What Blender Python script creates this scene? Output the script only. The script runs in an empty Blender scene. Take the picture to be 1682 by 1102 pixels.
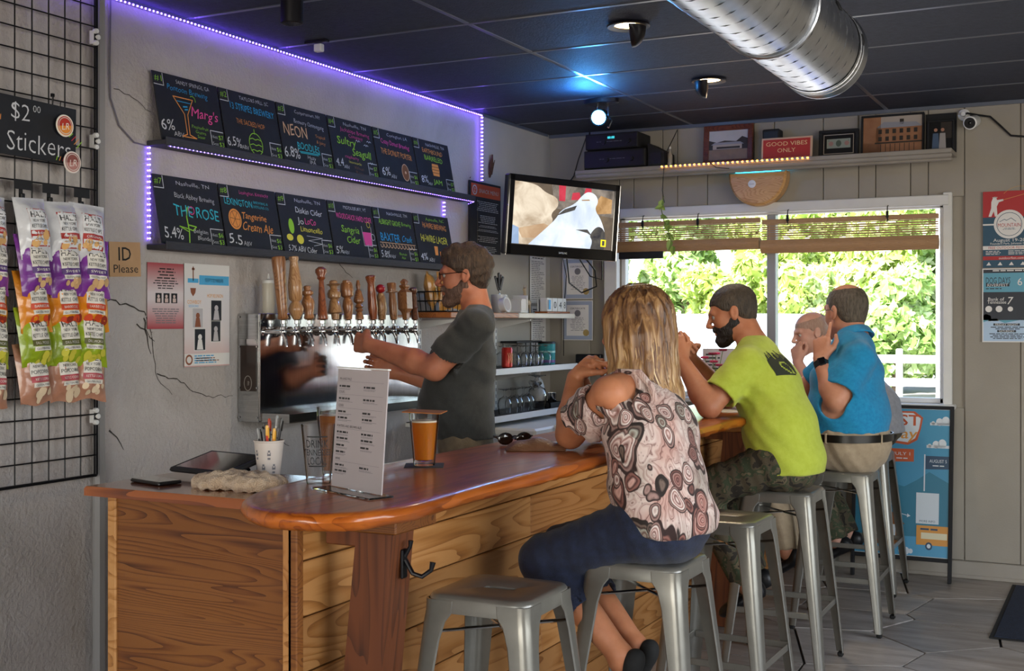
import bpy, math, random
import numpy as np
from mathutils import Matrix, Vector, Euler
from mathutils.bvhtree import BVHTree
random.seed(7); rng = np.random.default_rng(7)
S = bpy.context.scene; C = S.collection; PI = math.pi; R = math.radians

# ---------------------------------------------------------------- camera, world, sun, large lights, exposure
cd = bpy.data.cameras.new('camera'); cam = bpy.data.objects.new('camera', cd); C.objects.link(cam)
cam.location = (0, 0, 1.48); cam.rotation_euler = (PI/2, 0, 0.46923)
cd.sensor_width = 36; cd.lens = 2000/1682*36; cd.shift_y = -23/1682; cd.clip_start = .05; cd.clip_end = 300
S.camera = cam
w = bpy.data.worlds.new('world'); S.world = w; w.use_nodes = True
nt = w.node_tree; bg = nt.nodes['Background']
sky = nt.nodes.new('ShaderNodeTexSky'); sky.sky_type = 'NISHITA'; sky.sun_disc = False
sky.sun_elevation = R(48); sky.sun_rotation = R(200); sky.air_density = 1.0; sky.dust_density = 2.0
nt.links.new(sky.outputs[0], bg.inputs[0]); bg.inputs[1].default_value = .6
def light(kind, name, loc, energy, color=(1, 1, 1), rot=(0, 0, 0), **k):
    l = bpy.data.lights.new(name, kind); l.energy = energy; l.color = color
    for a, b in k.items(): setattr(l, a, b)
    o = bpy.data.objects.new(name, l); C.objects.link(o); o.location = loc; o.rotation_euler = rot
    return o
light('SUN', 'sun', (0, -20, 30), 17, (1, .95, .86), (R(48), 0, R(-22)), angle=R(.6))
# daylight through the shop-front windows behind and to the right of the camera, and through the bar window
light('AREA', 'daylight_front_window', (-.2, -3.9, 1.65), 120, (1, .93, .83), (R(90), 0, 0), shape='RECTANGLE', size=4.6, size_y=1.9)
light('AREA', 'daylight_side_window', (3.0, 2.6, 1.65), 100, (1, .95, .88), (0, R(90), 0), shape='RECTANGLE', size=1.9, size_y=5.0)
pl = light('AREA', 'bar_window_portal', (-1.98, 7.64, 1.6), 1, (1, 1, 1), (R(-90), 0, 0), shape='RECTANGLE', size=2.1, size_y=1.25)
pl.data.cycles.is_portal = True
S.view_settings.view_transform = 'Standard'; S.view_settings.look = 'None'
S.view_settings.exposure = 0.55; S.view_settings.gamma = 1.0; S.view_settings.use_curve_mapping = False
try:
    S.cycles.use_denoising = True; S.cycles.max_bounces = 8; S.cycles.transparent_max_bounces = 12
    S.cycles.sample_clamp_indirect = 4.0; S.cycles.caustics_refractive = False; S.cycles.caustics_reflective = False
except Exception: pass

# ---------------------------------------------------------------- helpers: materials
def srgb(c):
    if isinstance(c, str): c = [int(c[i:i+2], 16)/255 for i in (0, 2, 4)]
    return tuple(x/12.92 if x <= .04045 else ((x+.055)/1.055)**2.4 for x in c) + (1,)
class N:
    def __init__(s, name):
        s.m = bpy.data.materials.new(name); s.m.use_nodes = True; s.t = s.m.node_tree
        s.p = s.t.nodes['Principled BSDF']; s.tc = None
    def n(s, t, **k):
        x = s.t.nodes.new('ShaderNode'+t)
        for a, b in k.items():
            if a in x.inputs: x.inputs[a].default_value = b
            else: setattr(x, a, b)
        return x
    def l(s, a, b): s.t.links.new(a, b)
    def co(s, scale=(1, 1, 1), rnd=False, rot=(0, 0, 0)):
        tc = s.n('TexCoord'); mp = s.n('Mapping'); mp.inputs['Scale'].default_value = scale; mp.inputs['Rotation'].default_value = rot
        s.l(tc.outputs['Object'], mp.inputs[0])
        if rnd:
            oi = s.n('ObjectInfo'); mu = s.n('Math', operation='MULTIPLY'); mu.inputs[1].default_value = 37.0
            s.l(oi.outputs['Random'], mu.inputs[0]); cb = s.n('CombineXYZ')
            for i in range(3): s.l(mu.outputs[0], cb.inputs[i])
            s.l(cb.outputs[0], mp.inputs['Location'])
        return mp.outputs[0]
    def noise(s, v, scale, detail=3, rough=.55, dist=0):
        x = s.n('TexNoise'); x.inputs['Scale'].default_value = scale; x.inputs['Detail'].default_value = detail
        x.inputs['Roughness'].default_value = rough; x.inputs['Distortion'].default_value = dist; s.l(v, x.inputs['Vector']); return x.outputs[0]
    def ramp(s, f, stops, interp='LINEAR'):
        r = s.n('ValToRGB'); e = r.color_ramp; e.interpolation = interp
        while len(e.elements) < len(stops): e.elements.new(.5)
        for el, (p, c) in zip(e.elements, stops): el.position = p; el.color = srgb(c)
        s.l(f, r.inputs[0]); return r.outputs[0]
    def bump(s, h, strength=.3, dist=.01):
        b = s.n('Bump'); b.inputs['Strength'].default_value = strength; b.inputs['Distance'].default_value = dist
        s.l(h, b.inputs['Height']); s.l(b.outputs[0], s.p.inputs['Normal'])
    def set(s, rough=.5, metal=0, coat=0, spec=.5, trans=0, ior=1.45, sheen=0, sss=0):
        p = s.p.inputs; p['Roughness'].default_value = rough; p['Metallic'].default_value = metal
        p['Coat Weight'].default_value = coat; p['Coat Roughness'].default_value = .08; p['Specular IOR Level'].default_value = spec
        p['Transmission Weight'].default_value = trans; p['IOR'].default_value = ior; p['Sheen Weight'].default_value = sheen
        return s
_mc = {}
def mat(name, c1, c2=None, scale=8, rough=.5, metal=0, bump=0, bscale=60, coat=0, stretch=(1, 1, 1), rnd=False, spec=.5, sheen=0):
    if name in _mc: return _mc[name]
    a = N(name); a.set(rough, metal, coat, spec, sheen=sheen); v = a.co(stretch, rnd)
    if c2: a.l(a.ramp(a.noise(v, scale), [(.3, c1), (.7, c2)]), a.p.inputs['Base Color'])
    else: a.p.inputs['Base Color'].default_value = srgb(c1)
    if bump: a.bump(a.noise(v, bscale), bump)
    _mc[name] = a.m; return a.m
def emit(name, c, st=1.0):
    if name in _mc: return _mc[name]
    a = N(name); a.p.inputs['Base Color'].default_value = (0, 0, 0, 1); a.p.inputs['Emission Color'].default_value = srgb(c); a.p.inputs['Emission Strength'].default_value = st
    _mc[name] = a.m; return a.m
def thin(name, c='FFFFFF', refl=.5, mixg=.12):
    # thin drinking-glass wall: mostly straight-through, fresnel reflection, a little true refraction
    a = N(name); tr = a.n('BsdfTransparent'); tr.inputs[0].default_value = srgb(c); gl = a.n('BsdfGlossy'); gl.inputs['Roughness'].default_value = .02
    fr = a.n('LayerWeight'); fr.inputs[0].default_value = refl*.45; m1 = a.n('MixShader'); a.l(fr.outputs['Fresnel'], m1.inputs[0]); a.l(tr.outputs[0], m1.inputs[1]); a.l(gl.outputs[0], m1.inputs[2])
    gs = a.n('BsdfGlass'); gs.inputs['IOR'].default_value = 1.3; m2 = a.n('MixShader'); m2.inputs[0].default_value = mixg; a.l(m1.outputs[0], m2.inputs[1]); a.l(gs.outputs[0], m2.inputs[2])
    a.l(m2.outputs[0], a.t.nodes['Material Output'].inputs[0]); _mc[name] = a.m; return a.m
def glass(name, c='FFFFFF', rough=0.0, ior=1.45):
    if name in _mc: return _mc[name]
    a = N(name); a.set(rough, 0, trans=1, ior=ior); a.p.inputs['Base Color'].default_value = srgb(c); _mc[name] = a.m; return a.m
def wood(name, cs, grain=(1.2, 14, 14), rough=.45, coat=0, bump=.15, rings=5, dist=3.0, knots=True, rnd=True):
    """cs: light, mid, dark.  grain: low scale along the fibre"""
    a = N(name); a.set(rough, 0, coat); v = a.co(grain, rnd)
    # growth rings: contour lines of a noise field stretched along the fibre
    ct = a.n('Math', operation='MULTIPLY'); a.l(a.noise(v, 1.0, 2, .45, .15), ct.inputs[0]); ct.inputs[1].default_value = rings*6.0
    pg = a.n('Math', operation='FRACT'); a.l(ct.outputs[0], pg.inputs[0])
    hi = [g*2.2 if g < 2 else g*12 for g in grain]
    fine = a.noise(a.co(hi, rnd), 1.0, 4)
    mx = a.n('Math', operation='MULTIPLY_ADD'); a.l(fine, mx.inputs[0]); mx.inputs[1].default_value = .9; a.l(pg.outputs[0], mx.inputs[2])
    sub = a.n('Math', operation='MULTIPLY'); a.l(mx.outputs[0], sub.inputs[0]); sub.inputs[1].default_value = .55
    col = a.ramp(sub.outputs[0], [(.12, cs[0]), (.5, cs[0]), (.72, cs[1]), (.88, cs[2]), (.97, cs[0])])
    big = a.noise(a.co((grain[0]*.8, grain[1]*.15, grain[2]*.15), rnd), 1.3, 2)
    mixb = a.n('Mix', data_type='RGBA', blend_type='MULTIPLY'); mixb.inputs[0].default_value = .55
    a.l(col, mixb.inputs[6]); a.l(a.ramp(big, [(.3, 'B89878'), (.7, 'FFFFFF')]), mixb.inputs[7])
    out = mixb.outputs[2]
    if knots:
        vo = a.n('TexVoronoi'); a.l(a.co((grain[0]*1.5, grain[1]*.45, grain[2]*.45), rnd), vo.inputs['Vector']); vo.inputs['Scale'].default_value = 1.0
        k = a.n('Mix', data_type='RGBA', blend_type='MULTIPLY'); k.inputs[0].default_value = 1
        a.l(out, k.inputs[6]); a.l(a.ramp(vo.outputs['Distance'], [(.03, '3A2010'), (.075, 'A07850'), (.12, 'FFFFFF')]), k.inputs[7]); out = k.outputs[2]
    oi = a.n('ObjectInfo'); hv = a.n('HueSaturation'); mr = a.n('MapRange'); a.l(oi.outputs['Random'], mr.inputs[0]); mr.inputs[3].default_value = .82; mr.inputs[4].default_value = 1.12
    a.l(mr.outputs[0], hv.inputs['Value']); a.l(out, hv.inputs['Color'])
    a.l(hv.outputs[0], a.p.inputs['Base Color'])
    if bump: a.bump(sub.outputs[0], bump, .004)
    _mc[name] = a.m; return a.m

# ---------------------------------------------------------------- helpers: meshes
class B:
    def __init__(s): s.v = []; s.f = []; s.mi = []; s.M = None
    def add(s, vs, fs, mi=0, M=None):
        o = len(s.v); M = M if M is not None else s.M
        if M is not None: vs = [tuple(M @ Vector(p)) for p in vs]
        s.v += [tuple(p) for p in vs]; s.f += [tuple(i+o for i in f) for f in fs]; s.mi += [mi]*len(fs); return s
    def box(s, c, d, bev=0, mi=0, M=None):
        hx, hy, hz = d[0]/2, d[1]/2, d[2]/2; cx, cy, cz = c
        if not bev:
            vs = [(cx+a*hx, cy+b*hy, cz+e*hz) for a in (-1, 1) for b in (-1, 1) for e in (-1, 1)]
            return s.add(vs, [(0, 1, 3, 2), (4, 6, 7, 5), (0, 4, 5, 1), (2, 3, 7, 6), (0, 2, 6, 4), (1, 5, 7, 3)], mi, M)
        b = min(bev, hx*.9, hy*.9, hz*.9); vs = []; ix = {}
        for sx in (-1, 1):
            for sy in (-1, 1):
                for sz in (-1, 1):
                    for k in range(3):
                        q = [hx-b, hy-b, hz-b]; q[k] += b
                        ix[sx, sy, sz, k] = len(vs); vs.append((cx+sx*q[0], cy+sy*q[1], cz+sz*q[2]))
        fs = []; g = lambda a, k: ix[a[0], a[1], a[2], k]
        for k in range(3):
            i, j = (k+1) % 3, (k+2) % 3
            for sg in (-1, 1):
                q = []
                for (p, r) in ((-1, -1), (1, -1), (1, 1), (-1, 1)):
                    a = [0, 0, 0]; a[k] = sg; a[i] = p; a[j] = r; q.append(g(a, k))
                fs.append(q if sg > 0 else q[::-1])
            for p in (-1, 1):
                for r in (-1, 1):
                    a = [0, 0, 0]; a[i] = p; a[j] = r; a[k] = -1; e = a[:]; e[k] = 1
                    q = [g(a, i), g(e, i), g(e, j), g(a, j)]; fs.append(q if p*r < 0 else q[::-1])
        for sx in (-1, 1):
            for sy in (-1, 1):
                for sz in (-1, 1):
                    q = [ix[sx, sy, sz, k] for k in range(3)]; fs.append(q if sx*sy*sz > 0 else q[::-1])
        return s.add(vs, fs, mi, M)
    def tube(s, pts, r, n=8, mi=0, cap=True, M=None, closed=False):
        P = [Vector(p) for p in pts]; L = len(P); rs = r if hasattr(r, '__len__') else [r]*L
        vs = []; up = None
        for i, p in enumerate(P):
            d = (P[(i+1) % L]-P[i-1]) if closed else (P[min(i+1, L-1)]-P[max(i-1, 0)])
            d.normalize()
            if up is None: up = Vector((0, 0, 1)) if abs(d.z) < .9 else Vector((1, 0, 0))
            x = d.cross(up)
            if x.length < 1e-6: x = d.orthogonal()
            x.normalize(); y = x.cross(d).normalized(); up = y
            for k in range(n):
                t = 2*PI*k/n; vs.append(p + (x*math.cos(t)+y*math.sin(t))*rs[i])
        fs = []
        for i in range(L if closed else L-1):
            a, b = i*n, ((i+1) % L)*n
            for k in range(n): fs.append((a+k, a+(k+1) % n, b+(k+1) % n, b+k))
        if cap and not closed: fs += [tuple(range(n))[::-1], tuple(range((L-1)*n, L*n))]
        return s.add(vs, fs, mi, M)
    def lathe(s, prof, n=24, c=(0, 0, 0), mi=0, M=None, capb=True, capt=True, sx=1, sy=1):
        vs = []; fs = []
        for r, z in prof:
            for k in range(n): t = 2*PI*k/n; vs.append((c[0]+r*sx*math.cos(t), c[1]+r*sy*math.sin(t), c[2]+z))
        for i in range(len(prof)-1):
            for k in range(n): fs.append((i*n+k, i*n+(k+1) % n, (i+1)*n+(k+1) % n, (i+1)*n+k))
        if capb: fs.append(tuple(range(n))[::-1])
        if capt: fs.append(tuple(range((len(prof)-1)*n, len(prof)*n)))
        return s.add(vs, fs, mi, M)
    def prism(s, poly, z0, z1, mi=0, M=None, bev=0):
        n = len(poly); area = sum(poly[i][0]*poly[(i+1) % n][1]-poly[(i+1) % n][0]*poly[i][1] for i in range(n))
        if area < 0: poly = poly[::-1]
        if bev:
            cx = sum(p[0] for p in poly)/n; cy = sum(p[1] for p in poly)/n
            ins = []
            for p in poly:
                dx, dy = p[0]-cx, p[1]-cy; L = math.hypot(dx, dy) or 1; ins.append((p[0]-dx/L*bev, p[1]-dy/L*bev))
            rings = [(poly, z0), (poly, z1-bev), (ins, z1)]
        else: rings = [(poly, z0), (poly, z1)]
        vs = [(p[0], p[1], z) for q, z in rings for p in q]; fs = []
        for r in range(len(rings)-1):
            for i in range(n): fs.append((r*n+i, r*n+(i+1) % n, (r+1)*n+(i+1) % n, (r+1)*n+i))
        fs += [tuple(range(n))[::-1], tuple(range((len(rings)-1)*n, len(rings)*n))]
        return s.add(vs, fs, mi, M)
    def ball(s, c, r, n=12, mi=0, M=None):
        r = r if hasattr(r, '__len__') else (r, r, r); m = max(4, n//2+1)
        vs = [(c[0], c[1], c[2]-r[2])]; fs = []
        for i in range(1, m):
            a = -PI/2+PI*i/m
            for k in range(n): t = 2*PI*k/n; vs.append((c[0]+r[0]*math.cos(a)*math.cos(t), c[1]+r[1]*math.cos(a)*math.sin(t), c[2]+r[2]*math.sin(a)))
        vs.append((c[0], c[1], c[2]+r[2])); e = len(vs)-1
        for k in range(n): fs.append((0, 1+(k+1) % n, 1+k)); fs.append((e, 1+(m-2)*n+k, 1+(m-2)*n+(k+1) % n))
        for i in range(m-2):
            for k in range(n): a = 1+i*n; fs.append((a+k, a+(k+1) % n, a+n+(k+1) % n, a+n+k))
        return s.add(vs, fs, mi, M)
    def obj(s, name, mats, parent=None, loc=None, rot=None, M=None, smooth=35):
        me = bpy.data.meshes.new(name); me.from_pydata(s.v, [], s.f)
        for m in (mats if isinstance(mats, (list, tuple)) else [mats]): me.materials.append(m)
        if any(s.mi): me.polygons.foreach_set('material_index', s.mi)
        if smooth:
            me.polygons.foreach_set('use_smooth', [True]*len(me.polygons)); me.set_sharp_from_angle(angle=R(smooth))
        o = bpy.data.objects.new(name, me); C.objects.link(o); put(o, parent, loc, rot, M); return o
def put(o, parent=None, loc=None, rot=None, M=None):
    if parent is not None: o.parent = parent
    if M is not None: o.matrix_basis = M
    if loc is not None: o.location = loc
    if rot is not None: o.rotation_euler = rot
def tag(o, label=None, cat=None, group=None, kind=None):
    for k, v in (('label', label), ('category', cat), ('group', group), ('kind', kind)):
        if v: o[k] = v
    return o
def thing(name, label, cat, loc=(0, 0, 0), rot=None, M=None, group=None):
    o = bpy.data.objects.new(name, None); C.objects.link(o); o.empty_display_size = .05
    if M is not None: o.matrix_basis = M
    else:
        o.location = loc
        if rot is not None: o.rotation_euler = (0, 0, rot) if not hasattr(rot, '__len__') else rot
    return tag(o, label, cat, group)
def dup(o, parent=None, loc=None, rot=None, label=None, M=None):
    c = o.copy(); C.objects.link(c)
    if parent is not None: c.parent = parent
    if M is not None: c.matrix_basis = M
    if loc is not None: c.location = loc
    if rot is not None: c.rotation_euler = (0, 0, rot) if not hasattr(rot, '__len__') else rot
    if label: c['label'] = label
    for ch in list(o.children): dup(ch, c)
    return c
def XF(x, y, z, o): # frame from three axes and an origin
    return Matrix(((x[0], y[0], z[0], o[0]), (x[1], y[1], z[1], o[1]), (x[2], y[2], z[2], o[2]), (0, 0, 0, 1)))
def onleft(y, z, x=-3.5, lean=0, roll=0): # u -> +Y, v -> up, normal -> +X
    return XF((0, 1, 0), (0, 0, 1), (1, 0, 0), (x, y, z)) @ Matrix.Rotation(-lean, 4, 'X') @ Matrix.Rotation(roll, 4, 'Z')
def onback(x, z, y=7.46, lean=0, roll=0): # u -> +X, v -> up, normal -> -Y
    return XF((1, 0, 0), (0, 0, 1), (0, -1, 0), (x, y, z)) @ Matrix.Rotation(-lean, 4, 'X') @ Matrix.Rotation(roll, 4, 'Z')
_tc = {}
def glyphs(s, off=0):
    if (s, off) not in _tc:
        cu = bpy.data.curves.new('t', 'FONT'); cu.body = s; cu.resolution_u = 2; cu.offset = off
        o = bpy.data.objects.new('t', cu); m = bpy.data.meshes.new_from_object(o)
        _tc[s, off] = ([tuple(v.co[:2]) for v in m.vertices], [tuple(p.vertices) for p in m.polygons])
        bpy.data.objects.remove(o); bpy.data.meshes.remove(m); bpy.data.curves.remove(cu)
    return _tc[s, off]
class Pr(B): # flat print in the u,v plane at height n
    def __init__(s, n=.0012): super().__init__(); s.n = n; s.q = 0
    def up(s, d=.0003): s.n += d; return s
    def obj(s, name, *a, **k): # many tiny strokes: one part of kind stuff
        o = super().obj(name, *a, **k)
        if name in ('chalk_lettering', 'print', 'printed_text', 'board_print'): o['kind'] = 'stuff'
        return o
    def text(s, t, u, v, size, mi=0, al='c', w=None, shear=0, rot=0, off=0, jit=0):
        vs, fs = glyphs(t, off)
        if not vs: return s
        x0 = min(p[0] for p in vs); x1 = max(p[0] for p in vs); k = size
        kx = k if w is None else min(k*1.6, w/(x1-x0))
        a = {'c': (x0+x1)/2, 'l': x0, 'r': x1}[al]; s.q += 1; c, sn = math.cos(rot), math.sin(rot)
        o = []
        for x, y in vs:
            X = (x-a)*kx+shear*y*k; Y = (y-.36)*k + jit*k*math.sin(x*5+s.q)
            o.append((u+X*c-Y*sn, v+X*sn+Y*c, s.n))
        return s.add(o, fs, mi)
    def rect(s, u0, v0, u1, v1, mi=0): return s.add([(u0, v0, s.n), (u1, v0, s.n), (u1, v1, s.n), (u0, v1, s.n)], [(0, 1, 2, 3)], mi)
    def poly(s, pts, mi=0):
        n = len(pts)
        if sum(pts[i][0]*pts[(i+1) % n][1]-pts[(i+1) % n][0]*pts[i][1] for i in range(n)) < 0: pts = pts[::-1]
        return s.add([(p[0], p[1], s.n) for p in pts], [tuple(range(len(pts)))], mi)
    def disc(s, u, v, r, mi=0, n=24, ry=None): return s.poly([(u+r*math.cos(2*PI*k/n), v+(ry or r)*math.sin(2*PI*k/n)) for k in range(n)], mi)
    def line(s, pts, w, mi=0, closed=False):
        pts = list(pts)+([pts[0]] if closed else [])
        for (x0, y0), (x1, y1) in zip(pts, pts[1:]):
            dx, dy = x1-x0, y1-y0; L = math.hypot(dx, dy) or 1; nx, ny = -dy/L*w/2, dx/L*w/2; ex, ey = dx/L*w*.3, dy/L*w*.3
            s.add([(x0-ex-nx, y0-ey-ny, s.n), (x1+ex-nx, y1+ey-ny, s.n), (x1+ex+nx, y1+ey+ny, s.n), (x0-ex+nx, y0-ey+ny, s.n)], [(0, 1, 2, 3)], mi)
        return s
    def ring(s, u, v, r, w, mi=0, n=24, ry=None, a0=0, a1=2*PI):
        return s.line([(u+r*math.cos(a0+(a1-a0)*k/n), v+(ry or r)*math.sin(a0+(a1-a0)*k/n)) for k in range(n+1)], w, mi)
    def lines(s, u0, v0, u1, v1, rows, mi=0, fill=.45, seed=1, al='l'): # rows of tiny illegible print
        r = random.Random(seed); h = (v1-v0)/rows
        for i in range(rows):
            y = v1-h*(i+.5); u = u0; lim = u0+(u1-u0)*r.uniform(.6, 1); sh = (u1-lim)/2 if al == 'c' else 0
            while u < lim-.002:
                wl = min(lim-u, h*r.uniform(1.2, 4)); s.rect(u+sh, y-h*fill/2, u+sh+wl, y+h*fill/2, mi); u += wl+h*.5
        return s
# ---------------------------------------------------------------- materials
def plaster(name, a_, b_, c_):
    a = N(name); a.set(.85, spec=.25); v = a.co()
    col = a.ramp(a.noise(v, 1.6, 6, .6, .6), [(.3, a_), (.52, b_), (.72, c_)])
    a.l(col, a.p.inputs['Base Color'])
    ad = a.n('Math', operation='MULTIPLY_ADD'); a.l(a.noise(v, 5, 5, .6, .8), ad.inputs[0]); ad.inputs[1].default_value = 2.2; a.l(a.noise(v, 60, 4), ad.inputs[2])
    a.bump(ad.outputs[0], .5, .012); _mc[name] = a.m; return a.m
M_plaster = plaster('old plaster', 'A8A19C', 'B7B1AE', 'B8ACA6')
M_dry = mat('painted drywall', 'A9A49B', 'B3AEA5', 3, .8, bump=.12, bscale=90)
M_panel = mat('greige wall panelling', '8D867B', '979084', 2.5, .6, bump=.08, bscale=120, rnd=True)
M_trimw = mat('white painted wood', 'C9C8C4', 'D2D1CD', 5, .4)
M_base = mat('greige baseboard', '8C857B', '958E84', 5, .5)
M_tile = mat('charcoal ceiling tile', '2E3240', '383E4E', 30, .7, bump=.35, bscale=110, rnd=True)
M_tee = mat('dark ceiling grid', '565C68', None, 8, .28, spec=.8)
M_black = mat('black plastic', '101012', '17171A', 20, .4)
M_blackmat = mat('matte black', '121214', '1A1A1D', 20, .75)
M_blkmetal = mat('black wire', '0E0E12', None, 8, .35, .3)
M_chrome = mat('chrome', 'D5D5D5', None, 8, .1, 1)
def brushed(name, c, rough, streak=(2, 60, 60), bump=.03):
    a = N(name); a.set(rough, 1); n_ = a.noise(a.co(streak), 3, 4)
    a.l(a.ramp(n_, [(.3, c), (.7, tuple(min(1, int(c[i:i+2], 16)/255*1.12) for i in (0, 2, 4)))]), a.p.inputs['Base Color']); a.bump(n_, bump, .002); _mc[name] = a.m; return a.m
M_steel = brushed('brushed stainless', 'B4B5B5', .16)
M_galv = brushed('galvanised duct metal', 'BFC2C6', .3, (5, 5, 1.2), .02)
M_gun = mat('silver-grey stool paint', '74726B', '7C7A73', 18, .3, .45, coat=.35)
M_white = mat('white plastic', 'D8D8D6', None, 8, .4)
M_paper = mat('white paper', 'D9D6D2', 'E0DDD9', 4, .7)
M_ink = mat('black ink', '1A1A1C', None, 8, .7)
M_inkg = mat('grey ink', '77757A', None, 8, .7)
M_rubber = mat('black rubber', '151515', None, 8, .8)
M_glass = thin('clear glass', 'FFFFFF', .24, .10); M_beer = None
M_purple = emit('purple LED', '7450FF', 34); M_orangeled = emit('amber LED', 'FFA030', 14)
# ---------------------------------------------------------------- the room
def struct(name, b, m, **k): return tag(b.obj(name, m, **k), kind='structure')
ZC = 2.74
wl = struct('wall_left', B().box((-3.56, 1.23, 1.35), (.12, 10.46, 2.9)), M_plaster)
tag(B().box((-3.508, 6.965, 1.37), (.03, .99, 2.74)).obj('drywall_panel', M_dry, wl))
# cracks in the plaster: broken, recessed-looking ridges of lifted plaster along real polylines
M_crack = mat('crack shadow', '3F3A36', None, 8, .95)
def crack(pts, w0):
    r = random.Random(len(pts)*7+int(pts[0][0]*100)); P = []
    for (a, b_) in zip(pts, pts[1:]):
        n_ = max(2, int(math.dist(a, b_)/.022))
        for i in range(n_):
            t = i/n_; P.append((a[0]+(b_[0]-a[0])*t+r.uniform(-.006, .006), a[1]+(b_[1]-a[1])*t+r.uniform(-.006, .006)))
    P.append(pts[-1]); L = len(P); g = B()
    for i in range(L-1):
        (y0, z0), (y1, z1) = P[i], P[i+1]; d = math.dist(P[i], P[i+1]) or 1; ny, nz = -(z1-z0)/d, (y1-y0)/d
        wa = w0*(1-i/L)*r.uniform(.4, 1.1)+.0008; wb = w0*(1-(i+1)/L)+.0008
        g.add([(-3.4985, y0-ny*wa, z0-nz*wa), (-3.4985, y1-ny*wb, z1-nz*wb), (-3.4985, y1+ny*wb, z1+nz*wb), (-3.4985, y0+ny*wa, z0+nz*wa)], [(0, 1, 2, 3)])
        if i % 3 == 0: # a lifted flake beside the crack
            s_ = r.uniform(.006, .014); g.add([(-3.4995, y0+.004, z0), (-3.4955, y0+s_, z0+s_*.4), (-3.4995, y0+s_*1.2, z0+s_), (-3.4995, y0+.004, z0+s_)], [(0, 1, 2, 3)], 1)
    return g.obj('plaster_crack', [M_crack, M_plaster], wl)
for p, w_ in (([(3.46, 1.565), (3.56, 1.545), (3.66, 1.52), (3.70, 1.43), (3.71, 1.33), (3.74, 1.25), (3.82, 1.18)], .0028),
              ([(3.73, 1.27), (3.85, 1.24), (3.95, 1.19), (4.05, 1.16), (4.20, 1.155)], .0022),
              ([(3.66, 1.50), (3.68, 1.40), (3.70, 1.35)], .004), ([(3.62, 1.47), (3.67, 1.44), (3.72, 1.40)], .0025),
              ([(3.47, 1.06), (3.52, 1.03), (3.55, .98)], .003), ([(4.35, 1.78), (4.55, 1.77), (4.75, 1.775), (4.9, 1.77)], .002),
              ([(5.0, 1.77), (5.06, 1.72), (5.12, 1.70)], .0015), ([(3.5, 2.38), (3.6, 2.36), (3.7, 2.32)], .0012), ([(4.4, 1.0), (4.5, .95), (4.6, .9)], .004)): crack(p, w_)
# window wall with the opening X -2.99..-.96, Z 1.0..2.17
WX0, WX1, WZ0, WZ1 = -2.99, -.96, 1.0, 2.175
g = B(); Yb = 7.46
for x0, x1, z0, z1 in ((-3.6, WX0, 0, 2.85), (WX1, 3.1, 0, 2.85), (WX0, WX1, 0, WZ0), (WX0, WX1, WZ1, 2.85)):
    g.box(((x0+x1)/2, Yb+.09, (z0+z1)/2), (x1-x0, .14, z1-z0))
wb = struct('wall_back', g, M_panel)
xs = [-3.5]; pat = [.30, .21, .10, .20, .10, .20, .30, .13]; i = 0
while xs[-1] < 3.0: xs.append(xs[-1]+pat[i % 8]); i += 1
for x0, x1 in zip(xs, xs[1:]): # grooved panelling, board by board
    segs = [(.10, ZC)]
    if x1 > WX0-.09 and x0 < WX1+.06:
        segs = [(.10, WZ0-.02), (WZ1+.03, ZC)]
    for z0, z1 in segs:
        a0, a1 = x0+.002, x1-.002
        if len(segs) == 2 or x1 <= WX0-.09 or x0 >= WX1+.06: tag(B().box(((a0+a1)/2, Yb+.008, (z0+z1)/2), (a1-a0, .022, z1-z0), .003).obj('wall_panel', M_panel, wb))
struct('baseboard_back', B().box((-.2, 7.444, .05), (6.6, .02, .10), .004).box((-.2, 7.436, .012), (6.6, .016, .024), .004), M_base)
# remaining walls, with shop-front openings behind and to the right of the camera
def wall_open(name, along, fixed, a0, a1, o0, o1, z0, z1, th, m):
    g = B()
    for p, q, u, v in ((a0, o0, 0, 2.85), (o1, a1, 0, 2.85), (o0, o1, 0, z0), (o0, o1, z1, 2.85)):
        c = ((p+q)/2, fixed, (u+v)/2); d = (q-p, th, v-u)
        if along == 'Y': c = (c[1], c[0], c[2]); d = (d[1], d[0], d[2])
        g.box(c, d)
    return struct(name, g, m)
wall_open('wall_front', 'X', -4.06, -3.6, 3.2, -2.5, 2.1, .7, 2.6, .12, M_dry)
wall_open('wall_right', 'Y', 3.16, -4.1, 7.6, .1, 5.1, .7, 2.6, .12, M_dry)
# floor: irregular flagstones on a dark bed
M_grout = mat('dark grout', '2E2B29', '3A3633', 30, .9, bump=.3)
fl = struct('floor', B().box((-.25, 1.7, -.065), (6.7, 11.6, .1)), M_grout)
a = N('flagstone'); a.set(.36, spec=.5); v = a.co((1, 1, 1), True)
oi = a.n('ObjectInfo'); c1 = a.ramp(oi.outputs['Random'], [(0, 'A09A94'), (.3, 'C2BDB8'), (.55, 'AAA8A6'), (.8, 'BCB6AE'), (1, '97938F')])
c2 = a.ramp(a.noise(a.co((1, 5, 1), True), 3, 5, .6, .5), [(.3, 'B0A8A0'), (.7, 'FFFFFF')]); mx = a.n('Mix', data_type='RGBA', blend_type='MULTIPLY'); mx.inputs[0].default_value = .9
a.l(c1, mx.inputs[6]); a.l(c2, mx.inputs[7]); a.l(mx.outputs[2], a.p.inputs['Base Color']); a.bump(a.noise(v, 9, 6, .6), .35, .01); M_stone = a.m
pts = []
ny = 0; y = -3.9
while y < 7.5:
    x = -3.4+(ny % 2)*.3
    while x < 3.2: pts.append((x+random.uniform(-.24, .24), y+random.uniform(-.2, .2))); x += .66
    y += .5; ny += 1
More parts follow.
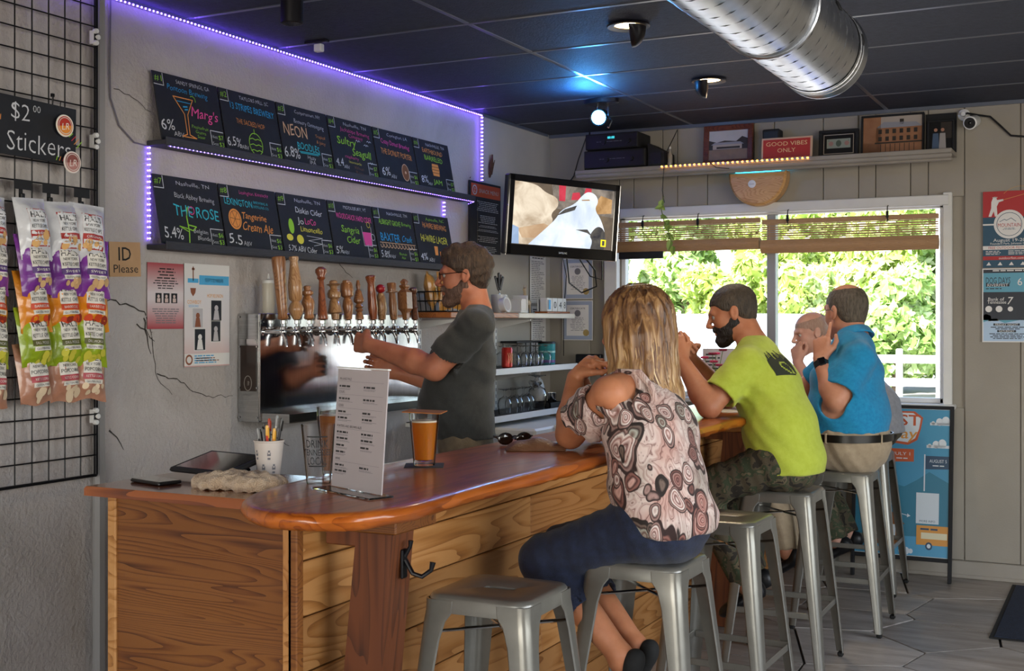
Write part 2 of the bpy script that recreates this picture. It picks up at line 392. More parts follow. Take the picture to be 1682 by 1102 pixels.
def clip(poly, nx, ny_, d): # keep nx*x+ny*y <= d
    out = []
    for (p, q) in zip(poly, poly[1:]+poly[:1]):
        a_, b_ = nx*p[0]+ny_*p[1]-d, nx*q[0]+ny_*q[1]-d
        if a_ <= 0: out.append(p)
        if a_*b_ < 0: t = a_/(a_-b_); out.append((p[0]+(q[0]-p[0])*t, p[1]+(q[1]-p[1])*t))
    return out
for i, p in enumerate(pts):
    poly = [(-3.49, -3.99), (3.09, -3.99), (3.09, 7.44), (-3.49, 7.44)]
    for j, q in enumerate(pts):
        dx, dy = q[0]-p[0], q[1]-p[1]; L = math.hypot(dx, dy)
        if 0 < L < 2.2: poly = clip(poly, dx/L, dy/L, (dx*(p[0]+q[0])+dy*(p[1]+q[1]))/2/L-.006)
        if not poly: break
    if len(poly) > 2 and 0: pass
    if len(poly) > 2:
        cx, cy = sum(t[0] for t in poly)/len(poly), sum(t[1] for t in poly)/len(poly)
        B().prism([(t[0]-cx, t[1]-cy) for t in poly], -.016, random.uniform(-.002, 0)).obj('flagstone', M_stone, fl, (cx, cy, 0), smooth=0)
# ceiling: tiles in a T grid
ce = struct('ceiling', B().box((-.25, 1.7, ZC+.09), (6.9, 11.9, .1)), M_tile)
txs = [-3.5]+[-2.49+1.205*k for k in range(5)]; tys = [7.46]
y = 6.93
while y > -4: tys.append(y); y -= .607
tys.append(-4.0); me_cache = {}
for x0, x1 in zip(txs, txs[1:]):
    for y1, y0 in zip(tys, tys[1:]):
        k = (round(x1-x0, 3), round(y1-y0, 3))
        if k not in me_cache:
            me_cache[k] = B().box((0, 0, 0), (x1-x0-.022, y1-y0-.022, .016), .004).obj('ceiling_tile', M_tile, ce, ((x0+x1)/2, (y0+y1)/2, ZC+.004))
        else:
            o = me_cache[k].copy(); C.objects.link(o); o.location = ((x0+x1)/2, (y0+y1)/2, ZC+.004)
for x in txs[1:-1]: B().box((x, 1.73, ZC+.001), (.024, 11.46, .012), .002).obj('ceiling_tee', M_tee, ce)
for y in tys[1:-1]: B().box((-.2, y, ZC), (6.6, .024, .012), .002).obj('ceiling_tee', M_tee, ce)
B().box((-.2, 7.45, ZC-.01), (6.6, .02, .03)).obj('edge_angle', M_tee, ce)
B().box((-3.49, 1.7, ZC-.008), (.02, 11.4, .024)).obj('edge_angle', M_tee, ce)
# window frame, mullion, panes, sill
wn = thing('window_1', None, None, (0, 0, 0)); wn['kind'] = 'structure'
g = B()
g.box((WX0-.045, 7.44, 1.6), (.09, .06, 1.28), .004).box((WX1+.02, 7.45, 1.6), (.05, .04, 1.26), .004).box((-1.985, 7.445, WZ1+.01), (2.11, .055, .06), .004)
g.obj('window_casing', M_trimw, wn)
B().box((-1.975, 7.43, WZ0-.015), (2.16, .10, .03), .006).obj('window_sill', M_trimw, wn)
M_alu = mat('white window frame', 'D2D3D5', None, 8, .35)
g = B()
for x in (WX0+.015, WX1-.015): g.box((x, 7.52, 1.585), (.03, .06, 1.18), .003)
g.box((-1.975, 7.52, WZ1-.015), (2.03, .06, .03), .003).box((-1.975, 7.52, WZ0+.015), (2.03, .06, .03), .003)
g.obj('window_frame', M_alu, wn)
B().box((-1.988, 7.52, 1.585), (.055, .07, 1.12), .004).obj('mullion', mat('grey mullion', '8E9094', None, 8, .35), wn)
a = N('window pane glass'); tr = a.n('BsdfTransparent'); gl = a.n('BsdfGlossy'); gl.inputs['Roughness'].default_value = 0; fr = a.n('Fresnel'); fr.inputs[0].default_value = 1.45; ms = a.n('MixShader')
a.l(fr.outputs[0], ms.inputs[0]); a.l(tr.outputs[0], ms.inputs[1]); a.l(gl.outputs[0], ms.inputs[2]); a.l(ms.outputs[0], a.t.nodes['Material Output'].inputs[0]); M_pane = a.m
for x0, x1 in ((WX0+.03, -2.015), (-1.96, WX1-.03)):
    B().add([(x0, 7.53, WZ0+.03), (x1, 7.53, WZ0+.03), (x1, 7.53, WZ1-.03), (x0, 7.53, WZ1-.03)], [(0, 1, 2, 3)]).obj('window_pane', M_pane, wn)
# conduit beside the wire grid
tag(B().box((-3.48, 3.405, 1.37), (.036, .05, 2.7), .012).obj('trim_1', mat('grey conduit paint', '8F8C8A', None, 8, .4)), kind='structure')
# ---------------------------------------------------------------- outdoors
M_asph = mat('pale asphalt', '8A8986', '979591', 1.5, .9, bump=.2, bscale=20)
tag(B().box((-8, 37, -.35), (90, 58, .2)).obj('parking_lot', M_asph), kind='structure')
M_bark = mat('tree bark', '5B4A38', '6F5C48', 8, .9, bump=.6, bscale=20)
def leafmat(n, c1, c2, c3):
    a = N(n); a.set(.5); oi = a.n('TexCoord'); no = a.noise(oi.outputs['Object'], 1.1, 2)
    ge = a.n('NewGeometry'); ad = a.n('Math', operation='MULTIPLY_ADD'); a.l(ge.outputs['Random Per Island'], ad.inputs[0]); ad.inputs[1].default_value = .6; a.l(no, ad.inputs[2]); 
    sb = a.n('Math', operation='SUBTRACT'); a.l(ad.outputs[0], sb.inputs[0]); sb.inputs[1].default_value = .25
    col = a.ramp(sb.outputs[0], [(.1, c1), (.5, c2), (.9, c3)])
    df = a.n('BsdfDiffuse'); ts = a.n('BsdfTranslucent'); m_ = a.n('MixShader'); m_.inputs[0].default_value = .4; a.l(col, df.inputs[0]); a.l(col, ts.inputs[0]); a.l(df.outputs[0], m_.inputs[1]); a.l(ts.outputs[0], m_.inputs[2])
    a.l(m_.outputs[0], a.t.nodes['Material Output'].inputs[0]); return a.m
LM = [leafmat('leaves a', '7E9A42', 'B4CA68', 'E2EBB8'), leafmat('leaves b', '8AA84C', 'C0D27A', 'EAEFCC'), leafmat('leaves c', '76984C', 'ACC87A', 'DAE6BC')]
def tree(x, y, r, h, lm, label, n=5200, nm='bushy_tree'):
    t = thing(nm, label, 'tree', (x, y, -.25), group=None)
    g = B().tube([(0, 0, 0), (.1, 0, h*.4), (0, .1, h*.8)], [.16, .12, .05], 8)
    for k in range(4): a_ = k*1.6; g.tube([(0.05, 0, h*.3), (r*.5*math.cos(a_), r*.5*math.sin(a_), h*.55)], [.07, .02], 6)
    g.obj('trunk', M_bark, t)
    blobs = [(rng.uniform(-r*.55, r*.55), rng.uniform(-r*.5, r*.5), rng.uniform(.5, h*.86), rng.uniform(.45, .8)) for _ in range(int(34*h/4))]
    B_ = rng.integers(0, len(blobs), n); bl = np.array(blobs)[B_]
    d = rng.normal(size=(n, 3)); d /= np.linalg.norm(d, axis=1)[:, None]
    rad = bl[:, 3:4]*rng.uniform(.75, 1.1, (n, 1))*r*.55
    c = bl[:, :3]+d*rad; c[:, 2] = np.maximum(c[:, 2], .15)
    nn = d+rng.normal(size=(n, 3))*.6; nn /= np.linalg.norm(nn, axis=1)[:, None]
    u = np.cross(nn, rng.normal(size=(n, 3))); u /= np.linalg.norm(u, axis=1)[:, None]; v_ = np.cross(nn, u)
    s_ = rng.uniform(.07, .14, (n, 1)); vs = np.stack([c-u*s_*1.5, c-v_*s_*.7, c+u*s_*1.5, c+v_*s_*.7], 1).reshape(-1, 3)
    me = bpy.data.meshes.new('foliage'); me.from_pydata(vs.tolist(), [], np.arange(n*4).reshape(-1, 4).tolist()); me.materials.append(lm)
    o = bpy.data.objects.new('foliage', me); C.objects.link(o); o.parent = t; o['kind'] = 'stuff'
ORD = ['first', 'second', 'third', 'fourth', 'fifth', 'sixth', 'seventh', 'eighth', 'ninth']
k = 0
for row, (y, xs_) in enumerate(((27.5, [-14.6+2.0*q for q in range(9)]), (30.6, [-15.2+2.45*q for q in range(9)]), (33.6, [-16.6+2.45*q for q in range(9)]))):
    for i, x in enumerate(xs_):
        tone = ['yellow-green', 'pale green', 'blue-green'][k % 3]
        tree(x, y, .98 if row == 0 else 1.20, 2.6+rng.uniform(-.3, .7) if row == 0 else (5.4 if row == 1 else 6.2)+rng.uniform(-.3, .6), LM[k % 3],
             '%s %s, %s from left outside the window' % (tone, 'low bushy shrub' if row == 0 else ['', 'tall leafy tree of the middle row', 'tall leafy tree of the rear row'][row], ORD[i]), n=5200 if row == 0 else 11500, nm='bushy_shrub' if row == 0 else 'leafy_tree'); k += 1
# white van
M_van = mat('white vehicle paint', '8C929E', None, 8, .35, coat=.3); M_vglass = mat('vehicle glass with painted sky reflection', 'A4B4C6', None, 8, .1)  # van glass: pale sky reflection put into the base colour
vn = thing('parked_van', 'white parked van seen through the window behind the seated customers', 'van', (-5.5, 17.6, -.25))
prof = [(-1.75, .35), (-1.75, 1.55), (-1.6, 1.84), (1.25, 1.84), (1.6, 1.55), (1.75, 1.15), (1.75, .35)]
B().prism(prof, -.9, .9, M=Matrix.Rotation(PI/2, 4, 'X')).obj('van_body', M_van, vn)
for x0, x1 in ((-1.5, -.75), (-.65, .1)): B().box(((x0+x1)/2, -.905, 1.4), (x1-x0, .02, .42), .006).obj('side_window', M_vglass, vn)
B().prism([(.2, 1.2), (.2, 1.62), (.85, 1.62), (1.2, 1.22)], .895, .915, M=Matrix.Rotation(PI/2, 4, 'X')).obj('side_window', M_vglass, vn)
for x in (-.7, .15): B().box((x, -.903, .95), (.012, .012, 1.1)).obj('door_seam', M_inkg, vn)
for x in (-1.15, 1.15):
    for y in (-.85, .85): B().lathe([(.33, -.1), (.36, -.08), (.36, .08), (.33, .1)], 20, M=Matrix.Translation((x, y, .36))@Matrix.Rotation(PI/2, 4, 'X')).obj('wheel', M_rubber, vn)
B().box((1.76, 0, .42), (.08, 1.7, .22), .03).obj('bumper', M_inkg, vn)
# pole, guard fence, blue drum
M_pole = mat('pale painted pole', 'DEDEDA', None, 8, .5)
tag(B().lathe([(.15, -.25), (.15, 4.6), (.13, 4.62)], 14, (-2.62, 20.5, 0)).box((-2.62, 20.5, -.2), (.4, .4, .1), .02).obj('utility_pole', M_pole), 'pale thick utility pole standing in the car park, right part of window', 'pole')
tag(B().lathe([(.05, -.25), (.05, 2.6)], 10, (-2.2, 20.3, 0)).box((-2.2, 20.27, 2.3), (.35, .02, .5), .01).obj('sign_post', M_pole), 'thin pale post with blank sign plate right of the thick pole', 'post')
fe = thing('guard_fence', 'pale rail fence in front of the thicket beyond the car park', 'fence', (-6, 24.6, -.25))
for i in range(9): B().box((-8+i*2, 0, .6), (.12, .12, 1.2), .02).obj('post', M_pole, fe)
for z in (.55, 1.0): B().box((0, -.08, z), (16.4, .05, .16), .02).obj('rail', M_pole, fe)
tag(B().lathe([(.28, 0), (.30, .02), (.30, .30), (.32, .32), (.32, .35), (.30, .37), (.30, .62), (.32, .64), (.32, .68), (.30, .70), (.29, .95)], 20, (-1.45, 10.4, -.25)).obj('blue_drum', mat('blue drum paint', '4B5FA8', None, 8, .4)), 'blue plastic drum outside below the right window corner', 'barrel')
tag(B().box((-2.4, 10.9, .0), (1.1, .5, .9), .05).obj('outdoor_bench', M_pole), 'pale bench block outside just beyond the window sill', 'bench')
# ---------------------------------------------------------------- bar, return counter
WP = (.55, 7, 7)
M_pine = wood('pine planks', ('BE8A52', 'A8723A', '85552A'), (4, .7, 6), .5, rings=2.6)
M_pineX = wood('pine panel', ('8A5828', '74441E', '4A2A14'), (.75, 5, 8), .42, rings=5)
M_bartop = wood('glossy bar top wood', ('C46A22', 'A85416', '84400E'), (7, .7, 7), .3, coat=.35, bump=.04, rings=2, knots=False)
M_post = wood('dark stained post', ('6A3A1C', '582E14', '3E200E'), (8, 8, .9), .5, rings=2, knots=False)
M_counter = wood('counter top wood', ('9A5526', '7A3D16', '53280E'), (.8, 7, 7), .22, coat=.8, bump=.04, rings=2, knots=False)
bar = thing('bar_counter', 'plank-clad bar front with dark slanted posts facing the stools', 'bar', (-1.88, 2.48, 0))
z = .01; r = 0
for row in range(7):
    h = .143; y = 2.485; first = True
    cuts = [2.485]+sorted([2.485+((row*1.37+.8) % 2.1)+2.0*k for k in range(3) if 2.485+((row*1.37+.8) % 2.1)+2.0*k < 7.2])+[7.43]
    for y0, y1 in zip(cuts, cuts[1:]):
        B().box((0, 0, 0), (.02+.004*((row+len(cuts)) % 2), y1-y0-.003, h-.004), .003).obj('plank', M_pine, bar, (-.002, (y0+y1)/2-2.48, z+h/2))
    z += h+.0005
B().box((-.03, 2.47, .505), (.03, 4.93, 1.0)).obj('backing', M_blackmat, bar)
B().box((.008, .008, .505), (.028, .03, 1.01), .003).obj('corner_strip', M_pineX, bar)
def slant_post(y, name='post'): # leans outwards towards its top
    g = B(); x0b, x1b, x0t, x1t = -1.852, -1.735, -1.752, -1.642
    vs = [(x+1.88, y+dy-2.48, zz) for zz, (xa, xb) in ((0.002, (x0b, x1b)), (.945, (x0t, x1t))) for x in (xa, xb) for dy in (0, .10)]
    g.add(vs, [(0, 1, 3, 2), (4, 6, 7, 5), (0, 4, 5, 1), (2, 3, 7, 6), (0, 2, 6, 4), (1, 5, 7, 3)]); g.obj('post', M_post, bar)
    B().box((-1.752+1.88, y+.09-2.48, .972), (.25, .20, .05), .004).obj('bracket_beam', M_pineX, bar)
    B().box((-1.748+1.88, y+.012-2.48, .93), (.2, .02, .045), .003).obj('bracket_beam', M_post, bar)
for y in (2.58, 5.72, 7.28): slant_post(y)
hk = thing('coat_hook', 'black double coat hook on the nearest bar post', 'hook', (-1.645, 2.635, .865))
B().box((0.001, 0, 0), (.008, .026, .075), .003).obj('hook_plate', M_blkmetal, hk)
B().tube([(.006, 0, .01), (.03, -.004, -.022), (.055, 0, -.028), (.075, .01, -.012), (.078, .014, .008)], [.006, .006, .006, .006, .008], 8).obj('hook_arm', M_blkmetal, hk)
B().tube([(.005, 0, .02), (.02, 0, .045), (.022, 0, .06)], [.006, .005, .007], 8).obj('hook_arm', M_blkmetal, hk)
# slab with a live edge
def slab():
    cor = [(-1.93, 7.43), (-1.93, 4.5), (-1.93, 2.66), (-1.915, 2.46), (-1.875, 2.30), (-1.80, 2.18), (-1.70, 2.105), (-1.60, 2.08), (-1.51, 2.11), (-1.445, 2.19), (-1.42, 2.32), (-1.425, 2.6), (-1.44, 3.2), (-1.45, 4.2), (-1.46, 5.4), (-1.46, 7.43)]
    P = []
    for (a_, b_) in zip(cor, cor[1:]):
        n_ = max(1, int(math.dist(a_, b_)/.035))
        for i in range(n_): t = i/n_; P.append((a_[0]+(b_[0]-a_[0])*t, a_[1]+(b_[1]-a_[1])*t))
    P.append(cor[-1]); P = np.array(P)
    for _ in range(3): P[1:-1] = (P[:-2]+2*P[1:-1]+P[2:])/4
    n_ = len(P); T = np.roll(P, -1, 0)-np.roll(P, 1, 0); T[0] = P[1]-P[0]; T[-1] = P[-1]-P[-2]; T /= np.linalg.norm(T, axis=1)[:, None]
    Nn = np.stack([T[:, 1], -T[:, 0]], 1)
    if (Nn[n_//2]*(P[n_//2]-np.array([-1.68, 3]))).sum() < 0: Nn = -Nn
    live = ((P[:, 0] > -1.62)).astype(float); s_ = np.arange(n_)*.035
    wob = live*(.006*np.sin(s_*3)+.0025*np.sin(s_*9+1)+.0012*np.sin(s_*31+2))
    vs = []; prof = [(-.03, 1.0705), (-.012, 1.0695), (-.002, 1.063), (.002, 1.052), (-.004, 1.040), (-.016, 1.031), (-.04, 1.027)]
    for off, zz in prof:
        lo = wob*(1 if zz > 1.05 else 1.4)
        jag = live*rng.uniform(-.006, .006, n_)*(zz < 1.045)
        for i in range(n_): q = P[i]+Nn[i]*(off+lo[i]+jag[i]); vs.append((q[0]+1.68, min(q[1], 7.432)-2.1, zz))
    fs = []
    L = len(prof)
    for k in range(L-1):
        for i in range(n_-1): fs.append((k*n_+i, k*n_+i+1, (k+1)*n_+i+1, (k+1)*n_+i))
        fs.append((k*n_+n_-1, k*n_, (k+1)*n_, (k+1)*n_+n_-1))
    fs.append(tuple(range(n_))[::-1]); fs.append(tuple(range((L-1)*n_, L*n_)))
    return B().add(vs, fs)
sl = slab().obj('worktop', M_bartop, None, (-1.68, 2.1, 0), smooth=50)
me = sl.data; import bmesh
bm = bmesh.new(); bm.from_mesh(me); bmesh.ops.recalc_face_normals(bm, faces=bm.faces); bm.to_mesh(me); bm.free()
tag(sl, 'glossy orange-brown wooden bar top with a wavy live edge and rounded near end', 'worktop')
cab = thing('return_cabinet', 'knotty wood panelled end cabinet below the counter, left of the bar', 'cabinet', (-2.18, 2.66, 0))
B().box((0, -.17, .507), (.60, .02, .985), .003).obj('front_panel', M_pineX, cab)
for x in (-.302, .292): B().box((x, -.172, .507), (.03, .03, .99), .003).obj('edge_strip', M_pine, cab)
B().box((-.30, .01, .5), (.018, .34, .98)).obj('side_panel', M_pineX, cab)
B().box((0, .19, .5), (.60, .018, .98)).obj('back_panel', M_pineX, cab)
B().box((0, .02, .3), (.58, .32, .02)).obj('shelf', M_pineX, cab)
ct = B().prism([(-.39, -.20), (.26, -.20), (.26, .19), (.17, .26), (-.33, .26), (-.39, .2)], 0, .026, bev=.006).obj('return_counter', M_counter, None, (-2.18, 2.66, 1.0005)); tag(ct, 'dark glossy wooden counter top left of the rounded bar end', 'counter')
ZT, ZR = 1.0705, 1.027
# ---------------------------------------------------------------- stools
def stool_mesh():
    root = thing('bar_stool', 'x', 'stool', group='metal bar stools along the bar')
    def rsq(h, r, n=6):
        o = []
        for q in range(4):
            a0 = q*PI/2; cx = (h-r)*(1 if q in (0, 3) else -1); cy = (h-r)*(1 if q in (0, 1) else -1)
            for k in range(n+1): t = a0+PI/2*k/n; o.append((cx+r*math.cos(t), cy+r*math.sin(t)))
        return o
    out = rsq(.15, .045); n_ = len(out)
    def ringat(h, r, zz): return [(x, y, zz) for x, y in rsq(h, r)]
    hole = []
    for x, y in out:
        t = math.atan2(y, x); hole.append((.045*max(-1, min(1, 1.3*math.cos(t))), .012*max(-1, min(1, 1.3*math.sin(t)))))
    rings = [[(x, y, .735) for x, y in hole], [(x, y, .7555) for x, y in hole], [(x*1.08, y*1.2, .757) for x, y in hole], ringat(.10, .03, .7585), ringat(.137, .043, .759), ringat(.147, .047, .756), ringat(.1515, .048, .748), ringat(.153, .048, .712), ringat(.150, .046, .712), ringat(.146, .044, .745)]
    vs = [p for q in rings for p in q]; fs = []
    for k in range(len(rings)-1):
        for i in range(n_): fs.append((k*n_+i, k*n_+(i+1) % n_, (k+1)*n_+(i+1) % n_, (k+1)*n_+i))
    o = B().add(vs, [f[::-1] for f in fs]).obj('seat', M_gun, root, smooth=60)
    bm = bmesh.new(); bm.from_mesh(o.data); bmesh.ops.recalc_face_normals(bm, faces=bm.faces); bm.to_mesh(o.data); bm.free()
    B().box((0, 0, .733), (.11, .034, .004)).obj('slot_shade_plate', M_blackmat, root)  # black plate added under the hand hole to paint in its dark inside
    # leg: a folded sheet, rounded outer corner, tapering and splaying downwards
    def leg():
        vs = []; lev = [(.745, .1535, .088), (.715, .1545, .086), (.69, .158, .070), (.64, .163, .060), (.45, .182, .050), (.2, .205, .040), (.02, .2195, .032)]
        for zz, cx, wd in lev:
            r_ = min(.03, wd*.6); sec = [(cx-wd, cx)]
            for k in range(6): t = PI/2-PI/2*k/5; sec.append((cx-r_+r_*math.cos(t), cx-r_+r_*math.sin(t)))
            sec.append((cx, cx-wd)); inn = [(x-.004*(1 if i else 1), y-.004) for i, (x, y) in enumerate(sec)][::-1]
            vs += [(x, y, zz) for x, y in sec+inn]
        m_ = 16; fs = []
        for k in range(len(lev)-1):
            for i in range(m_): fs.append((k*m_+i, k*m_+(i+1) % m_, (k+1)*m_+(i+1) % m_, (k+1)*m_+i))
        fs += [tuple(range(m_)), tuple(range((len(lev)-1)*m_, len(lev)*m_))[::-1]]
        return B().add(vs, fs)
    L0 = leg()
    for q in range(4):
        o = L0.obj('leg', M_gun, root, rot=(0, 0, q*PI/2), smooth=40) if q == 0 else None
        if q == 0: lm = o
        else: o = lm.copy(); C.objects.link(o); o.rotation_euler = (0, 0, q*PI/2)
        ft = B().box((.204, .204, .012), (.026, .026, .022), .006).obj('foot', M_rubber, o)
    for q in range(4): # footrest bars low down and a thin brace under the seat
        a_ = q*PI/2; zz = .255; h = .196
        B().box((0, h-.006, zz), (.37, .006, .026), .002).obj('footrest', M_gun, root, rot=(0, 0, a_))
    for q in range(2): B().tube([(-.143, -.143, .655), (.143, .143, .655)], .005, 6).obj('brace', M_chrome, root, rot=(0, 0, q*PI/2))
    return root
st0 = stool_mesh()
STO = [(-1.525, 2.935, .02, 'empty grey metal stool nearest the camera, in front of the plank bar'), (-1.32, 3.53, 0, 'grey metal stool the woman in the paisley blouse sits on'), (-1.34, 4.40, -.02, 'empty grey metal stool between the woman and the man in yellow-green'),
       (-1.34, 5.25, .01, 'grey metal stool the man in the yellow-green shirt sits on'), (-1.25, 6.05, .02, 'grey metal stool the man in the blue shirt sits on'), (-1.33, 6.95, 0, 'farthest grey metal stool, beside the sandwich board')]
for i, (x, y, rz, lb) in enumerate(STO):
    o = st0 if i == 0 else dup(st0)
    o.location = (x, y, 0); o.rotation_euler = (0, 0, rz); o['label'] = lb
# ---------------------------------------------------------------- things on the counter and the bar
ph = thing('smartphone', 'black smartphone lying on the counter left of the tablet', 'phone', (-2.44, 2.60, ZR), -.25)
B().box((0, 0, .005), (.145, .075, .009), .003).obj('phone_case', M_black, ph)
B().box((0, 0, .0102), (.138, .068, .001)).obj('phone_screen', mat('dark glass screen', '0C0D10', None, 8, .06, coat=1), ph)
tb = thing('tablet', 'black tablet in a thick case tilted on its stand by the cup', 'tablet', (-2.385, 2.80, ZR), -.15)
Mx = Matrix.Translation((0, 0, .036)) @ Matrix.Rotation(R(13), 4, 'X')
B().box((0, 0, 0), (.25, .17, .014), .006, M=Mx).obj('tablet_case', M_blackmat, tb); B().box((0, 0, .0072), (.215, .14, .001), M=Mx).obj('tablet_screen', _mc['dark glass screen'], tb)
B().box((.02, .01, .012), (.12, .09, .024), .005).obj('tablet_stand', M_blackmat, tb)
cu = thing('pen_cup', 'white paper cup printed with small emblems, full of pens', 'cup', (-2.225, 2.83, ZR))
M_cup = mat('white paper cup', 'CFC4BC', 'D9CFC8', 6, .7)
B().lathe([(.030, 0), (.031, .002), (.0425, .104), (.0445, .106), (.0445, .109), (.042, .110), (.0405, .104), (.029, .004)], 28).obj('cup_wall', M_cup, cu)
g = Pr(.0008)
for a_, zz in ((-1.9, .07), (-.9, .07), (-1.35, .03), (-2.3, .028), (-.5, .03)):
    for du, dv, w_ in ((0, 0, .010), (0, .010, .006), (0, -.011, .008), (-.004, .004, .002), (.004, .004, .002)):
        rr = .0312+(.0112*(zz+dv)/.102)+.0008; t0, t1 = a_+(du-w_/2)/rr, a_+(du+w_/2)/rr
        g.add([(rr*math.cos(t0), rr*math.sin(t0), zz+dv-.003), (rr*math.cos(t1), rr*math.sin(t1), zz+dv-.003), (rr*math.cos(t1), rr*math.sin(t1), zz+dv+.003), (rr*math.cos(t0), rr*math.sin(t0), zz+dv+.003)], [(0, 1, 2, 3)])
g.obj('cup_emblem', M_inkg, cu)
for i, (dx, dy, lx, ly, L_, col, cl, tip) in enumerate([(-.020, -.008, -.12, -.05, .135, '2B6FB0', 'blue pen', '1A1A1A'), (-.006, .012, -.05, .06, .165, '16181C', 'black pen with red end', 'B04028'), (.004, -.016, .02, -.1, .14, '1C1C20', 'black pen', '333333'), (.012, .008, .09, .05, .175, 'B8B8B6', 'clear silver pen', '888888'),
                                                  (.020, -.006, .12, -.04, .14, 'E0902A', 'orange pen', 'E8B040'), (.010, -.018, .06, -.12, .15, 'C83A28', 'red pen', 'E8B040'), (.022, .008, .18, .04, .17, '1C1E24', 'black pen leaning right', '1C1C1C'), (-.014, -.018, -.1, -.12, .14, '202226', 'dark grey pen', '888888')]):
    t = thing('pen', '%s %s in the white paper cup' % (cl, 'standing' if i % 2 else 'upright'), 'pen', (-2.225+dx*.55, 2.83+dy*.55, ZR+.006), group='pens in the paper cup')
    Mx = Matrix.Rotation(math.atan(lx*.9), 4, 'Y') @ Matrix.Rotation(-math.atan(ly*.9), 4, 'X')
    B().lathe([(.0012, 0), (.004, .012), (.004, L_-.03)], 8, M=Mx).obj('barrel', mat('pen '+col, col, None, 8, .35), t)
    B().lathe([(.0046, L_-.03), (.0046, L_-.004), (.003, L_)], 8, M=Mx).box((.0055, 0, L_-.022), (.002, .003, .03), M=Mx).obj('cap', mat('cap '+tip+col, tip, None, 8, .35), t)
# towel: a crumpled folded cloth
def cloth(nx, ny, w_, h_, fn):
    vs = [fn(i/(nx-1), j/(ny-1)) for j in range(ny) for i in range(nx)]; fs = [(j*nx+i, j*nx+i+1, (j+1)*nx+i+1, (j+1)*nx+i) for j in range(ny-1) for i in range(nx-1)]
    return vs, fs
M_towel = mat('cream terry towel', 'C8A888', 'D8BEA0', 40, .95, bump=1.0, bscale=260, sheen=.3)
# glasses
def pint(x, y, label, z0=ZT, rz=0, s=1.0, group=None):
    t = thing('pint_glass', label, 'glass', (x, y, z0), rz, group=group)
    B().lathe([(.0, .0), (.029, .0), (.0305, .003), (.044, .148), (.0446, .150), (.0432, .1505), (.0422, .147), (.0295, .016), (.02, .0125), (0.0, .012)], 36, capb=False, capt=False).obj('glass_wall', M_glass, t, smooth=50)
    return t
def liquid(name, c, dens):
    a = N(name); a.set(.05, spec=.3); a.p.inputs['Base Color'].default_value = srgb(c); ts = a.n('BsdfTranslucent'); ts.inputs[0].default_value = srgb(c); tr = a.n('BsdfTransparent'); tr.inputs[0].default_value = srgb(c); m_ = a.n('MixShader'); m_.inputs[0].default_value = .5; m2 = a.n('MixShader'); m2.inputs[0].default_value = dens
    a.l(a.p.outputs[0], m_.inputs[1]); a.l(ts.outputs[0], m_.inputs[2]); a.l(m_.outputs[0], m2.inputs[1]); a.l(tr.outputs[0], m2.inputs[2]); a.l(m2.outputs[0], a.t.nodes['Material Output'].inputs[0]); return a.m
M_beer = liquid('hazy amber beer', 'EE9A34', .18); M_foam = mat('beer foam', 'E9DCC0', 'F2E8D4', 30, .8)
def beer(t, lvl):
    r0, r1 = .0289, .0289+(.0422-.0295)*(lvl-.017)/.131-.0004
    B().lathe([(.001, .0128), (.019, .0132), (r0, .0172), (r1, lvl)], 32).obj('beer', M_beer, t)
    B().lathe([(r1+.0001, lvl+.0004), (r1+.0004, lvl+.005)], 32).obj('foam', M_foam, t)
p1 = pint(-1.825, 2.52, 'empty pint glass printed with black block lettering, left of the drinks card')
g = B()
for s_, zz, h_, tot in (('DRINK', .105, .021, .9), ('TENNESSEE', .083, .017, 1.25), ('LOCAL', .062, .021, .9)):
    vs, fs = glyphs(s_); x0 = min(p[0] for p in vs); x1 = max(p[0] for p in vs)
    o = []
    for x, y in vs:
        a_ = -1.05+((x-x0)/(x1-x0)-.5)*tot*1.6; zq = zz+(y-.36)*h_*1.35; rr = .0305+.0135*(zq-.003)/.145+.0005
        o.append((rr*math.cos(a_), rr*math.sin(a_), zq))
    g.add(o, fs)
for zz in (.122, .048):
    pa = [-1.05+(k/16-.5)*1.3 for k in range(17)]; rr = .0305+.0135*(zz-.003)/.145+.0005
    for a0, a1 in zip(pa, pa[1:]): g.add([(rr*math.cos(a0), rr*math.sin(a0), zz-.0015), (rr*math.cos(a1), rr*math.sin(a1), zz-.0015), (rr*math.cos(a1), rr*math.sin(a1), zz+.0015), (rr*math.cos(a0), rr*math.sin(a0), zz+.0015)], [(0, 1, 2, 3)])
g.obj('printed_lettering', M_ink, p1)
p2 = thing('mixing_glass', 'taller half-full beer glass partly behind the drinks card', 'glass', (-1.893, 2.685, ZT))
B().lathe([(0, 0), (.03, 0), (.032, .003), (.040, .10), (.046, .150), (.047, .178), (.0485, .1795), (.0475, .1815), (.0455, .178), (.0445, .15), (.0385, .10), (.0305, .014), (0, .012)], 36, capb=False, capt=False).obj('glass_wall', M_glass, p2, smooth=50)
B().lathe([(.001, .0128), (.0300, .0146), (.0380, .10), (.0435, .148), (.0440, .16)], 32).obj('beer', liquid('brown ale', 'A8682A', .2), p2)
p3 = pint(-1.785, 2.97, 'full pint of hazy amber beer under a cardboard coaster'); beer(p3, .122)
tag(B().prism([(-.055, -.055), (.055, -.055), (.055, .055), (-.055, .055)], 0, .002).obj('lower_coaster', mat('dark coaster', '2A2624', None, 8, .7), None, (-1.785, 2.97, ZT-.0001), (0, 0, .5)), 'dark square coaster under the amber pint', 'coaster')
for o in (p3,): o.location.z += .0022
tag(B().prism([(-.055, -.055), (.055, -.055), (.055, .055), (-.055, .055)], 0, .0025).obj('cover_coaster', mat('orange cardboard', 'B06A30', 'A8622A', 20, .8), None, (-1.78, 2.965, ZT+.1532), (0, R(2), .35)), 'orange-brown coaster lying on top of the amber pint', 'coaster')
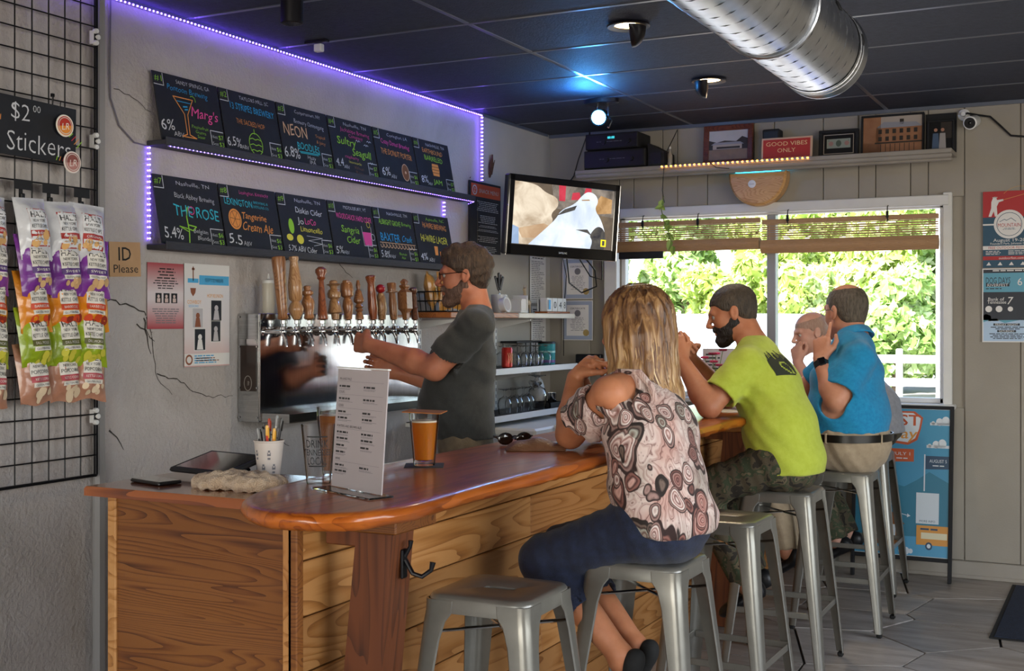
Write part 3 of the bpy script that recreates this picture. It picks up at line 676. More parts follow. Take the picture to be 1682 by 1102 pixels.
# drinks card in an acrylic stand
P0, P1 = Vector((-1.762, 2.478, 0)), Vector((-1.538, 2.38, 0))
ax = (P1-P0).normalized(); nn = Vector((ax.y, -ax.x, 0)); mid = (P0+P1)/2
cdh = thing('menu_holder', 'clear acrylic stand holding a printed drinks card on the bar end', 'sign', M=XF(tuple(ax), (0, 0, 1), tuple(nn), (mid.x, mid.y, ZT)))
M_acr = glass('acrylic', 'F4F4F4', 0, 1.2)
B().box((0, .0025, .012), (.255, .004, .07), .001).obj('stand_base', M_acr, cdh)
ph_ = .288; Mx = Matrix.Rotation(R(-4), 4, 'X')
B().box((0, ph_/2+.006, 0), (.222, ph_, .003), M=Mx).obj('menu_paper', mat('menu paper', 'A59D9F', 'AEA3A5', 3, .6), cdh)
M_clear = N('clear film'); tr = M_clear.n('BsdfTransparent'); gl = M_clear.n('BsdfGlossy'); gl.inputs['Roughness'].default_value = .05; ms = M_clear.n('MixShader'); ms.inputs[0].default_value = .06
M_clear.l(tr.outputs[0], ms.inputs[1]); M_clear.l(gl.outputs[0], ms.inputs[2]); M_clear.l(ms.outputs[0], M_clear.t.nodes['Material Output'].inputs[0]); M_clear = M_clear.m
g = B()
for n_ in (.004, -.004): g.add([(-.1125, .004, n_), (.1125, .004, n_), (.1125, ph_+.008, n_), (-.1125, ph_+.008, n_)], [(0, 1, 2, 3)], M=Mx)
g.obj('acrylic_sheet', M_clear, cdh)
B().box((0, ph_+.009, 0), (.226, .004, .010), .001, M=Mx).obj('acrylic_edge', M_white, cdh)
g = Pr(.0018); g.M = Mx
heads = [('IPA AND PALE', .27), ('SOURS', .238), ('CIDER', .205), ('PORTERS AND BROWN ALES', .155), ('WINE', .075)]
for s_, v in heads: g.text(s_, -.1, v, .0085, 0, 'l'); g.line([(-.1, v-.006), (.095, v-.006)], .0006, 1)
for (v, c2_) in ((.252, 1), (.222, 1), (.190, 1), (.175, 1), (.14, 1), (.125, 1), (.108, 1), (.092, 0), (.06, 1), (.046, 0)):
    for u0 in ((-.1, .01) if c2_ else (-.1,)):
        g.lines(u0, v-.003, u0+.055, v+.003, 1, 0, .75, int(v*1000)); g.lines(u0, v-.009, u0+.065, v-.0045, 2, 1, .5, int(v*999)+5)
g.obj('printed_text', [M_ink, M_inkg], cdh)
# purse with sunglasses, napkin
pu = thing('wallet', 'brown leather wallet lying on the bar by the woman\'s elbow', 'wallet', (-1.69, 3.50, ZT), .5)
M_lea = mat('brown leather', '6E4A34', '815A40', 14, .5, bump=.3, bscale=120)
vs, fs = cloth(24, 16, 0, 0, lambda u, v: ((u-.5)*.19, (v-.5)*.11, .004+.034*math.sin(PI*min(1, max(0, u)))**.6*math.sin(PI*v)**.6+.003*math.sin(u*14)))
B().add(vs, fs).box((0, 0, .003), (.186, .106, .005), .002).obj('wallet_body', M_lea, pu, smooth=70); B().tube([(-.09, 0, .009), (-.03, .004, .028), (.05, 0, .027), (.09, 0, .008)], .0022, 6).obj('wallet_seam', M_blackmat, pu)
sg = thing('sunglasses', 'dark sunglasses folded beside the brown wallet', 'sunglasses', (-1.815, 3.60, ZT), .75)
for x in (-.032, .032): B().ball((x, 0, .022), (.027, .004, .021), 14).obj('lens', mat('dark lens', '1C1512', None, 8, .05, coat=1), sg)
B().tube([(-.012, 0, .028), (0, -.002, .031), (.012, 0, .028)], .0025, 6).tube([(-.06, 0, .03), (-.062, .04, .028), (-.03, .065, .012)], .0026, 6).tube([(.06, 0, .03), (.06, .045, .03), (.02, .07, .012)], .0026, 6).obj('frame', M_black, sg)
tag(B().box((0, 0, .0015), (.075, .05, .003), .001).obj('paper_ticket', M_paper, None, (-1.74, 3.72, ZT), (0, 0, .3)), 'small white paper ticket on the bar behind the wallet', 'paper')
# far things on the bar
fm = thing('far_menu_holder', 'printed drinks card standing on the bar before the man in yellow-green', 'sign', M=XF((.85, .53, 0), (0, 0, 1), (.53, -.85, 0), (-1.80, 5.86, ZT)))
B().box((0, .14, 0), (.20, .27, .003)).obj('menu_paper', _mc['menu paper'], fm); B().box((0, .0025, .0), (.22, .004, .07)).obj('stand_base', M_acr, fm)
g = Pr(.002); g.lines(-.085, .03, 0, .255, 13, 0, .4, 3); g.lines(.012, .03, .09, .22, 11, 0, .4, 4); g.obj('printed_text', [M_ink], fm)
fv = thing('flower_vase', 'small vase with red and pink flowers on the bar near the window', 'vase', (-1.79, 5.68, ZT))
B().lathe([(.025, 0), (.032, .03), (.03, .08), (.018, .12), (.02, .14)], 18).obj('vase_body', M_glass, fv)
gs = B(); gf = B(); gl_ = B()
for k in range(7):
    a_ = k*2.4; r_ = .02+.008*k; x, y, zz = r_*math.cos(a_)+.01, r_*math.sin(a_), .20+.018*((k*3) % 5)
    gs.tube([(0, 0, .05), (x*.4, y*.4, .14), (x, y, zz)], .0018, 5)
    for q in range(6): t = q*PI/3; gf.ball((x+.012*math.cos(t), y+.012*math.sin(t), zz), (.010, .010, .006), 6, mi=k % 2)
    gl_.add([(x*.5, y*.5, .13), (x*.5+.012, y*.5+.004, .155), (x*.9+.02, y*.9, .185), (x*.5-.006, y*.5+.012, .16)], [(0, 1, 2, 3)])
gs.obj('stem', mat('flower stem', '5C7A3A', None, 8, .6), fv); gf.obj('blossom', [mat('pink petal', 'C83A6A', None, 8, .6), mat('crimson petal', '8A1F3C', None, 8, .6)], fv); gl_.obj('leaf', mat('flower leaf', '7A9A4A', None, 8, .6), fv)
tag(B().box((0, 0, .0012), (.15, .21, .0024)).obj('paper_sheet', M_paper, None, (-1.60, 5.42, ZT), (0, 0, .4)), 'white paper sheet on the bar under the man in yellow-green', 'paper')
# ---------------------------------------------------------------- wire grid with signs and snack bags
gp = thing('wire_grid_panel', 'black wire grid panel hung on the left wall', 'grid', M=onleft(2.62, .905, -3.455))
W_ = .745; Hh = 1.80
vw = B().tube([(0, 0, 0), (0, Hh, 0)], .0028, 6).obj('vertical_wire', M_blkmetal, gp, (0, 0, 0)); hw = B().tube([(0, 0, .0055), (W_, 0, .0055)], .0028, 6).obj('horizontal_wire', M_blkmetal, gp)
for k in range(1, 10): o = vw.copy(); C.objects.link(o); o.location = (.0745*k, 0, 0)
for k in range(1, 24): o = hw.copy(); C.objects.link(o); o.location = (0, .0762*k, 0)
B().box((W_, Hh/2, 0), (.014, Hh, .014), .003).obj('frame_bar', M_blkmetal, gp)
for z in (.0, Hh): B().box((W_/2, z, 0), (W_, .010, .010)).obj('frame_bar', M_blkmetal, gp)
for z in (1.64, 1.25, .81, .22):
    g = B()
    for d in (-.022, 0, .022): g.lathe([(.009, -.008), (.011, 0), (.009, .008)], 10, (W_+(.004 if d == 0 else -.004), z+d, .004))
    g.box((W_, z, -.012), (.02, .05, .02)); g.obj('wall_clip', M_white, gp)
M_chalk = mat('chalkboard black', '16171C', '1E2026', 12, .75, bump=.06, bscale=120)
CH = {k: mat('chalk '+k, c, None, 8, .9) for k, c in dict(w='C9CBD0', b='2E9BD0', p='E0509A', g='8FCB3E', o='E0924A', y='D8D04A', t='D8B08A', c='36B4C4', r='C0304A', n='7A5236', u='8A70D8').items()}
CK = list(CH); CM = [CH[k] for k in CK]; ci = {k: i for i, k in enumerate(CK)}
ss = thing('sticker_price_sign', 'black chalk sign reading $2.00 Stickers on the wire grid', 'sign', M=onleft(2.626, 2.055, -3.425, roll=R(-1)))
B().box((.305, .105, 0), (.61, .205, .006), .001).obj('sign_board', M_chalk, ss)
g = Pr(.0036); off = -.012
g.text('$2', .36, .16, .085, 0, off=off, jit=.03).text('00', .43, .178, .035, 0, off=off).text('Stickers', .445, .058, .100, 0, off=off, jit=.03, w=.28)
for k in range(5): g.line([(.565+.012*k, .115-.012*k), (.58+.014*k, .125-.008*k)], .003, [1, 2, 3, 1, 2][k]); g.line([(.52+.014*k, .012), (.525+.015*k, .026)], .003, [2, 1, 3, 2, 1][k])
for k in range(4): g.line([(.24+.012*k, .118), (.235+.014*k, .135)], .003, [1, 2, 3, 1][k])
g.obj('chalk_lettering', [CH['w'], CH['o'], CH['g'], CH['r']], ss)
B().tube([(.50, .205, .002), (.50, .235, .004)], .003, 6).box((.50, .24, .002), (.01, .012, .01)).tube([(.535, .20, .002), (.535, .222, .004)], .002, 6).obj('hanger_clip', M_blkmetal, ss)
for (y, z, cols, lb) in ((3.170, 2.182, ('B8301E', 'E89030', 'F0E6D8'), 'round red and orange sticker badge on the chalk sign'), (3.205, 2.055, ('8A4A42', 'B88078', 'E8DCD4'), 'round pale rose sticker badge under the chalk sign corner')):
    t = thing('sticker_badge', lb, 'badge', M=onleft(y, z, -3.408, roll=R(8)))
    B().lathe([(.039, 0), (.040, .002), (.039, .004)], 32).obj('badge_disc', mat('badge '+cols[2], cols[2], None, 8, .4), t)
    g = Pr(.0045); g.disc(0, 0, .034, 0, 32); g.up(); g.poly([(.034*math.cos(t_), .034*math.sin(t_)) for t_ in [PI+PI*k/16 for k in range(17)]], 1); g.up(); g.ring(0, 0, .029, .003, 2, 32); g.up(); g.text('LR', 0, -.002, .034, 2, shear=.25)
    g.obj('badge_print', [mat('bp'+c, c, None, 8, .5) for c in cols], t)
for k, (y, z) in enumerate(((2.955, 1.955), (3.078, 1.952), (3.222, 1.95), (2.80, 1.955))):
    t = thing('clip_strip', 'black clip strip holding the %s column of snack bags' % ['second', 'third', 'rightmost', 'leftmost'][k], 'clip strip', M=onleft(y+.045, z, -3.43))
    B().box((0, 0, .006), (.075, .034, .003), .001).obj('label_holder', M_blackmat, t); B().box((0, -.36, -.004), (.016, .72, .002)).obj('strip', M_blackmat, t)
    for q in range(5): B().box((0, -.055-.128*q, .004), (.018, .05, .012), .003).obj('clip', M_black, t)
# bags
def bag_mesh(seed):
    r = random.Random(seed); nx, ny = 15, 19; Wb, Hb = .146, .212; V = [[], []]
    ph1, ph2 = r.uniform(0, 6), r.uniform(0, 6)
    for sgn in (0, 1):
        for j in range(ny):
            v = j/(ny-1)
            for i in range(nx):
                u = i/(nx-1); e = min(1, min(u, 1-u)*3.2)**.55*min(1, max(0, min(v-.05, .95-v))*4.2)**.6
                pinch = 1-.06*math.sin(PI*v); x = (u-.5)*Wb*pinch; y = -v*Hb
                d = e*(.035+.003*math.sin(u*17+v*9+ph1)+.0025*math.sin(v*23-u*6+ph2))
                if v < .05 or v > .95: d += .0012*math.sin(u*40+ph1)
                if v > .93: y += .006*math.sin(u*7+ph2)
                V[sgn].append((x, y, d+.0006 if sgn == 0 else -d*.75))
    fs = []
    for j in range(ny-1):
        for i in range(nx-1):
            a = j*nx+i; fs.append((a, a+nx, a+nx+1, a+1)); b_ = a+nx*ny; fs.append((b_, b_+1, b_+nx+1, b_+nx))
    return V[0]+V[1], fs, V[0], nx, ny, Wb, Hb
BAGK = [('white', 'D6D6D9', 'C4C5CA', 'DCDCDE', 'A8302A', 'D8A868', 'KETTLE CHIPS', 'white'), ('purple', '6E2E86', '8A44A0', 'DCD6CC', '4E2A6E', 'D0A878', 'KETTLE CHIPS', 'purple'),
        ('orange', 'CF7A12', 'E09A28', 'DCD6CC', 'C8441E', '8E2A1C', 'KETTLE CHIPS', 'orange'), ('green', '7F9418', 'A0B42C', 'DCD6CC', '5A5A2A', 'C8C040', 'KETTLE CHIPS', 'lime green'), ('popcorn', 'A8735A', 'C09078', 'DCD6CC', 'B04A52', 'E0C8A8', 'POPCORN', 'pinkish tan popcorn')]
def make_bag(row, col, lb, y, z, x, tilt, roll):
    key, c1_, c2_, lab, band, chip, word, nm = BAGK[row]
    vs, fs, front, nx, ny, Wb, Hb = bag_mesh(row*10+col)
    t = thing('snack_bag', lb, 'snack bag', M=onleft(y, z, x, roll=roll) @ Matrix.Rotation(-tilt, 4, 'X') @ Matrix.Rotation(R([8, 4, -3, -10][col]), 4, 'Y'), group='snack bags on the clip strips')
    B().add(vs, fs).obj('bag_body', mat('bag foil '+key, c1_, c2_, 14, .28, bump=.2, bscale=40, coat=.4), t, smooth=80)
    def on(u, v, h): # point on the bag front
        i = min(nx-2, max(0, int(u*(nx-1)))); j = min(ny-2, max(0, int(v*(ny-1)))); fu, fv_ = u*(nx-1)-i, v*(ny-1)-j
        a, b_, c_, d_ = (Vector(front[j*nx+i]), Vector(front[j*nx+i+1]), Vector(front[(j+1)*nx+i]), Vector(front[(j+1)*nx+i+1]))
        p = a*(1-fu)*(1-fv_)+b_*fu*(1-fv_)+c_*(1-fu)*fv_+d_*fu*fv_; return (p.x, p.y, p.z+h)
    g = B()
    def patch(u0, v0, u1, v1, mi, h, n_=7):
        g.add([on(u0+(u1-u0)*i/n_, v0+(v1-v0)*j/n_, h) for j in range(n_+1) for i in range(n_+1)], [(j*(n_+1)+i, (j+1)*(n_+1)+i, (j+1)*(n_+1)+i+1, j*(n_+1)+i+1) for j in range(n_) for i in range(n_)], mi)
    def word_(s_, uc, vc, hgt, wid, mi, h):
        gv, gf = glyphs(s_); x0 = min(p[0] for p in gv); x1 = max(p[0] for p in gv)
        g.add([on(uc+((p[0]-x0)/(x1-x0)-.5)*wid, vc-(p[1]-.36)*hgt, h) for p in gv], gf, mi)
    if row == 0: patch(.22, .20, .86, .82, 1, .0008); patch(.24, .215, .84, .80, 0, .0012)
    patch(.22, .24, .80, .56, 0, .0014); patch(.22, .56, .82, .66, 1, .0018); patch(.26, .67, .78, .74, 0, .0018)
    word_("HAL'S", .51, .30, .14, .5, 2, .0024); word_('NEW YORK', .51, .40, .07, .42, 2, .0024); word_(word, .51, .49, .09, .52, 2, .0024); word_('GLUTEN FREE', .51, .705, .05, .42, 2, .0026)
    word_({0: 'ORIGINAL', 1: 'SWEET', 2: 'BARBECUE', 3: 'DILL PICKLE', 4: 'KETTLE CORN'}[row], .52, .61, .06, .44, 0, .0026)
    r = random.Random(row*7+col)
    for q in range(6): # printed chips
        uc, vc = r.uniform(.28, .8), r.uniform(.76, .93) if row else r.uniform(.6, .8)
        if row == 2 and q == 0: uc, vc = .3, .82
        rr = r.uniform(.06, .11); pts_ = [on(uc+rr*math.cos(a_), vc+rr*.7*math.sin(a_), .0021+q*.0002) for a_ in [2*PI*k/12 for k in range(12)]]
        g.add(pts_[::-1], [tuple(range(12))], 3 if q % 2 or row != 2 else 1)
    g.obj('bag_print', [mat('bag label '+lab, lab, None, 8, .5), mat('bag band '+band, band, None, 8, .5), M_ink, mat('chip print '+chip, chip, None, 8, .6)], t)
CN = ['leftmost column, cut by the picture edge', 'second column from the left', 'third column from the left', 'rightmost column']
for col, y in enumerate((2.845, 2.985, 3.122, 3.262)):
    for row in range(5):
        make_bag(row, col, '%s snack bag, %s of the rack' % (BAGK[row][7], CN[col]), y+.012*((row*3+col) % 3-1)+(.015 if col == 3 and row in (1, 2) else 0), 1.905-.125*row, -3.395+.006*(row % 2)+.012*(col % 2), R(9), R([-2, 2, 3, -8][col]+((row*5+col*3) % 5-2)))
# ---------------------------------------------------------------- chalkboards on two ledges
M_ledge = mat('dark weathered ledge', '2A2A30', '3A3A40', 20, .6, stretch=(20, 1, 20), bump=.3)
for z, y1, lb in ((2.203, 6.225, 'upper'), (1.79, 6.06, 'lower')):
    t = thing('chalkboard_ledge', '%s dark narrow wooden ledge holding a row of chalkboards' % lb, 'ledge', (-3.5, 3.675, z), group=None); L = y1-3.675
    B().box((.05, L/2, -.012), (.10, L, .022), .003).obj('shelf_board', M_ledge, t); B().box((.104, L/2, -.008), (.008, L, .034), .002).obj('front_lip', M_ledge, t)
BD = [
 ('1', 'SANDY SPRINGS, GA', [('Pontoon Brewing', .5, .80, .105, 'b', .15, .62), ("Marg's", .72, .50, .19, 'p', .2, .42), ('6%', .12, .24, .2, 'w', 0, .2), ('ABV', .27, .12, .09, 'w', 0, .15), ('Passionfruit', .62, .28, .06, 'g', 0, .26), ('Guava', .62, .21, .06, 'g', 0, .16), ('Sour', .62, .14, .06, 'g', 0, .12)], 'martini', '7', '3'),
 ('2', 'TAYLORS MILL, SC', [('13 STRIPES BREWERY', .55, .75, .13, 'b', 0, .78), ('THE SACRED HOP', .48, .52, .10, 'o', 0, .5), ('6.5%', .14, .18, .18, 'w', 0, .24), ('ABV', .32, .12, .08, 'w', 0, .12)], 'hop', '6', '3'),
 ('3', 'Cooperstown, NY', [('Brewery Ommegang', .6, .74, .09, 'w', .1, .6), ('NEON', .30, .58, .24, 't', 0, .46), ('BOODLES', .52, .33, .15, 'c', 0, .44), ('6.8%', .17, .20, .22, 'w', 0, .3), ('Tropical', .80, .56, .07, 'o', 0, .2), ('& Juicy', .80, .46, .07, 'o', 0, .18), ('Hazy', .55, .16, .08, 'w', .1, .16), ('IPA', .56, .08, .08, 'w', .1, .12)], 'underline', '7', '3'),
 ('4', 'Nashville, TN', [('Jackalope Brewing', .58, .80, .09, 'p', .05, .66), ('Company', .58, .71, .08, 'p', .05, .32), ('Sultry', .35, .60, .17, 'g', .1, .42), ('Seagull', .66, .43, .17, 'g', .1, .42), ('raspberry', .42, .32, .07, 'p', 0, .3), ('lemonade', .48, .23, .06, 'y', 0, .28), ('Wheat', .55, .14, .07, 'n', 0, .22), ('Beer', .55, .06, .07, 'n', 0, .16), ('4.4', .13, .20, .17, 'w', 0, .16), ('ABV', .27, .13, .08, 'w', 0, .12)], 'gulls', '7', '3'),
 ('5', 'Covington, LA', [('Crazy Donut Brewing', .52, .76, .11, 'p', .1, .72), ('THE DONUT PORTER', .52, .57, .13, 'o', 0, .78), ('6%', .18, .20, .2, 'w', 0, .2), ('ABV', .36, .12, .09, 'w', 0, .14)], 'donut', '6', '3'),
 ('6', 'NASHVILLE, TN', [('EARTHBOUND', .50, .78, .11, 'o', 0, .56), ('BARRELED', .50, .64, .12, 'g', 0, .5), ('JAM', .52, .18, .12, 'g', 0, .24), ('8%', .16, .20, .17, 'w', 0, .18), ('ABV', .30, .12, .07, 'w', 0, .12)], 'barrel', '7', '3'),
 ('7', 'Nashville, TN', [('Black Abbey Brewing', .60, .72, .095, 'w', 0, .62), ('THE ROSE', .60, .50, .20, 'c', 0, .7), ('5.4%', .20, .17, .2, 'w', 0, .28), ('Belgian', .62, .22, .08, 'w', .1, .22), ('Blonde', .66, .12, .08, 'w', .1, .2)], 'rose', '6', '3'),
 ('8', 'Lexington, Kentucky', [('LEXINGTON', .30, .74, .13, 'c', 0, .48), ('BREWING &', .70, .77, .05, 'c', 0, .26), ('DISTILLING CO.', .70, .70, .05, 'c', 0, .28), ('Tangerine', .54, .54, .13, 'o', .15, .44), ('Cream Ale', .58, .37, .17, 'o', .15, .54), ('5.5', .16, .16, .19, 'w', 0, .22), ('ABV', .36, .10, .09, 'w', 0, .14)], 'orange', '6', '3'),
 ('9', 'Nashville, TN', [('Diskin Cider', .60, .74, .12, 'w', .05, .54), ('Jo', .40, .57, .13, 'w', 0, .12), ('LoCo', .60, .57, .13, 'p', 0, .22), ('Limoncello', .60, .43, .11, 'y', 0, .44), ('5.7% ABV Cider', .36, .09, .12, 'w', .1, .56)], 'leaves', '6', '3'),
 ('10', 'MIDDLEBURY, VT', [('WOODCHUCK HARD CIDER', .55, .74, .12, 'p', 0, .8), ('Sangria', .42, .52, .15, 'g', .15, .4), ('Cider', .46, .34, .15, 'g', .15, .3), ('5%', .12, .14, .16, 'w', 0, .16), ('ABV', .26, .10, .08, 'w', 0, .12)], 'pitcher', '6', '3'),
 ('11', 'NASHVILLE, TN', [('ALBRIGHT GROVE', .38, .74, .12, 'g', 0, .54), ('Brewing', .80, .74, .09, 'g', .1, .24), ('BAXTER', .34, .46, .19, 'b', 0, .48), ('Creek', .76, .46, .15, 'b', .2, .26), ('5.8%', .16, .14, .16, 'w', 0, .22), ('ABV', .34, .10, .08, 'w', 0, .12), ('Blonde', .60, .16, .06, 'g', 0, .18), ('Ale', .60, .09, .06, 'g', 0, .1)], 'wave', '6', '3'),
 ('12', 'Asheville, NC', [('HI-WIRE BREWING', .56, .78, .13, 'o', 0, .66), ('HI-WIRE LAGER', .50, .52, .17, 'y', 0, .74), ('4%', .14, .16, .17, 'w', 0, .18), ('ABV', .34, .10, .10, 'w', 0, .16)], 'can', '6', '3')]
POSN = ['leftmost', 'second', 'third', 'fourth', 'fifth', 'rightmost']
for i, (num, town, tx, art, pa, pb) in enumerate(BD):
    rowi, k = divmod(i, 6); bw, bh = .385, .285; y0 = 3.684+.3955*k; zb = 2.205 if rowi == 0 else 1.792
    t = thing('chalkboard', '%s chalkboard on the %s ledge, hand lettered as number %s' % (POSN[k], ['upper', 'lower'][rowi], num), 'chalkboard', M=onleft(y0, zb, -3.425, lean=R(11)), group='numbered chalkboards on the two ledges')
    B().box((bw/2, bh/2, -.003), (bw, bh, .006), .001).obj('board', M_chalk, t)
    g = Pr(.0006)
    g.line([(.055, bh-.004), (.055, bh-.055), (.0, bh-.055)], .0035, ci['w']); g.text('#'+num, .027, bh-.026, .036, ci['g'], w=.042, off=-.01)
    g.line([(bw-.085, .004), (bw-.085, .078), (bw-.004, .078)], .0035, ci['w'])
    for q, (oz, pr_) in enumerate((('16oz', pa), ('5oz', pb))): g.text(oz, bw-.062, .054-.03*q, .02, ci['w'], w=.034, off=-.01); g.text('$'+pr_, bw-.023, .054-.03*q, .028, ci['g'], w=.030, off=-.005)
    g.text(town, bw*.6, bh*.91, .024, ci['p' if num == '8' else 'g' if num == '12' else 'w'], w=.2, off=-.012, jit=.06)
    for s_, u, v, sz, col, sh, wd in tx: g.text(s_, u*bw, v*bh, sz*bh*1.15, ci[col], w=wd*bw, shear=sh, off=-.012 if sz < .11 else 0, jit=.05, rot=R(-1.5))
    L = lambda P, c_, w_=.0035, cl=False: g.line([(a_*bw, b_*bh) for a_, b_ in P], w_, ci[c_], cl)
    if art == 'martini': L([(.26, .68), (.56, .68), (.45, .44), (.44, .14), (.54, .10), (.32, .10), (.40, .14), (.40, .44)], 'o', .004, True); L([(.31, .62), (.52, .62)], 'b', .003); L([(.40, .55), (.46, .56)], 'b', .006); L([(.42, .51), (.46, .52)], 'b', .006); g.ring(.56*bw, .68*bh, .017, .004, ci['g'], a0=-.3, a1=2.2)
    elif art == 'hop':
        g.ring(.52*bw, .20*bh, .045, .0035, ci['g'], ry=.05); L([(.52, .36), (.52, .44)], 'g')
        for q in range(3): L([(.42+.05*j, .27-.09*q+(.02 if j % 2 else 0)) for j in range(5)], 'g')
    elif art == 'underline': L([(.32, .235), (.74, .245)], 'c'); L([(.34, .215), (.70, .222)], 'c')
    elif art == 'gulls':
        for u, v in ((.62, .63), (.80, .58), (.88, .66), (.86, .26)): L([(u-.05, v+.01), (u-.02, v+.03), (u, v), (u+.02, v+.03), (u+.05, v+.01)], 'w', .003)
    elif art == 'donut': g.disc(.68*bw, .24*bh, .034, ci['n'], ry=.045); g.up(); g.ring(.68*bw, .24*bh, .034, .004, ci['t'], ry=.045); g.disc(.68*bw, .24*bh, .008, ci['t'])
    elif art == 'barrel':
        g.poly([(.43*bw, .30*bh), (.60*bw, .30*bh), (.62*bw, .42*bh), (.60*bw, .54*bh), (.43*bw, .54*bh), (.41*bw, .42*bh)], ci['o']); g.up()
        for v in (.36, .42, .48): L([(.42, v), (.61, v)], 'n', .004)
    elif art == 'rose': L([(.42, .04), (.44, .2), (.43, .42), (.46, .56)], 'g', .006); L([(.44, .24), (.30, .27), (.43, .20)], 'g', .004); L([(.44, .3), (.56, .28), (.5, .22), (.44, .24)], 'g', .005); g.ring(.52*bw, .52*bh, .016, .004, ci['p'])
    elif art == 'orange':
        g.disc(.20*bw, .47*bh, .042, ci['o'], ry=.046); g.up(); g.ring(.20*bw, .47*bh, .033, .003, ci['n'], ry=.037)
        for q in range(6): L([(.20, .47), (.20+.08*math.cos(q), .47+.12*math.sin(q))], 'n', .003)
    elif art == 'leaves':
        for (u, v, rx, ry, c_) in ((.20, .46, .020, .036, 'g'), (.14, .27, .024, .016, 'y'), (.34, .25, .026, .022, 'y')): g.disc(u*bw, v*bh, rx, ci[c_], ry=ry)
        g.up(); L([(.48, .32), (.80, .30), (.50, .24), (.78, .20), (.6, .16)], 'w', .002)
    elif art == 'pitcher': g.poly([(.72*bw, .26*bh), (.88*bw, .26*bh), (.90*bw, .50*bh), (.70*bw, .50*bh)], ci['p']); L([(.69, .60), (.70, .25), (.89, .25), (.91, .60)], 'w', .003); g.ring(.93*bw, .42*bh, .016, .003, ci['w']); g.ring(.86*bw, .64*bh, .014, .003, ci['y'])
    elif art == 'wave':
        for q in range(11): g.ring((.10+.08*q)*bw, .30*bh, .012, .004, ci['t'], n=8, a0=PI*.9, a1=PI*2.3)
        L([(.06, .35), (.96, .35)], 't')
    elif art == 'can': g.poly([(.46*bw, .20*bh), (.54*bw, .20*bh), (.56*bw, .38*bh), (.46*bw, .38*bh)], ci['o']); g.poly([(.60*bw, .12*bh), (.67*bw, .12*bh), (.67*bw, .28*bh), (.60*bw, .28*bh)], ci['o'])
    g.obj('chalk_lettering', CM, t)
# LED strips (violet)
def led(name, pts, label, m, step=.022, size=.006, base=.005):
    t = thing(name, label, 'LED strip', pts[0]); o0 = Vector(pts[0])
    B().tube([Vector(p)-o0 for p in pts], base, 4).obj('strip', mat('clear strip', 'B0A8D8', None, 8, .5), t)
    g = B()
    for a_, b_ in zip(pts, pts[1:]):
        a_, b_ = Vector(a_), Vector(b_); n_ = max(1, int((b_-a_).length/step))
        for i in range(n_): p = a_+(b_-a_)*((i+.5)/n_)-o0; g.box(tuple(p), (base*2.4, size*.9, size*.9) if abs((b_-a_).z) < .3 else (base*2.4, size*.8, size*.8))
    o = g.obj('diode', m, t, smooth=0); o['kind'] = 'stuff'
led('led_strip', [(-3.475, 3.1, 2.718), (-3.475, 6.455, 2.718), (-3.475, 6.455, 2.32)], 'violet LED strip along the ceiling edge of the plaster wall', M_purple)
led('led_strip', [(-3.492, 3.682, 2.185), (-3.492, 3.682, 1.80)], 'short vertical violet LED strip left of the lower chalkboards', M_purple)
led('led_strip', [(-3.40, 3.69, 2.176), (-3.40, 6.22, 2.176), (-3.47, 6.27, 2.17)], 'violet LED strip under the upper chalkboard ledge', M_purple, size=.0028, base=.0025)
led('led_strip', [(-3.492, 6.03, 2.17), (-3.492, 6.03, 1.99)], 'short vertical violet LED strip right of the lower chalkboards', M_purple)
tag(B().tube([(-3.49, 3.475, 2.73), (-3.49, 3.47, 2.45), (-3.492, 3.475, 2.34), (-3.492, 3.52, 2.24), (-3.492, 3.60, 2.185), (-3.492, 3.675, 2.18)], .003, 6).obj('led_cable', mat('grey cable', '6A6670', None, 8, .5)), 'thin grey cable curving down the wall to the LED strip', 'cable')
# ---------------------------------------------------------------- paper signs
def sheet(name, label, cat, M, w_, h_, mats, fn, th=.0012, sag=0):
    t = thing(name, label, cat, M=M); B().box((w_/2, h_/2, 0), (w_, h_, th)).obj('paper', mats[0], t)
    g = Pr(th/2+.0005); fn(g, w_, h_)
    if g.f: g.obj('print', mats, t)
    return t
M_kraft = mat('tan paper', 'B5906A', 'C09C76', 10, .8)
sheet('id_notice', 'small tan paper notice hand lettered ID Please', 'notice', onleft(3.474, 1.652, -3.494, roll=R(2)), .165, .135, [M_kraft, M_ink], lambda g, w, h: g.text('ID', .08, .09, .075, 1, off=.004).text('Please', .085, .032, .045, 1, w=.13))
def gradmat(n, stops, axis='Y', size=1.0):
    a = N(n); a.set(.6); tc = a.n('TexCoord'); sp = a.n('SeparateXYZ'); a.l(tc.outputs['Object'], sp.inputs[0]); mu = a.n('Math', operation='DIVIDE'); a.l(sp.outputs['XYZ'.index(axis)], mu.inputs[0]); mu.inputs[1].default_value = size
    a.l(a.ramp(mu.outputs[0], stops), a.p.inputs['Base Color']); return a.m
M_pinkg = gradmat('red and white flyer print', [(0, 'A8404A'), (.45, 'D8CCCC'), (.55, 'D8CCCC'), (1, 'A84850')], 'Y', .265)
def fl1(g, w, h):
    g.lines(.05, .20, w-.04, .25, 4, 1, .4, 3, 'c'); g.lines(.03, .16, w-.03, .20, 4, 1, .4, 5, 'c'); g.lines(.02, .02, w-.02, .085, 7, 2, .4, 6, 'c')
    for k in range(3): g.rect(.045+.045*k, .105, .08+.045*k, .145, 1); g.up(); g.disc(.062+.045*k, .132, .007, 3); g.rect(.053+.045*k, .108, .072+.045*k, .124, 3)
sheet('pink_flyer', 'red and white gradient paper flyer with three small photos', 'flyer', onleft(3.674, 1.450, -3.494), .208, .267, [M_pinkg, M_ink, M_inkg, mat('photo pale', 'D0B8B0', None, 8, .6)], fl1)
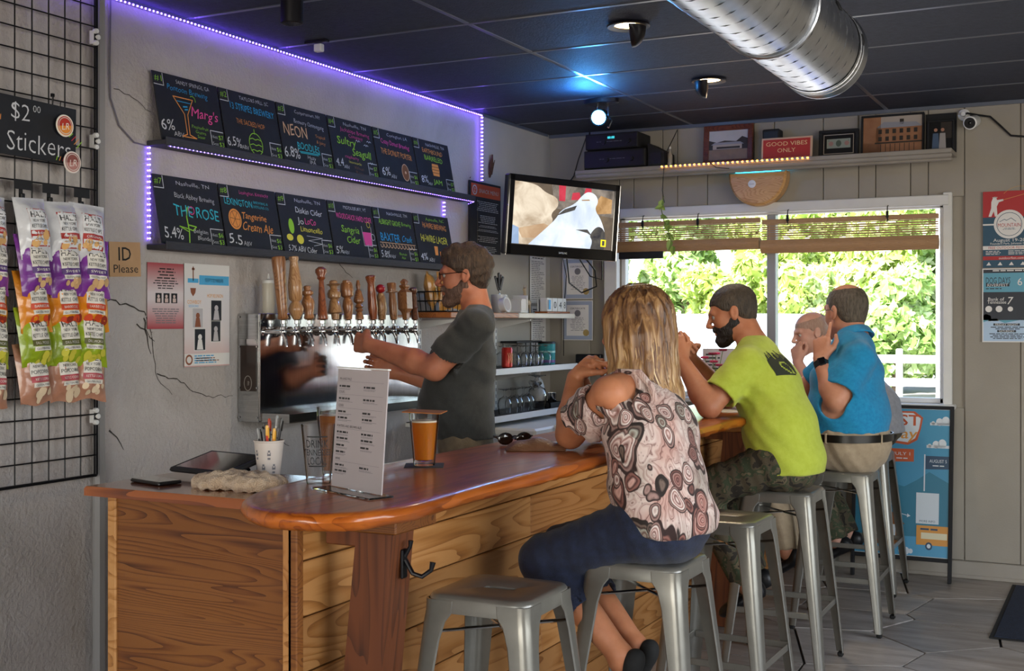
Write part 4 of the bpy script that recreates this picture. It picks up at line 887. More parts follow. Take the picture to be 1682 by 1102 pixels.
def fl2(g, w, h):
    g.rect(.09, .345, w-.004, .385, 1); g.text('SEPTEMBER', .185, .365, .022, 0, w=.12); g.rect(.02, .352, .085, .370, 1)
    g.poly([(.035, .33), (.07, .33), (.066, .31), (.052, .295), (.039, .31)], 4); g.rect(.05, .36, .056, .42, 4); g.rect(.045, .405, .062, .414, 4)
    g.text('COWBOY', .06, .272, .022, 2, w=.085); g.text('HOP REUNION', .19, .30, .022, 2, w=.10); g.text('SESSIONS', .055, .255, .014, 1, w=.06)
    for (u, v, a_, b_, c1_, c2_) in ((.05, .165, .062, .08, 6, 4), (.165, .195, .065, .085, 3, 6), (.062, .07, .065, .088, 3, 5), (.165, .105, .058, .085, 3, 6)):
        g.rect(u-.004, v-.004, u+a_+.004, v+b_+.004, 5); g.up(); g.rect(u, v, u+a_, v+b_, c1_); g.up(); g.disc(u+a_*.5, v+b_*.62, .012, c2_); g.poly([(u+a_*.2, v+.002), (u+a_*.8, v+.002), (u+a_*.68, v+b_*.5), (u+a_*.32, v+b_*.5)], c2_); g.n -= .0006
    g.rect(0, .005, w, .055, 5); g.up(); g.disc(.028, .03, .022, 4); g.up(); g.disc(.028, .03, .014, 5); g.lines(.06, .012, .225, .05, 4, 1, .5, 7); g.lines(.07, .02, .22, .04, 2, 4, .4, 9)
sheet('festival_flyer', 'white paper event flyer with four photos, right of the pink flyer', 'flyer', onleft(3.886, 1.290, -3.493), .283, .432, [gradmat('flyer pink wash', [(0, 'CFA8A4'), (.3, 'D8CFCE'), (.7, 'DAD6D6'), (1, 'DCDAD8')], 'Y', .43), mat('flyer blue', '4EA6D4', None, 8, .6), mat('flyer orange', 'DE9A3C', None, 8, .6), mat('flyer dark', '1E2228', None, 8, .6), mat('flyer brown', '8A5238', None, 8, .6), M_paper, mat('flyer light grey', 'B8B4B6', None, 8, .6)], fl2)
sm = thing('snack_menu_board', 'black hanging snack menu board with a red-orange header', 'menu', M=onleft(6.318, 1.893, -3.488))
B().box((.197, .213, 0), (.394, .426, .014), .002).obj('board', M_chalk, sm)
g = Pr(.0076); g.rect(.012, .335, .384, .412, 0); g.up(); g.disc(.055, .373, .03, 1); g.text('SNACK MENU', .235, .373, .034, 1, w=.25, shear=.1); g.up(); g.disc(.055, .373, .022, 0); g.up(); g.text('Z', .055, .373, .034, 1)
for k, (v, n_) in enumerate(((.30, 5), (.215, 4), (.155, 1), (.13, 1), (.09, 3), (.03, 3))): g.lines(.08, v-.012*n_+.01, .36, v+.014, n_+1, 1, .35, k+2, 'c')
g.line([(.09, .02), (.09, .32)], .002, 2); g.obj('print', [mat('red-orange header', 'CC4A22', None, 8, .5), mat('menu text', 'C0C0C0', None, 8, .6), mat('gold rule', '8A7A50', None, 8, .6)], sm)
tag(B().add([(-3.485, 6.315+.02*math.sin(k*2.1)+.004*k, 2.33+.012*k) for k in range(2)]+[(-3.485, 6.33, 2.33)], [(0, 1, 2)]).tube([(-3.49, 6.58, 2.36), (-3.485, 6.585, 2.42), (-3.47, 6.58, 2.50)], [.006, .018, .004], 6).tube([(-3.485, 6.57, 2.38), (-3.47, 6.56, 2.46)], [.008, .002], 5).tube([(-3.485, 6.59, 2.38), (-3.47, 6.61, 2.47)], [.008, .002], 5).obj('dried_bouquet', mat('dried brown flowers', '3A2418', '55382A', 40, .9, bump=.6)), 'small dried brown bunch hanging above the television corner', 'dried flowers')
# ---------------------------------------------------------------- tap wall
tw_ = thing('tap_tower', 'wall-mounted stainless steel beer tap panel with drip tray', 'tap panel', (-3.5, 4.232, 1.04))
M_ss = brushed('polished stainless front', 'C6C8CA', .09, (60, 60, 2), .015)
B().box((.0595, .66, .2375), (.119, 1.32, .475), .004).obj('tap_housing', M_steel, tw_)
B().box((.122, .66, .24), (.006, 1.318, .468), .001).obj('front_panel', M_ss, tw_)
B().box((.062, -.003, .235), (.085, .004, .20), .001).obj('side_window', mat('dark smoked panel', '2A2220', '3A2E28', 6, .2), tw_)
B().box((.062, -.0035, .352), (.09, .004, .022)).obj('maker_strip', M_chrome, tw_)
g = Pr(.0); g.M = XF((1, 0, 0), (0, 0, 1), (0, -1, 0), (.062, -.0055, .17)); g.ring(0, 0, .020, .003, 0, ry=.032); g.text('tap', 0, 0, .016, 0, rot=R(90)); g.obj('side_emblem', [mat('emblem grey', '9A948C', None, 8, .5)], tw_)
gr = B()
for zz in (.02, .15, .33, .46):
    for xx in (.012, .108): gr.lathe([(.005, 0), (.004, .003)], 8, M=Matrix.Translation((xx, -.001, zz))@Matrix.Rotation(PI/2, 4, 'X'))
for yy in (.03, 1.29):
    for zz in (.03, .44): gr.lathe([(.006, 0), (.005, .003)], 8, M=Matrix.Translation((.125, yy, zz))@Matrix.Rotation(PI/2, 4, 'Y'))
gr.obj('screws', M_chrome, tw_)
dt = B().box((.20, .66, .006), (.15, 1.30, .012), .002).box((.272, .66, .022), (.008, 1.30, .036), .001).box((.20, .012, .022), (.15, .008, .036)).box((.20, 1.308, .022), (.15, .008, .036)).obj('drip_tray', M_steel, tw_)
gr = B()
for k in range(52): gr.box((.198, .03+.0247*k, .036), (.138, .010, .005))
o = gr.obj('drain_grille', M_steel, dt, smooth=0); o['kind'] = 'stuff'
TH = [ # lathe profiles of the wooden tap handles (radius, height) and wood tones
 ('tall straight club-shaped', [(.016, 0), (.020, .006), (.017, .02), (.019, .08), (.022, .2), (.025, .27), (.023, .285), (.012, .29)], 1.765, 'm'),
 ('tall bowling-pin with a ball base', [(.012, 0), (.016, .01), (.026, .035), (.028, .05), (.022, .07), (.014, .083), (.024, .095), (.026, .16), (.018, .23), (.014, .27), (.018, .28), (.017, .292), (.006, .295)], 1.769, 'l'),
 ('short stacked spindle', [(.014, 0), (.020, .008), (.016, .03), (.022, .06), (.024, .09), (.018, .11), (.014, .12), (.022, .128), (.022, .14), (.012, .148), (.014, .165), (.010, .17)], 1.640, 'm'),
 ('long tapered with a round red-brown knob', [(.020, 0), (.022, .01), (.018, .03), (.012, .14), (.009, .195), (.016, .205), (.014, .215), (.022, .235), (.021, .25), (.010, .262)], 1.729, 'r'),
 ('chess-pawn shaped with a brimmed top', [(.014, 0), (.016, .03), (.028, .036), (.026, .05), (.018, .10), (.014, .105), (.024, .115), (.026, .135), (.020, .155), (.013, .16), (.016, .175), (.028, .183), (.016, .188), (.015, .2), (.010, .205)], 1.671, 'l'),
 ('vase-shaped with a barrel head', [(.012, 0), (.015, .02), (.022, .07), (.018, .10), (.013, .115), (.024, .125), (.026, .15), (.023, .185), (.020, .195)], 1.663, 'm'),
 ('slender stacked finial', [(.016, 0), (.017, .01), (.010, .04), (.016, .05), (.010, .06), (.017, .068), (.010, .085), (.020, .095), (.021, .105), (.012, .15), (.006, .16), (.009, .185), (.005, .21)], 1.677, 'm'),
 ('long square-ended reddish', [(.014, 0), (.016, .02), (.020, .06), (.018, .14), (.014, .2), (.020, .225), (.021, .238), (.014, .245)], 1.705, 'r'),
 ('spindle topped with a red ball', [(.014, 0), (.016, .02), (.022, .05), (.018, .11), (.012, .13)], 1.665, 'l'),
 ('straight with a flat collar and block head', [(.014, 0), (.016, .02), (.018, .08), (.013, .145), (.026, .148), (.026, .153), (.018, .155), (.020, .195), (.017, .2)], 1.674, 'm'),
 ('thick faceted square-bodied', [(.014, 0), (.016, .03), (.020, .045), (.031, .06), (.031, .15), (.018, .165), (.014, .17), (.022, .182), (.022, .19), (.012, .195), (.018, .21), (.006, .225)], 1.696, 'm'),
 ('dark slim turned', [(.013, 0), (.016, .01), (.013, .06), (.018, .07), (.013, .08), (.015, .13), (.011, .15), (.019, .165), (.018, .18), (.010, .188)], 1.655, 'd')]
WT = {'m': wood('oak handle', ('A9764A', '8E5C34', '6A3F22'), (9, 9, 3), .35, coat=.3, knots=False), 'l': wood('maple handle', ('C29A6E', 'AA7E52', '82583A'), (9, 9, 3), .35, coat=.3, knots=False),
      'r': wood('cherry handle', ('99552E', '7E3F20', '582814'), (9, 9, 3), .3, coat=.4, knots=False), 'd': wood('walnut handle', ('6E4630', '553222', '382014'), (9, 9, 3), .35, coat=.3, knots=False)}
M_redw = mat('red painted wood', 'A81C22', None, 8, .3, coat=.4); ORD12 = ['first', 'second', 'third', 'fourth', 'fifth', 'sixth', 'seventh', 'eighth', 'ninth', 'tenth', 'eleventh', 'twelfth']
for i, y in enumerate((4.257, 4.352, 4.445, 4.547, 4.647, 4.755, 4.846, 4.967, 5.042, 5.148, 5.262, 5.351)):
    nm, pf, top, wd = TH[i]
    t = thing('beer_tap', '%s tap from the left, wooden handle %s' % (ORD12[i], nm), 'beer tap', (-3.375, y, 1.435), group='taps on the stainless panel')
    B().lathe([(.022, 0), (.022, .006), (.012, .008), (.012, .075), (.015, .078), (.015, .098), (.010, .10)], 14, M=Matrix.Rotation(PI/2, 4, 'Y')).obj('shank', M_chrome, t)
    B().ball((.103, 0, 0), (.016, .013, .016), 12).tube([(.103, 0, -.005), (.118, 0, -.03), (.124, 0, -.065)], [.011, .009, .0075], 10).lathe([(.012, .01), (.013, .02), (.008, .024), (.007, .034)], 12, (.105, 0, 0)).obj('faucet', M_chrome, t)
    B().lathe([(.010, 0), (.012, .002), (.012, .016), (.009, .02)], 12, (.105, 0, .034)).obj('ferrule', M_steel, t)
    sc_ = (top-1.489)/pf[-1][1] if pf[-1][1] > .2 or i != 8 else 1
    if i == 8: sc_ = 1
    Mx = Matrix.Translation((.105, 0, .054)) @ Matrix.Rotation(R([2, -1, 1, -2, 0, 1, -1, 2, 0, 1, -1, 2][i]), 4, 'X') @ Matrix.Rotation(R(-4), 4, 'Y')
    h_ = B().lathe([(r_*1.22, z_*sc_) for r_, z_ in pf], 4 if i == 10 else 18, M=Mx@Matrix.Rotation(R(45) if i == 10 else 0, 4, 'Z')).obj('tap_handle', WT[wd], t, smooth=25 if i == 10 else 45)
    if i == 8: B().ball((0, 0, .152), (.024, .024, .022), 16, M=Mx).obj('red_knob', M_redw, h_)
    if i == 5: B().box((0, 0, .16), (.03, .03, .05), .004, M=Mx).obj('handle_block', WT[wd], h_)
sq = thing('squeeze_bottle', 'clear plastic squeeze bottle standing on the steel tap panel', 'bottle', (-3.43, 4.36, 1.516))
M_clp = mat('milky plastic', 'C4BEB0', None, 8, .3); B().lathe([(.026, 0), (.028, .004), (.028, .125), (.025, .135)], 20).obj('bottle_body', M_clp, sq); B().lathe([(.027, .135), (.027, .148), (.018, .15), (.006, .155), (.003, .178)], 16).obj('nozzle_cap', M_white, sq)
# ---------------------------------------------------------------- shelves on the left wall
M_shelfw = mat('cream painted shelf', 'CFC6B4', 'DAD2C2', 6, .45); M_shelfo = wood('orange shelf board', ('B5703A', '96562A', '6E3A1A'), (7, .8, 7), .4, knots=False); M_matb = mat('black shelf mat', '1E2024', '2A2C32', 60, .6, bump=.6, bscale=220)
sa = thing('top_shelf', 'top wall shelf behind the bartender, cream painted front edge', 'shelf', (-3.5, 5.60, 1.50))
B().box((.15, .40, .015), (.30, .80, .03), .003).obj('shelf_board', M_shelfo, sa); B().box((.15, 1.21, .015), (.30, .81, .03), .003).obj('shelf_board', M_shelfw, sa)
for z, y0, y1, nm in ((1.175, 5.62, 7.25, 'middle'), (.905, 5.62, 7.02, 'lowest')):
    t = thing('glass_shelf', '%s wall shelf with black mat and white front edge' % nm, 'shelf', (-3.5, y0, z)); L = y1-y0
    B().box((.148, L/2, .015), (.29, L, .02)).obj('shelf_board', M_trimw, t); B().box((.297, L/2, .017), (.012, L, .036), .002).obj('front_edge', M_white, t); B().box((.146, L/2, .0275), (.28, L-.01, .005)).obj('shelf_mat', M_matb, t)
for y in (5.75, 6.65):
    t = thing('shelf_standard', 'slotted metal shelf standard on the wall, %s one' % ('left' if y < 6 else 'right'), 'shelf bracket', (-3.494, y, .80))
    B().box((.006, 0, .36), (.012, .028, .74), .002).obj('standard', M_white, t); g = B()
    for k in range(18): g.box((.0125, 0, .02+.04*k), (.001, .008, .02))
    o = g.obj('slots', M_inkg, t); o['kind'] = 'stuff'
    for z in (.685, .365, .095):
        B().prism([(.012, 0), (.25, .008), (.25, -.002), (.012, -.05)], -.006, .006, M=Matrix.Translation((0, 0, z))@Matrix.Rotation(PI/2, 4, 'X')).obj('bracket_arm', M_white, t)
ZA, ZB_, ZC_ = 1.531, 1.2055, .9355
# basket of bagged snacks
bk = thing('wire_basket', 'black wire basket at the left end of the top shelf', 'basket', (-3.36, 5.80, ZA))
g = B()
for zz, s_ in ((.004, .9), (.06, .97), (.11, 1.0)): g.tube([(-.11*s_, -.16*s_, zz), (.11*s_, -.16*s_, zz), (.11*s_, .16*s_, zz), (-.11*s_, .16*s_, zz)], .0035, 6, closed=True)
g.obj('basket_rim', M_blkmetal, bk); g = B()
for k in range(6):
    for sx in (-1, 1): g.tube([(sx*.099, -.13+.052*k, .004), (sx*.11, -.14+.056*k, .11)], .0022, 5)
for k in range(4):
    for sy in (-1, 1): g.tube([(-.08+.053*k, sy*.144, .004), (-.085+.056*k, sy*.16, .11)], .0022, 5)
for k in range(6): g.tube([(-.099, -.13+.052*k, .004), (.099, -.13+.052*k, .004)], .0022, 5)
g.obj('basket_wire', M_blkmetal, bk)
M_pretz = mat('golden snack bag', 'A5702C', 'C08A3C', 16, .3, bump=.3, bscale=50, coat=.4)
for k, (x, y, rx, rz, lb) in enumerate(((-3.40, 5.685, .15, .4, 'golden brown snack bag leaning at the left of the wire basket'), (-3.37, 5.80, .1, -.2, 'golden brown snack bag in the middle of the wire basket'), (-3.35, 5.905, .2, -.4, 'golden brown snack bag at the right of the wire basket'))):
    vs, fs, *_ = bag_mesh(50+k); t = thing('pretzel_bag', lb, 'snack bag', M=Matrix.Translation((x, y, ZA+.222))@Matrix.Rotation(rz+PI/2, 4, 'Z')@Matrix.Rotation(PI/2-rx, 4, 'X'))
    B().add([(p[0]*.68, p[1], p[2]*1.0) for p in vs], fs).obj('bag_body', M_pretz, t, smooth=80)
    g = Pr(.036); g.disc(0, -.12, .03, 0); g.up(); g.disc(0.0, -.12, .02, 1); g.obj('bag_print', [mat('bag green', '6E7A3A', None, 8, .5), mat('bag cream', 'D8C8A0', None, 8, .5)], t)
def lathe_thing(name, label, cat, loc, parts, n=24, group=None, rot=None):
    t = thing(name, label, cat, loc, rot, group=group)
    for nm, prof, m in parts: B().lathe(prof, n).obj(nm, m, t, smooth=45)
    return t
M_amb = mat('orange bottle', 'C8741E', None, 8, .2)
lathe_thing('orange_bottle', 'small orange bottle with white label behind the bartender\'s head', 'bottle', (-3.38, 6.26, ZA), [('bottle_body', [(.027, 0), (.028, .003), (.028, .085), (.012, .11), (.012, .125)], M_amb), ('bottle_label', [(.0284, .02), (.0284, .07)], M_paper), ('bottle_cap', [(.013, .125), (.013, .142)], M_white)])
jr = lathe_thing('utensil_jar', 'clear jar of dark bar utensils on the top shelf', 'jar', (-3.36, 6.46, ZA), [('jar_wall', [(.045, 0), (.047, .004), (.05, .11), (.048, .11), (.044, .008)], mat('cloudy acrylic', 'B9BCC0', None, 8, .2))])
for k, (dx, dy, ln, c_, nm, lb) in enumerate(((-.02, -.015, .21, '2A2A2C', 'bar_spoon', 'dark utensil at the left in the jar'), (.0, -.02, .22, '4A3028', 'muddler', 'brown wooden muddler in the utensil jar'), (.015, .0, .20, '1A1A1C', 'bottle_opener', 'black opener handle in the middle of the jar'), (-.005, .018, .23, '222226', 'whisk', 'black handled whisk in the utensil jar'), (.02, .02, .215, '303034', 'tongs', 'grey tongs at the right in the utensil jar'))):
    t = thing(nm, lb, 'utensil', (-3.36+dx, 6.46+dy, ZA+.009), (dy*9, -dx*9, 0))
    B().tube([(0, 0, 0), (0, 0, ln*.6)], .003, 6).obj('utensil_rod', M_steel, t); B().box((0, 0, ln*.82), (.012, .018, ln*.4), .004).obj('utensil_handle', mat('utensil '+c_, c_, None, 8, .4), t)
t = thing('round_shaker_lid', 'white round tub standing on its side on the top shelf', 'tub', M=Matrix.Translation((-3.235, 6.30, ZA+.047))@Matrix.Rotation(R(80), 4, 'Y'))
B().lathe([(.040, -.03), (.042, -.028), (.042, 0), (.0475, .001), (.0475, .012), (.044, .014), (.040, .010)], 28).obj('tub_wall', M_white, t); B().lathe([(.036, .0105), (.036, .0112)], 24).obj('tub_lid', mat('pale tub lid', 'A89890', None, 8, .5), t)
t = thing('napkin_holder', 'white and clear napkin holder beside the utensil jar', 'holder', (-3.30, 6.58, ZA)); B().box((0, 0, .008), (.10, .10, .015), .003).box((0, -.04, .04), (.10, .008, .075), .002).box((0, .04, .055), (.10, .008, .105), .002).obj('holder_frame', M_white, t); B().box((0, 0, .05), (.09, .06, .07)).obj('napkins', M_paper, t)
# wooden animal figure: legs, body, neck, head, tail
M_raff = mat('pale raffia', 'A89478', 'B8A68C', 30, .8, bump=.5, bscale=120)
t = thing('animal_figure', 'pale straw animal figure standing on the top shelf', 'figurine', (-3.30, 6.71, ZA), .2)
B().tube([(0, -.035, .062), (0, 0, .066), (0, .04, .064)], [.016, .021, .018], 10).obj('figure_body', M_raff, t)
for dx in (-.011, .011):
    for dy in (-.03, .033): B().tube([(dx, dy, 0), (dx, dy+.004, .03), (dx*.8, dy, .06)], [.0045, .005, .008], 7).obj('figure_leg', M_raff, t)
B().tube([(0, -.033, .068), (0, -.048, .11), (0, -.052, .145)], [.012, .010, .009], 8).tube([(0, -.045, .148), (0, -.075, .142)], [.011, .007], 8).tube([(.006, -.046, .155), (.008, -.044, .172)], [.004, .001], 5).tube([(-.006, -.046, .155), (-.008, -.044, .172)], [.004, .001], 5).obj('figure_head', M_raff, t)
B().tube([(0, .04, .068), (0, .058, .06), (0, .062, .035)], [.005, .004, .006], 6).obj('figure_tail', M_raff, t)
# block calendar
cb = thing('calendar_stand', 'clear and wooden base of the perpetual block calendar', 'calendar', (-3.27, 7.02, ZA)); B().box((0, 0, .006), (.09, .34, .011), .002).obj('calendar_base', M_shelfo, cb); B().box((-.034, -.02, .05), (.008, .26, .078), .002).obj('calendar_back', mat('cloudy acrylic', 'B9BCC0'), cb)
for k, (y, s_, lb) in enumerate(((6.905, '', 'white calendar block with a blue stripe'), (6.985, '0', 'white calendar block showing a zero, left of the four'), (7.065, '4', 'white calendar block showing a four'), (7.132, '8', 'narrow white calendar block at the right end showing an eight'))):
    wd = .07 if k != 3 else .05
    t = thing('calendar_block', lb, 'calendar', (-3.262, y, ZA+.0115)); B().box((0, 0, .043), (.05, wd, .085), .002).obj('block', M_white, t)
    g = Pr(0); g.M = XF((0, 1, 0), (0, 0, 1), (1, 0, 0), (.0262, 0, .043))
    if s_: g.text(s_, 0, 0, .06, 0, w=wd*.55)
    else: g.rect(-.012, -.03, .014, .03, 1); g.rect(-.028, -.03, -.02, .03, 0)
    g.obj('block_print', [M_ink, mat('calendar blue', '3AA0D8', None, 8, .6)], t)
for y, z, c_, lb in ((6.36, 1.72, 'A89484', 'pale wooden hang tag on the wall above the top shelf'), (6.46, 1.72, '5AA0D0', 'light blue hang tag on the wall above the top shelf')):
    t = thing('hang_tag', lb, 'tag', M=onleft(y, z, -3.49)); B().prism([(-.038, 0), (.038, 0), (.038, .075), (.018, .10), (-.018, .10), (-.038, .075)], 0, .004).obj('tag_board', mat('tag '+c_, c_, None, 8, .6), t); g = Pr(.0045); g.ring(0, .095, .012, .004, 0); g.lines(-.03, .01, .03, .06, 4, 0, .3, 3, 'c'); g.obj('tag_print', [M_paper], t)
# middle shelf
t = lathe_thing('red_can', 'red drink can with gold lettering on the middle shelf', 'can', (-3.27, 6.385, ZB_), [('can_body', [(.024, 0), (.033, .008), (.033, .112), (.027, .122)], mat('red can paint', 'B02A22', None, 8, .25, .3)), ('can_lid', [(.0265, .1222), (.024, .1205)], M_chrome)])
g = B()
for k in range(4): # gold script on the can
    a_ = -1.0+k*.35; p = [((.0336)*math.cos(a_+.2*math.sin(q)), (.0336)*math.sin(a_+.2*math.sin(q)), .03+.02*q) for q in range(4)]
    g.tube(p, .0018, 5)
g.obj('can_lettering', mat('gold print', 'D8B478', None, 8, .4), t)
tl = lathe_thing('teal_tub', 'teal printed tub at the right end of the middle shelf', 'tub', (-3.33, 7.06, ZB_), [('tub_wall', [(.052, 0), (.054, .003), (.056, .13), (.057, .132)], mat('teal print', '2A8A94', '4AA8B0', 20, .4)), ('tub_lid', [(.058, .132), (.058, .142), (.054, .146)], M_black), ('tub_band', [(.0548, .012), (.055, .030)], mat('violet band', '6A4A90', None, 8, .4)), ('tub_stripe', [(.0556, .075), (.0558, .088)], mat('pale teal', '9AD0D0', None, 8, .4))])
t = thing('black_lid_tray', 'flat black lid lying over the glasses on the middle shelf', 'lid', (-3.42, 6.88, ZB_)); B().box((0, 0, .147), (.12, .36, .012), .004).tube([(-.05, -.16, 0), (-.05, -.16, .145)], .003, 5).tube([(-.05, .16, 0), (-.05, .16, .145)], .003, 5).tube([(.05, -.16, 0), (.05, -.16, .145)], .003, 5).tube([(.05, .10, 0), (.05, .10, .145)], .003, 5).obj('tray_frame', M_black, t)
def stem_up(x, y, z0, s, label, group): # stemmed glass stored upside down: rim on the mat, foot on top
    t = thing('stemmed_glass', label, 'glass', (x, y, z0), group=group)
    B().lathe([(.030*s, 0), (.034*s, .03*s), (.037*s, .055*s), (.030*s, .078*s), (.010*s, .09*s), (.0045*s, .097*s), (.0045*s, .118*s), (.012*s, .124*s), (.033*s, .128*s), (.033*s, .130*s), (.004*s, .1305*s)], 20, capb=False).lathe([(.0285*s, .0005), (.0325*s, .03*s), (.0355*s, .055*s), (.0285*s, .0765*s), (.004*s, .088*s)][::-1], 20, capb=False, capt=False).obj('glass_wall', M_glass, t, smooth=50); return t
gA = 'stemmed glasses on the middle shelf'; gB = 'stemmed glasses on the lowest shelf'
sg0 = None; LBM = ['upside-down stemmed glass on the middle shelf, %s from the red can' % ORD12[k] for k in range(8)]
for k in range(6): stem_up(-3.27+.012*(k % 2), 6.475+.083*k, ZB_, 1.0, LBM[k], gA)
for k in range(3): stem_up(-3.37, 6.50+.09*k, ZB_, 1.0, 'upside-down stemmed glass in the back row of the middle shelf, %s' % ['left', 'middle', 'right'][k], gA)
for k in range(5): stem_up(-3.27+.01*(k % 2), 6.355+.077*k, ZC_, 1.15, 'upside-down tulip glass on the lowest shelf, %s from the left' % ORD12[k], gB)
stem_up(-3.26, 6.775, ZC_, 1.65, 'large upside-down snifter on the lowest shelf, beside the black tray', gB)
for k in range(3): stem_up(-3.27, 5.75+.09*k, ZB_, 1.0, 'upside-down glass left of the bartender on the middle shelf, %s' % ['left', 'middle', 'right'][k], gA)
M_bagw = mat('white plastic bag', 'C8C8C8', 'DADADA', 20, .4, bump=.4, bscale=40)
t = thing('white_bag', 'crumpled white plastic bag roll on the lowest shelf', 'bag', (-3.36, 6.99, ZC_+.04)); B().lathe([(.035, 0), (.045, .02), (.044, .09), (.030, .13), (.012, .15), (.02, .19)], 14, sx=1.0, sy=.9).obj('bag_body', M_bagw, t); B().tube([(.02, -.02, .11), (.03, -.1, .10), (.02, -.16, .13)], [.02, .03, .01], 8).obj('bag_tail', glass('clear film bag', 'E8E8E8', .2, 1.1), t)
t = thing('black_tray', 'small black tray on the lowest shelf', 'tray', (-3.31, 6.98, ZC_)); B().box((0, 0, .003), (.18, .20, .006)).box((.087, 0, .018), (.006, .20, .036)).box((-.087, 0, .018), (.006, .20, .036)).box((0, -.097, .018), (.18, .006, .036)).box((0, .097, .018), (.18, .006, .036)).obj('tray_wall', M_black, t)
t = lathe_thing('steel_cup', 'small steel cup standing in the black tray', 'cup', (-3.28, 7.035, ZC_+.0065), [('cup_wall', [(.024, 0), (.026, .003), (.030, .085), (.028, .085), (.023, .006)], M_steel)])
t = thing('chest_freezer', 'low white and grey chest freezer under the shelves', 'freezer', (-3.22, 6.55, 0)); B().box((0, 0, .42), (.5, 1.0, .80), .02).obj('freezer_body', mat('grey enamel', '8E939A', None, 8, .4), t); B().box((.0, .05, .85), (.5, .9, .05), .012).obj('freezer_lid', M_white, t); B().box((.256, .1, .86), (.02, .5, .05), .006).obj('lid_handle', M_white, t)
g = Pr(0); g.M = XF((0, 1, 0), (0, 0, 1), (1, 0, 0), (.2505, -.3, .72)); g.ring(0, 0, .06, .006, 0); g.ring(0, 0, .04, .006, 0); g.obj('freezer_emblem', [M_inkg], t)
# papers by the corner
def doc(g, w, h): g.lines(.02, h*.88, w-.02, h*.96, 2, 1, .5, 2, 'c'); g.lines(.02, h*.06, w-.02, h*.85, 22, 2, .4, 5)
sheet('wall_notice', 'white printed notice, upper one, on the left wall near the corner', 'notice', onleft(7.13, 1.60, -3.484), .24, .33, [M_paper, M_ink, M_inkg], doc)
sheet('wall_notice', 'white printed notice, lower one, on the left wall near the corner', 'notice', onleft(7.15, 1.22, -3.484), .22, .36, [M_paper, M_ink, M_inkg], doc)
def cert(g, w, h):
    g.rect(.005, .005, w-.005, h-.005, 3); g.up(); g.rect(.03, .03, w-.03, h-.03, 0); g.up(); g.text('CERTIFICATE', w/2, h*.80, .016, 1, w=w*.5); g.disc(w/2, h*.68, .022, 2); g.lines(.05, .06, w-.05, h*.58, 9, 2, .3, 4, 'c'); g.up(); g.disc(w*.78, .05, .022, 4)
CM_ = [M_paper, M_ink, M_inkg, mat('certificate blue', '9AA4B8', None, 8, .6), mat('gold seal', 'A8905A', None, 8, .5)]
sheet('certificate', 'blue-bordered certificate, upper one, on the wall below the television', 'certificate', onback(-3.392, 1.63, 7.442), .22, .27, CM_, cert)
sheet('certificate', 'blue-bordered certificate, lower one with a gold seal, left of the window', 'certificate', onback(-3.392, 1.355, 7.442), .22, .265, CM_, cert)
t = thing('card_reader', 'black box on a small bracket below the certificates', 'box', (-3.18, 7.43, 1.19)); B().box((0, -.03, .04), (.18, .05, .07), .006).obj('reader_body', M_black, t); B().box((0, -.01, -.004), (.16, .05, .006)).obj('reader_bracket', M_blackmat, t); g = Pr(0); g.M = XF((1, 0, 0), (0, 0, 1), (0, -1, 0), (.02, -.0555, .035)); g.disc(0, 0, .006, 0); g.obj('reader_logo', [M_inkg], t)
# ---------------------------------------------------------------- television
tx, ty = Vector((-3.146, 6.14, 0)), Vector((-2.755, 6.84, 0)); axv = (ty-tx).normalized(); nv = Vector((axv.y, -axv.x, 0)); mid = (tx+ty)/2; TW, TH_ = .80, .455
tv = thing('television', 'black flat television on a wall arm in the corner', 'television', M=XF(tuple(axv), (0, 0, 1), tuple(nv), (mid.x, mid.y, 2.082))@Matrix.Rotation(R(4), 4, 'X')@Matrix.Rotation(R(-1.5), 4, 'Z'))
M_gloss = mat('glossy black bezel', '0B0B0D', None, 8, .08, coat=1)
B().box((0, 0, -.025), (TW, TH_, .05), .008).obj('tv_housing', M_black, tv)
g = B(); bz = .038
g.box((0, TH_/2-bz/2, .004), (TW, bz, .014), .004).box((0, -TH_/2+.031, .004), (TW, .062, .014), .004).box((-TW/2+bz/2, 0, .004), (bz, TH_, .014), .004).box((TW/2-bz/2, 0, .004), (bz, TH_, .014), .004)
g.obj('bezel', M_gloss, tv); B().box((0, -TH_/2-.002, .002), (TW+.004, .006, .02), .002).box((TW/2+.001, 0, .002), (.005, TH_, .02), .002).obj('silver_trim', M_chrome, tv)
def escreen(n, c1, c2, sc, st, stretch=(1, 1, 1)):
    a = N(n); a.p.inputs['Base Color'].default_value = (0, 0, 0, 1); a.set(.15); c_ = a.ramp(a.noise(a.co(stretch), sc, 5, .6, .5), [(.35, c1), (.65, c2)]); a.l(c_, a.p.inputs['Emission Color']); a.p.inputs['Emission Strength'].default_value = st; return a.m
u0, u1, v0, v1 = -TW/2+bz, TW/2-bz, -TH_/2+.062, TH_/2-bz
sg_ = Pr(.0025); U = lambda a_: u0+(u1-u0)*a_; V_ = lambda b_: v0+(v1-v0)*b_
def P_(pts, mi):
    if len(pts) > 5:
        for _ in range(2): pts = [p for (a_, b_), (c_, d_) in zip(pts, pts[1:]+pts[:1]) for p in ([(a_, b_), (c_, d_)] if min(a_, c_) <= 0 and max(a_, c_) <= 0 or max(b_, d_) <= 0 else [(a_*.75+c_*.25, b_*.75+d_*.25), (a_*.25+c_*.75, b_*.25+d_*.75)])]
    sg_.up(.0002); sg_.poly([(U(a_), V_(b_)) for a_, b_ in pts], mi)
sg_.rect(u0, v0, u1, v1, 0)
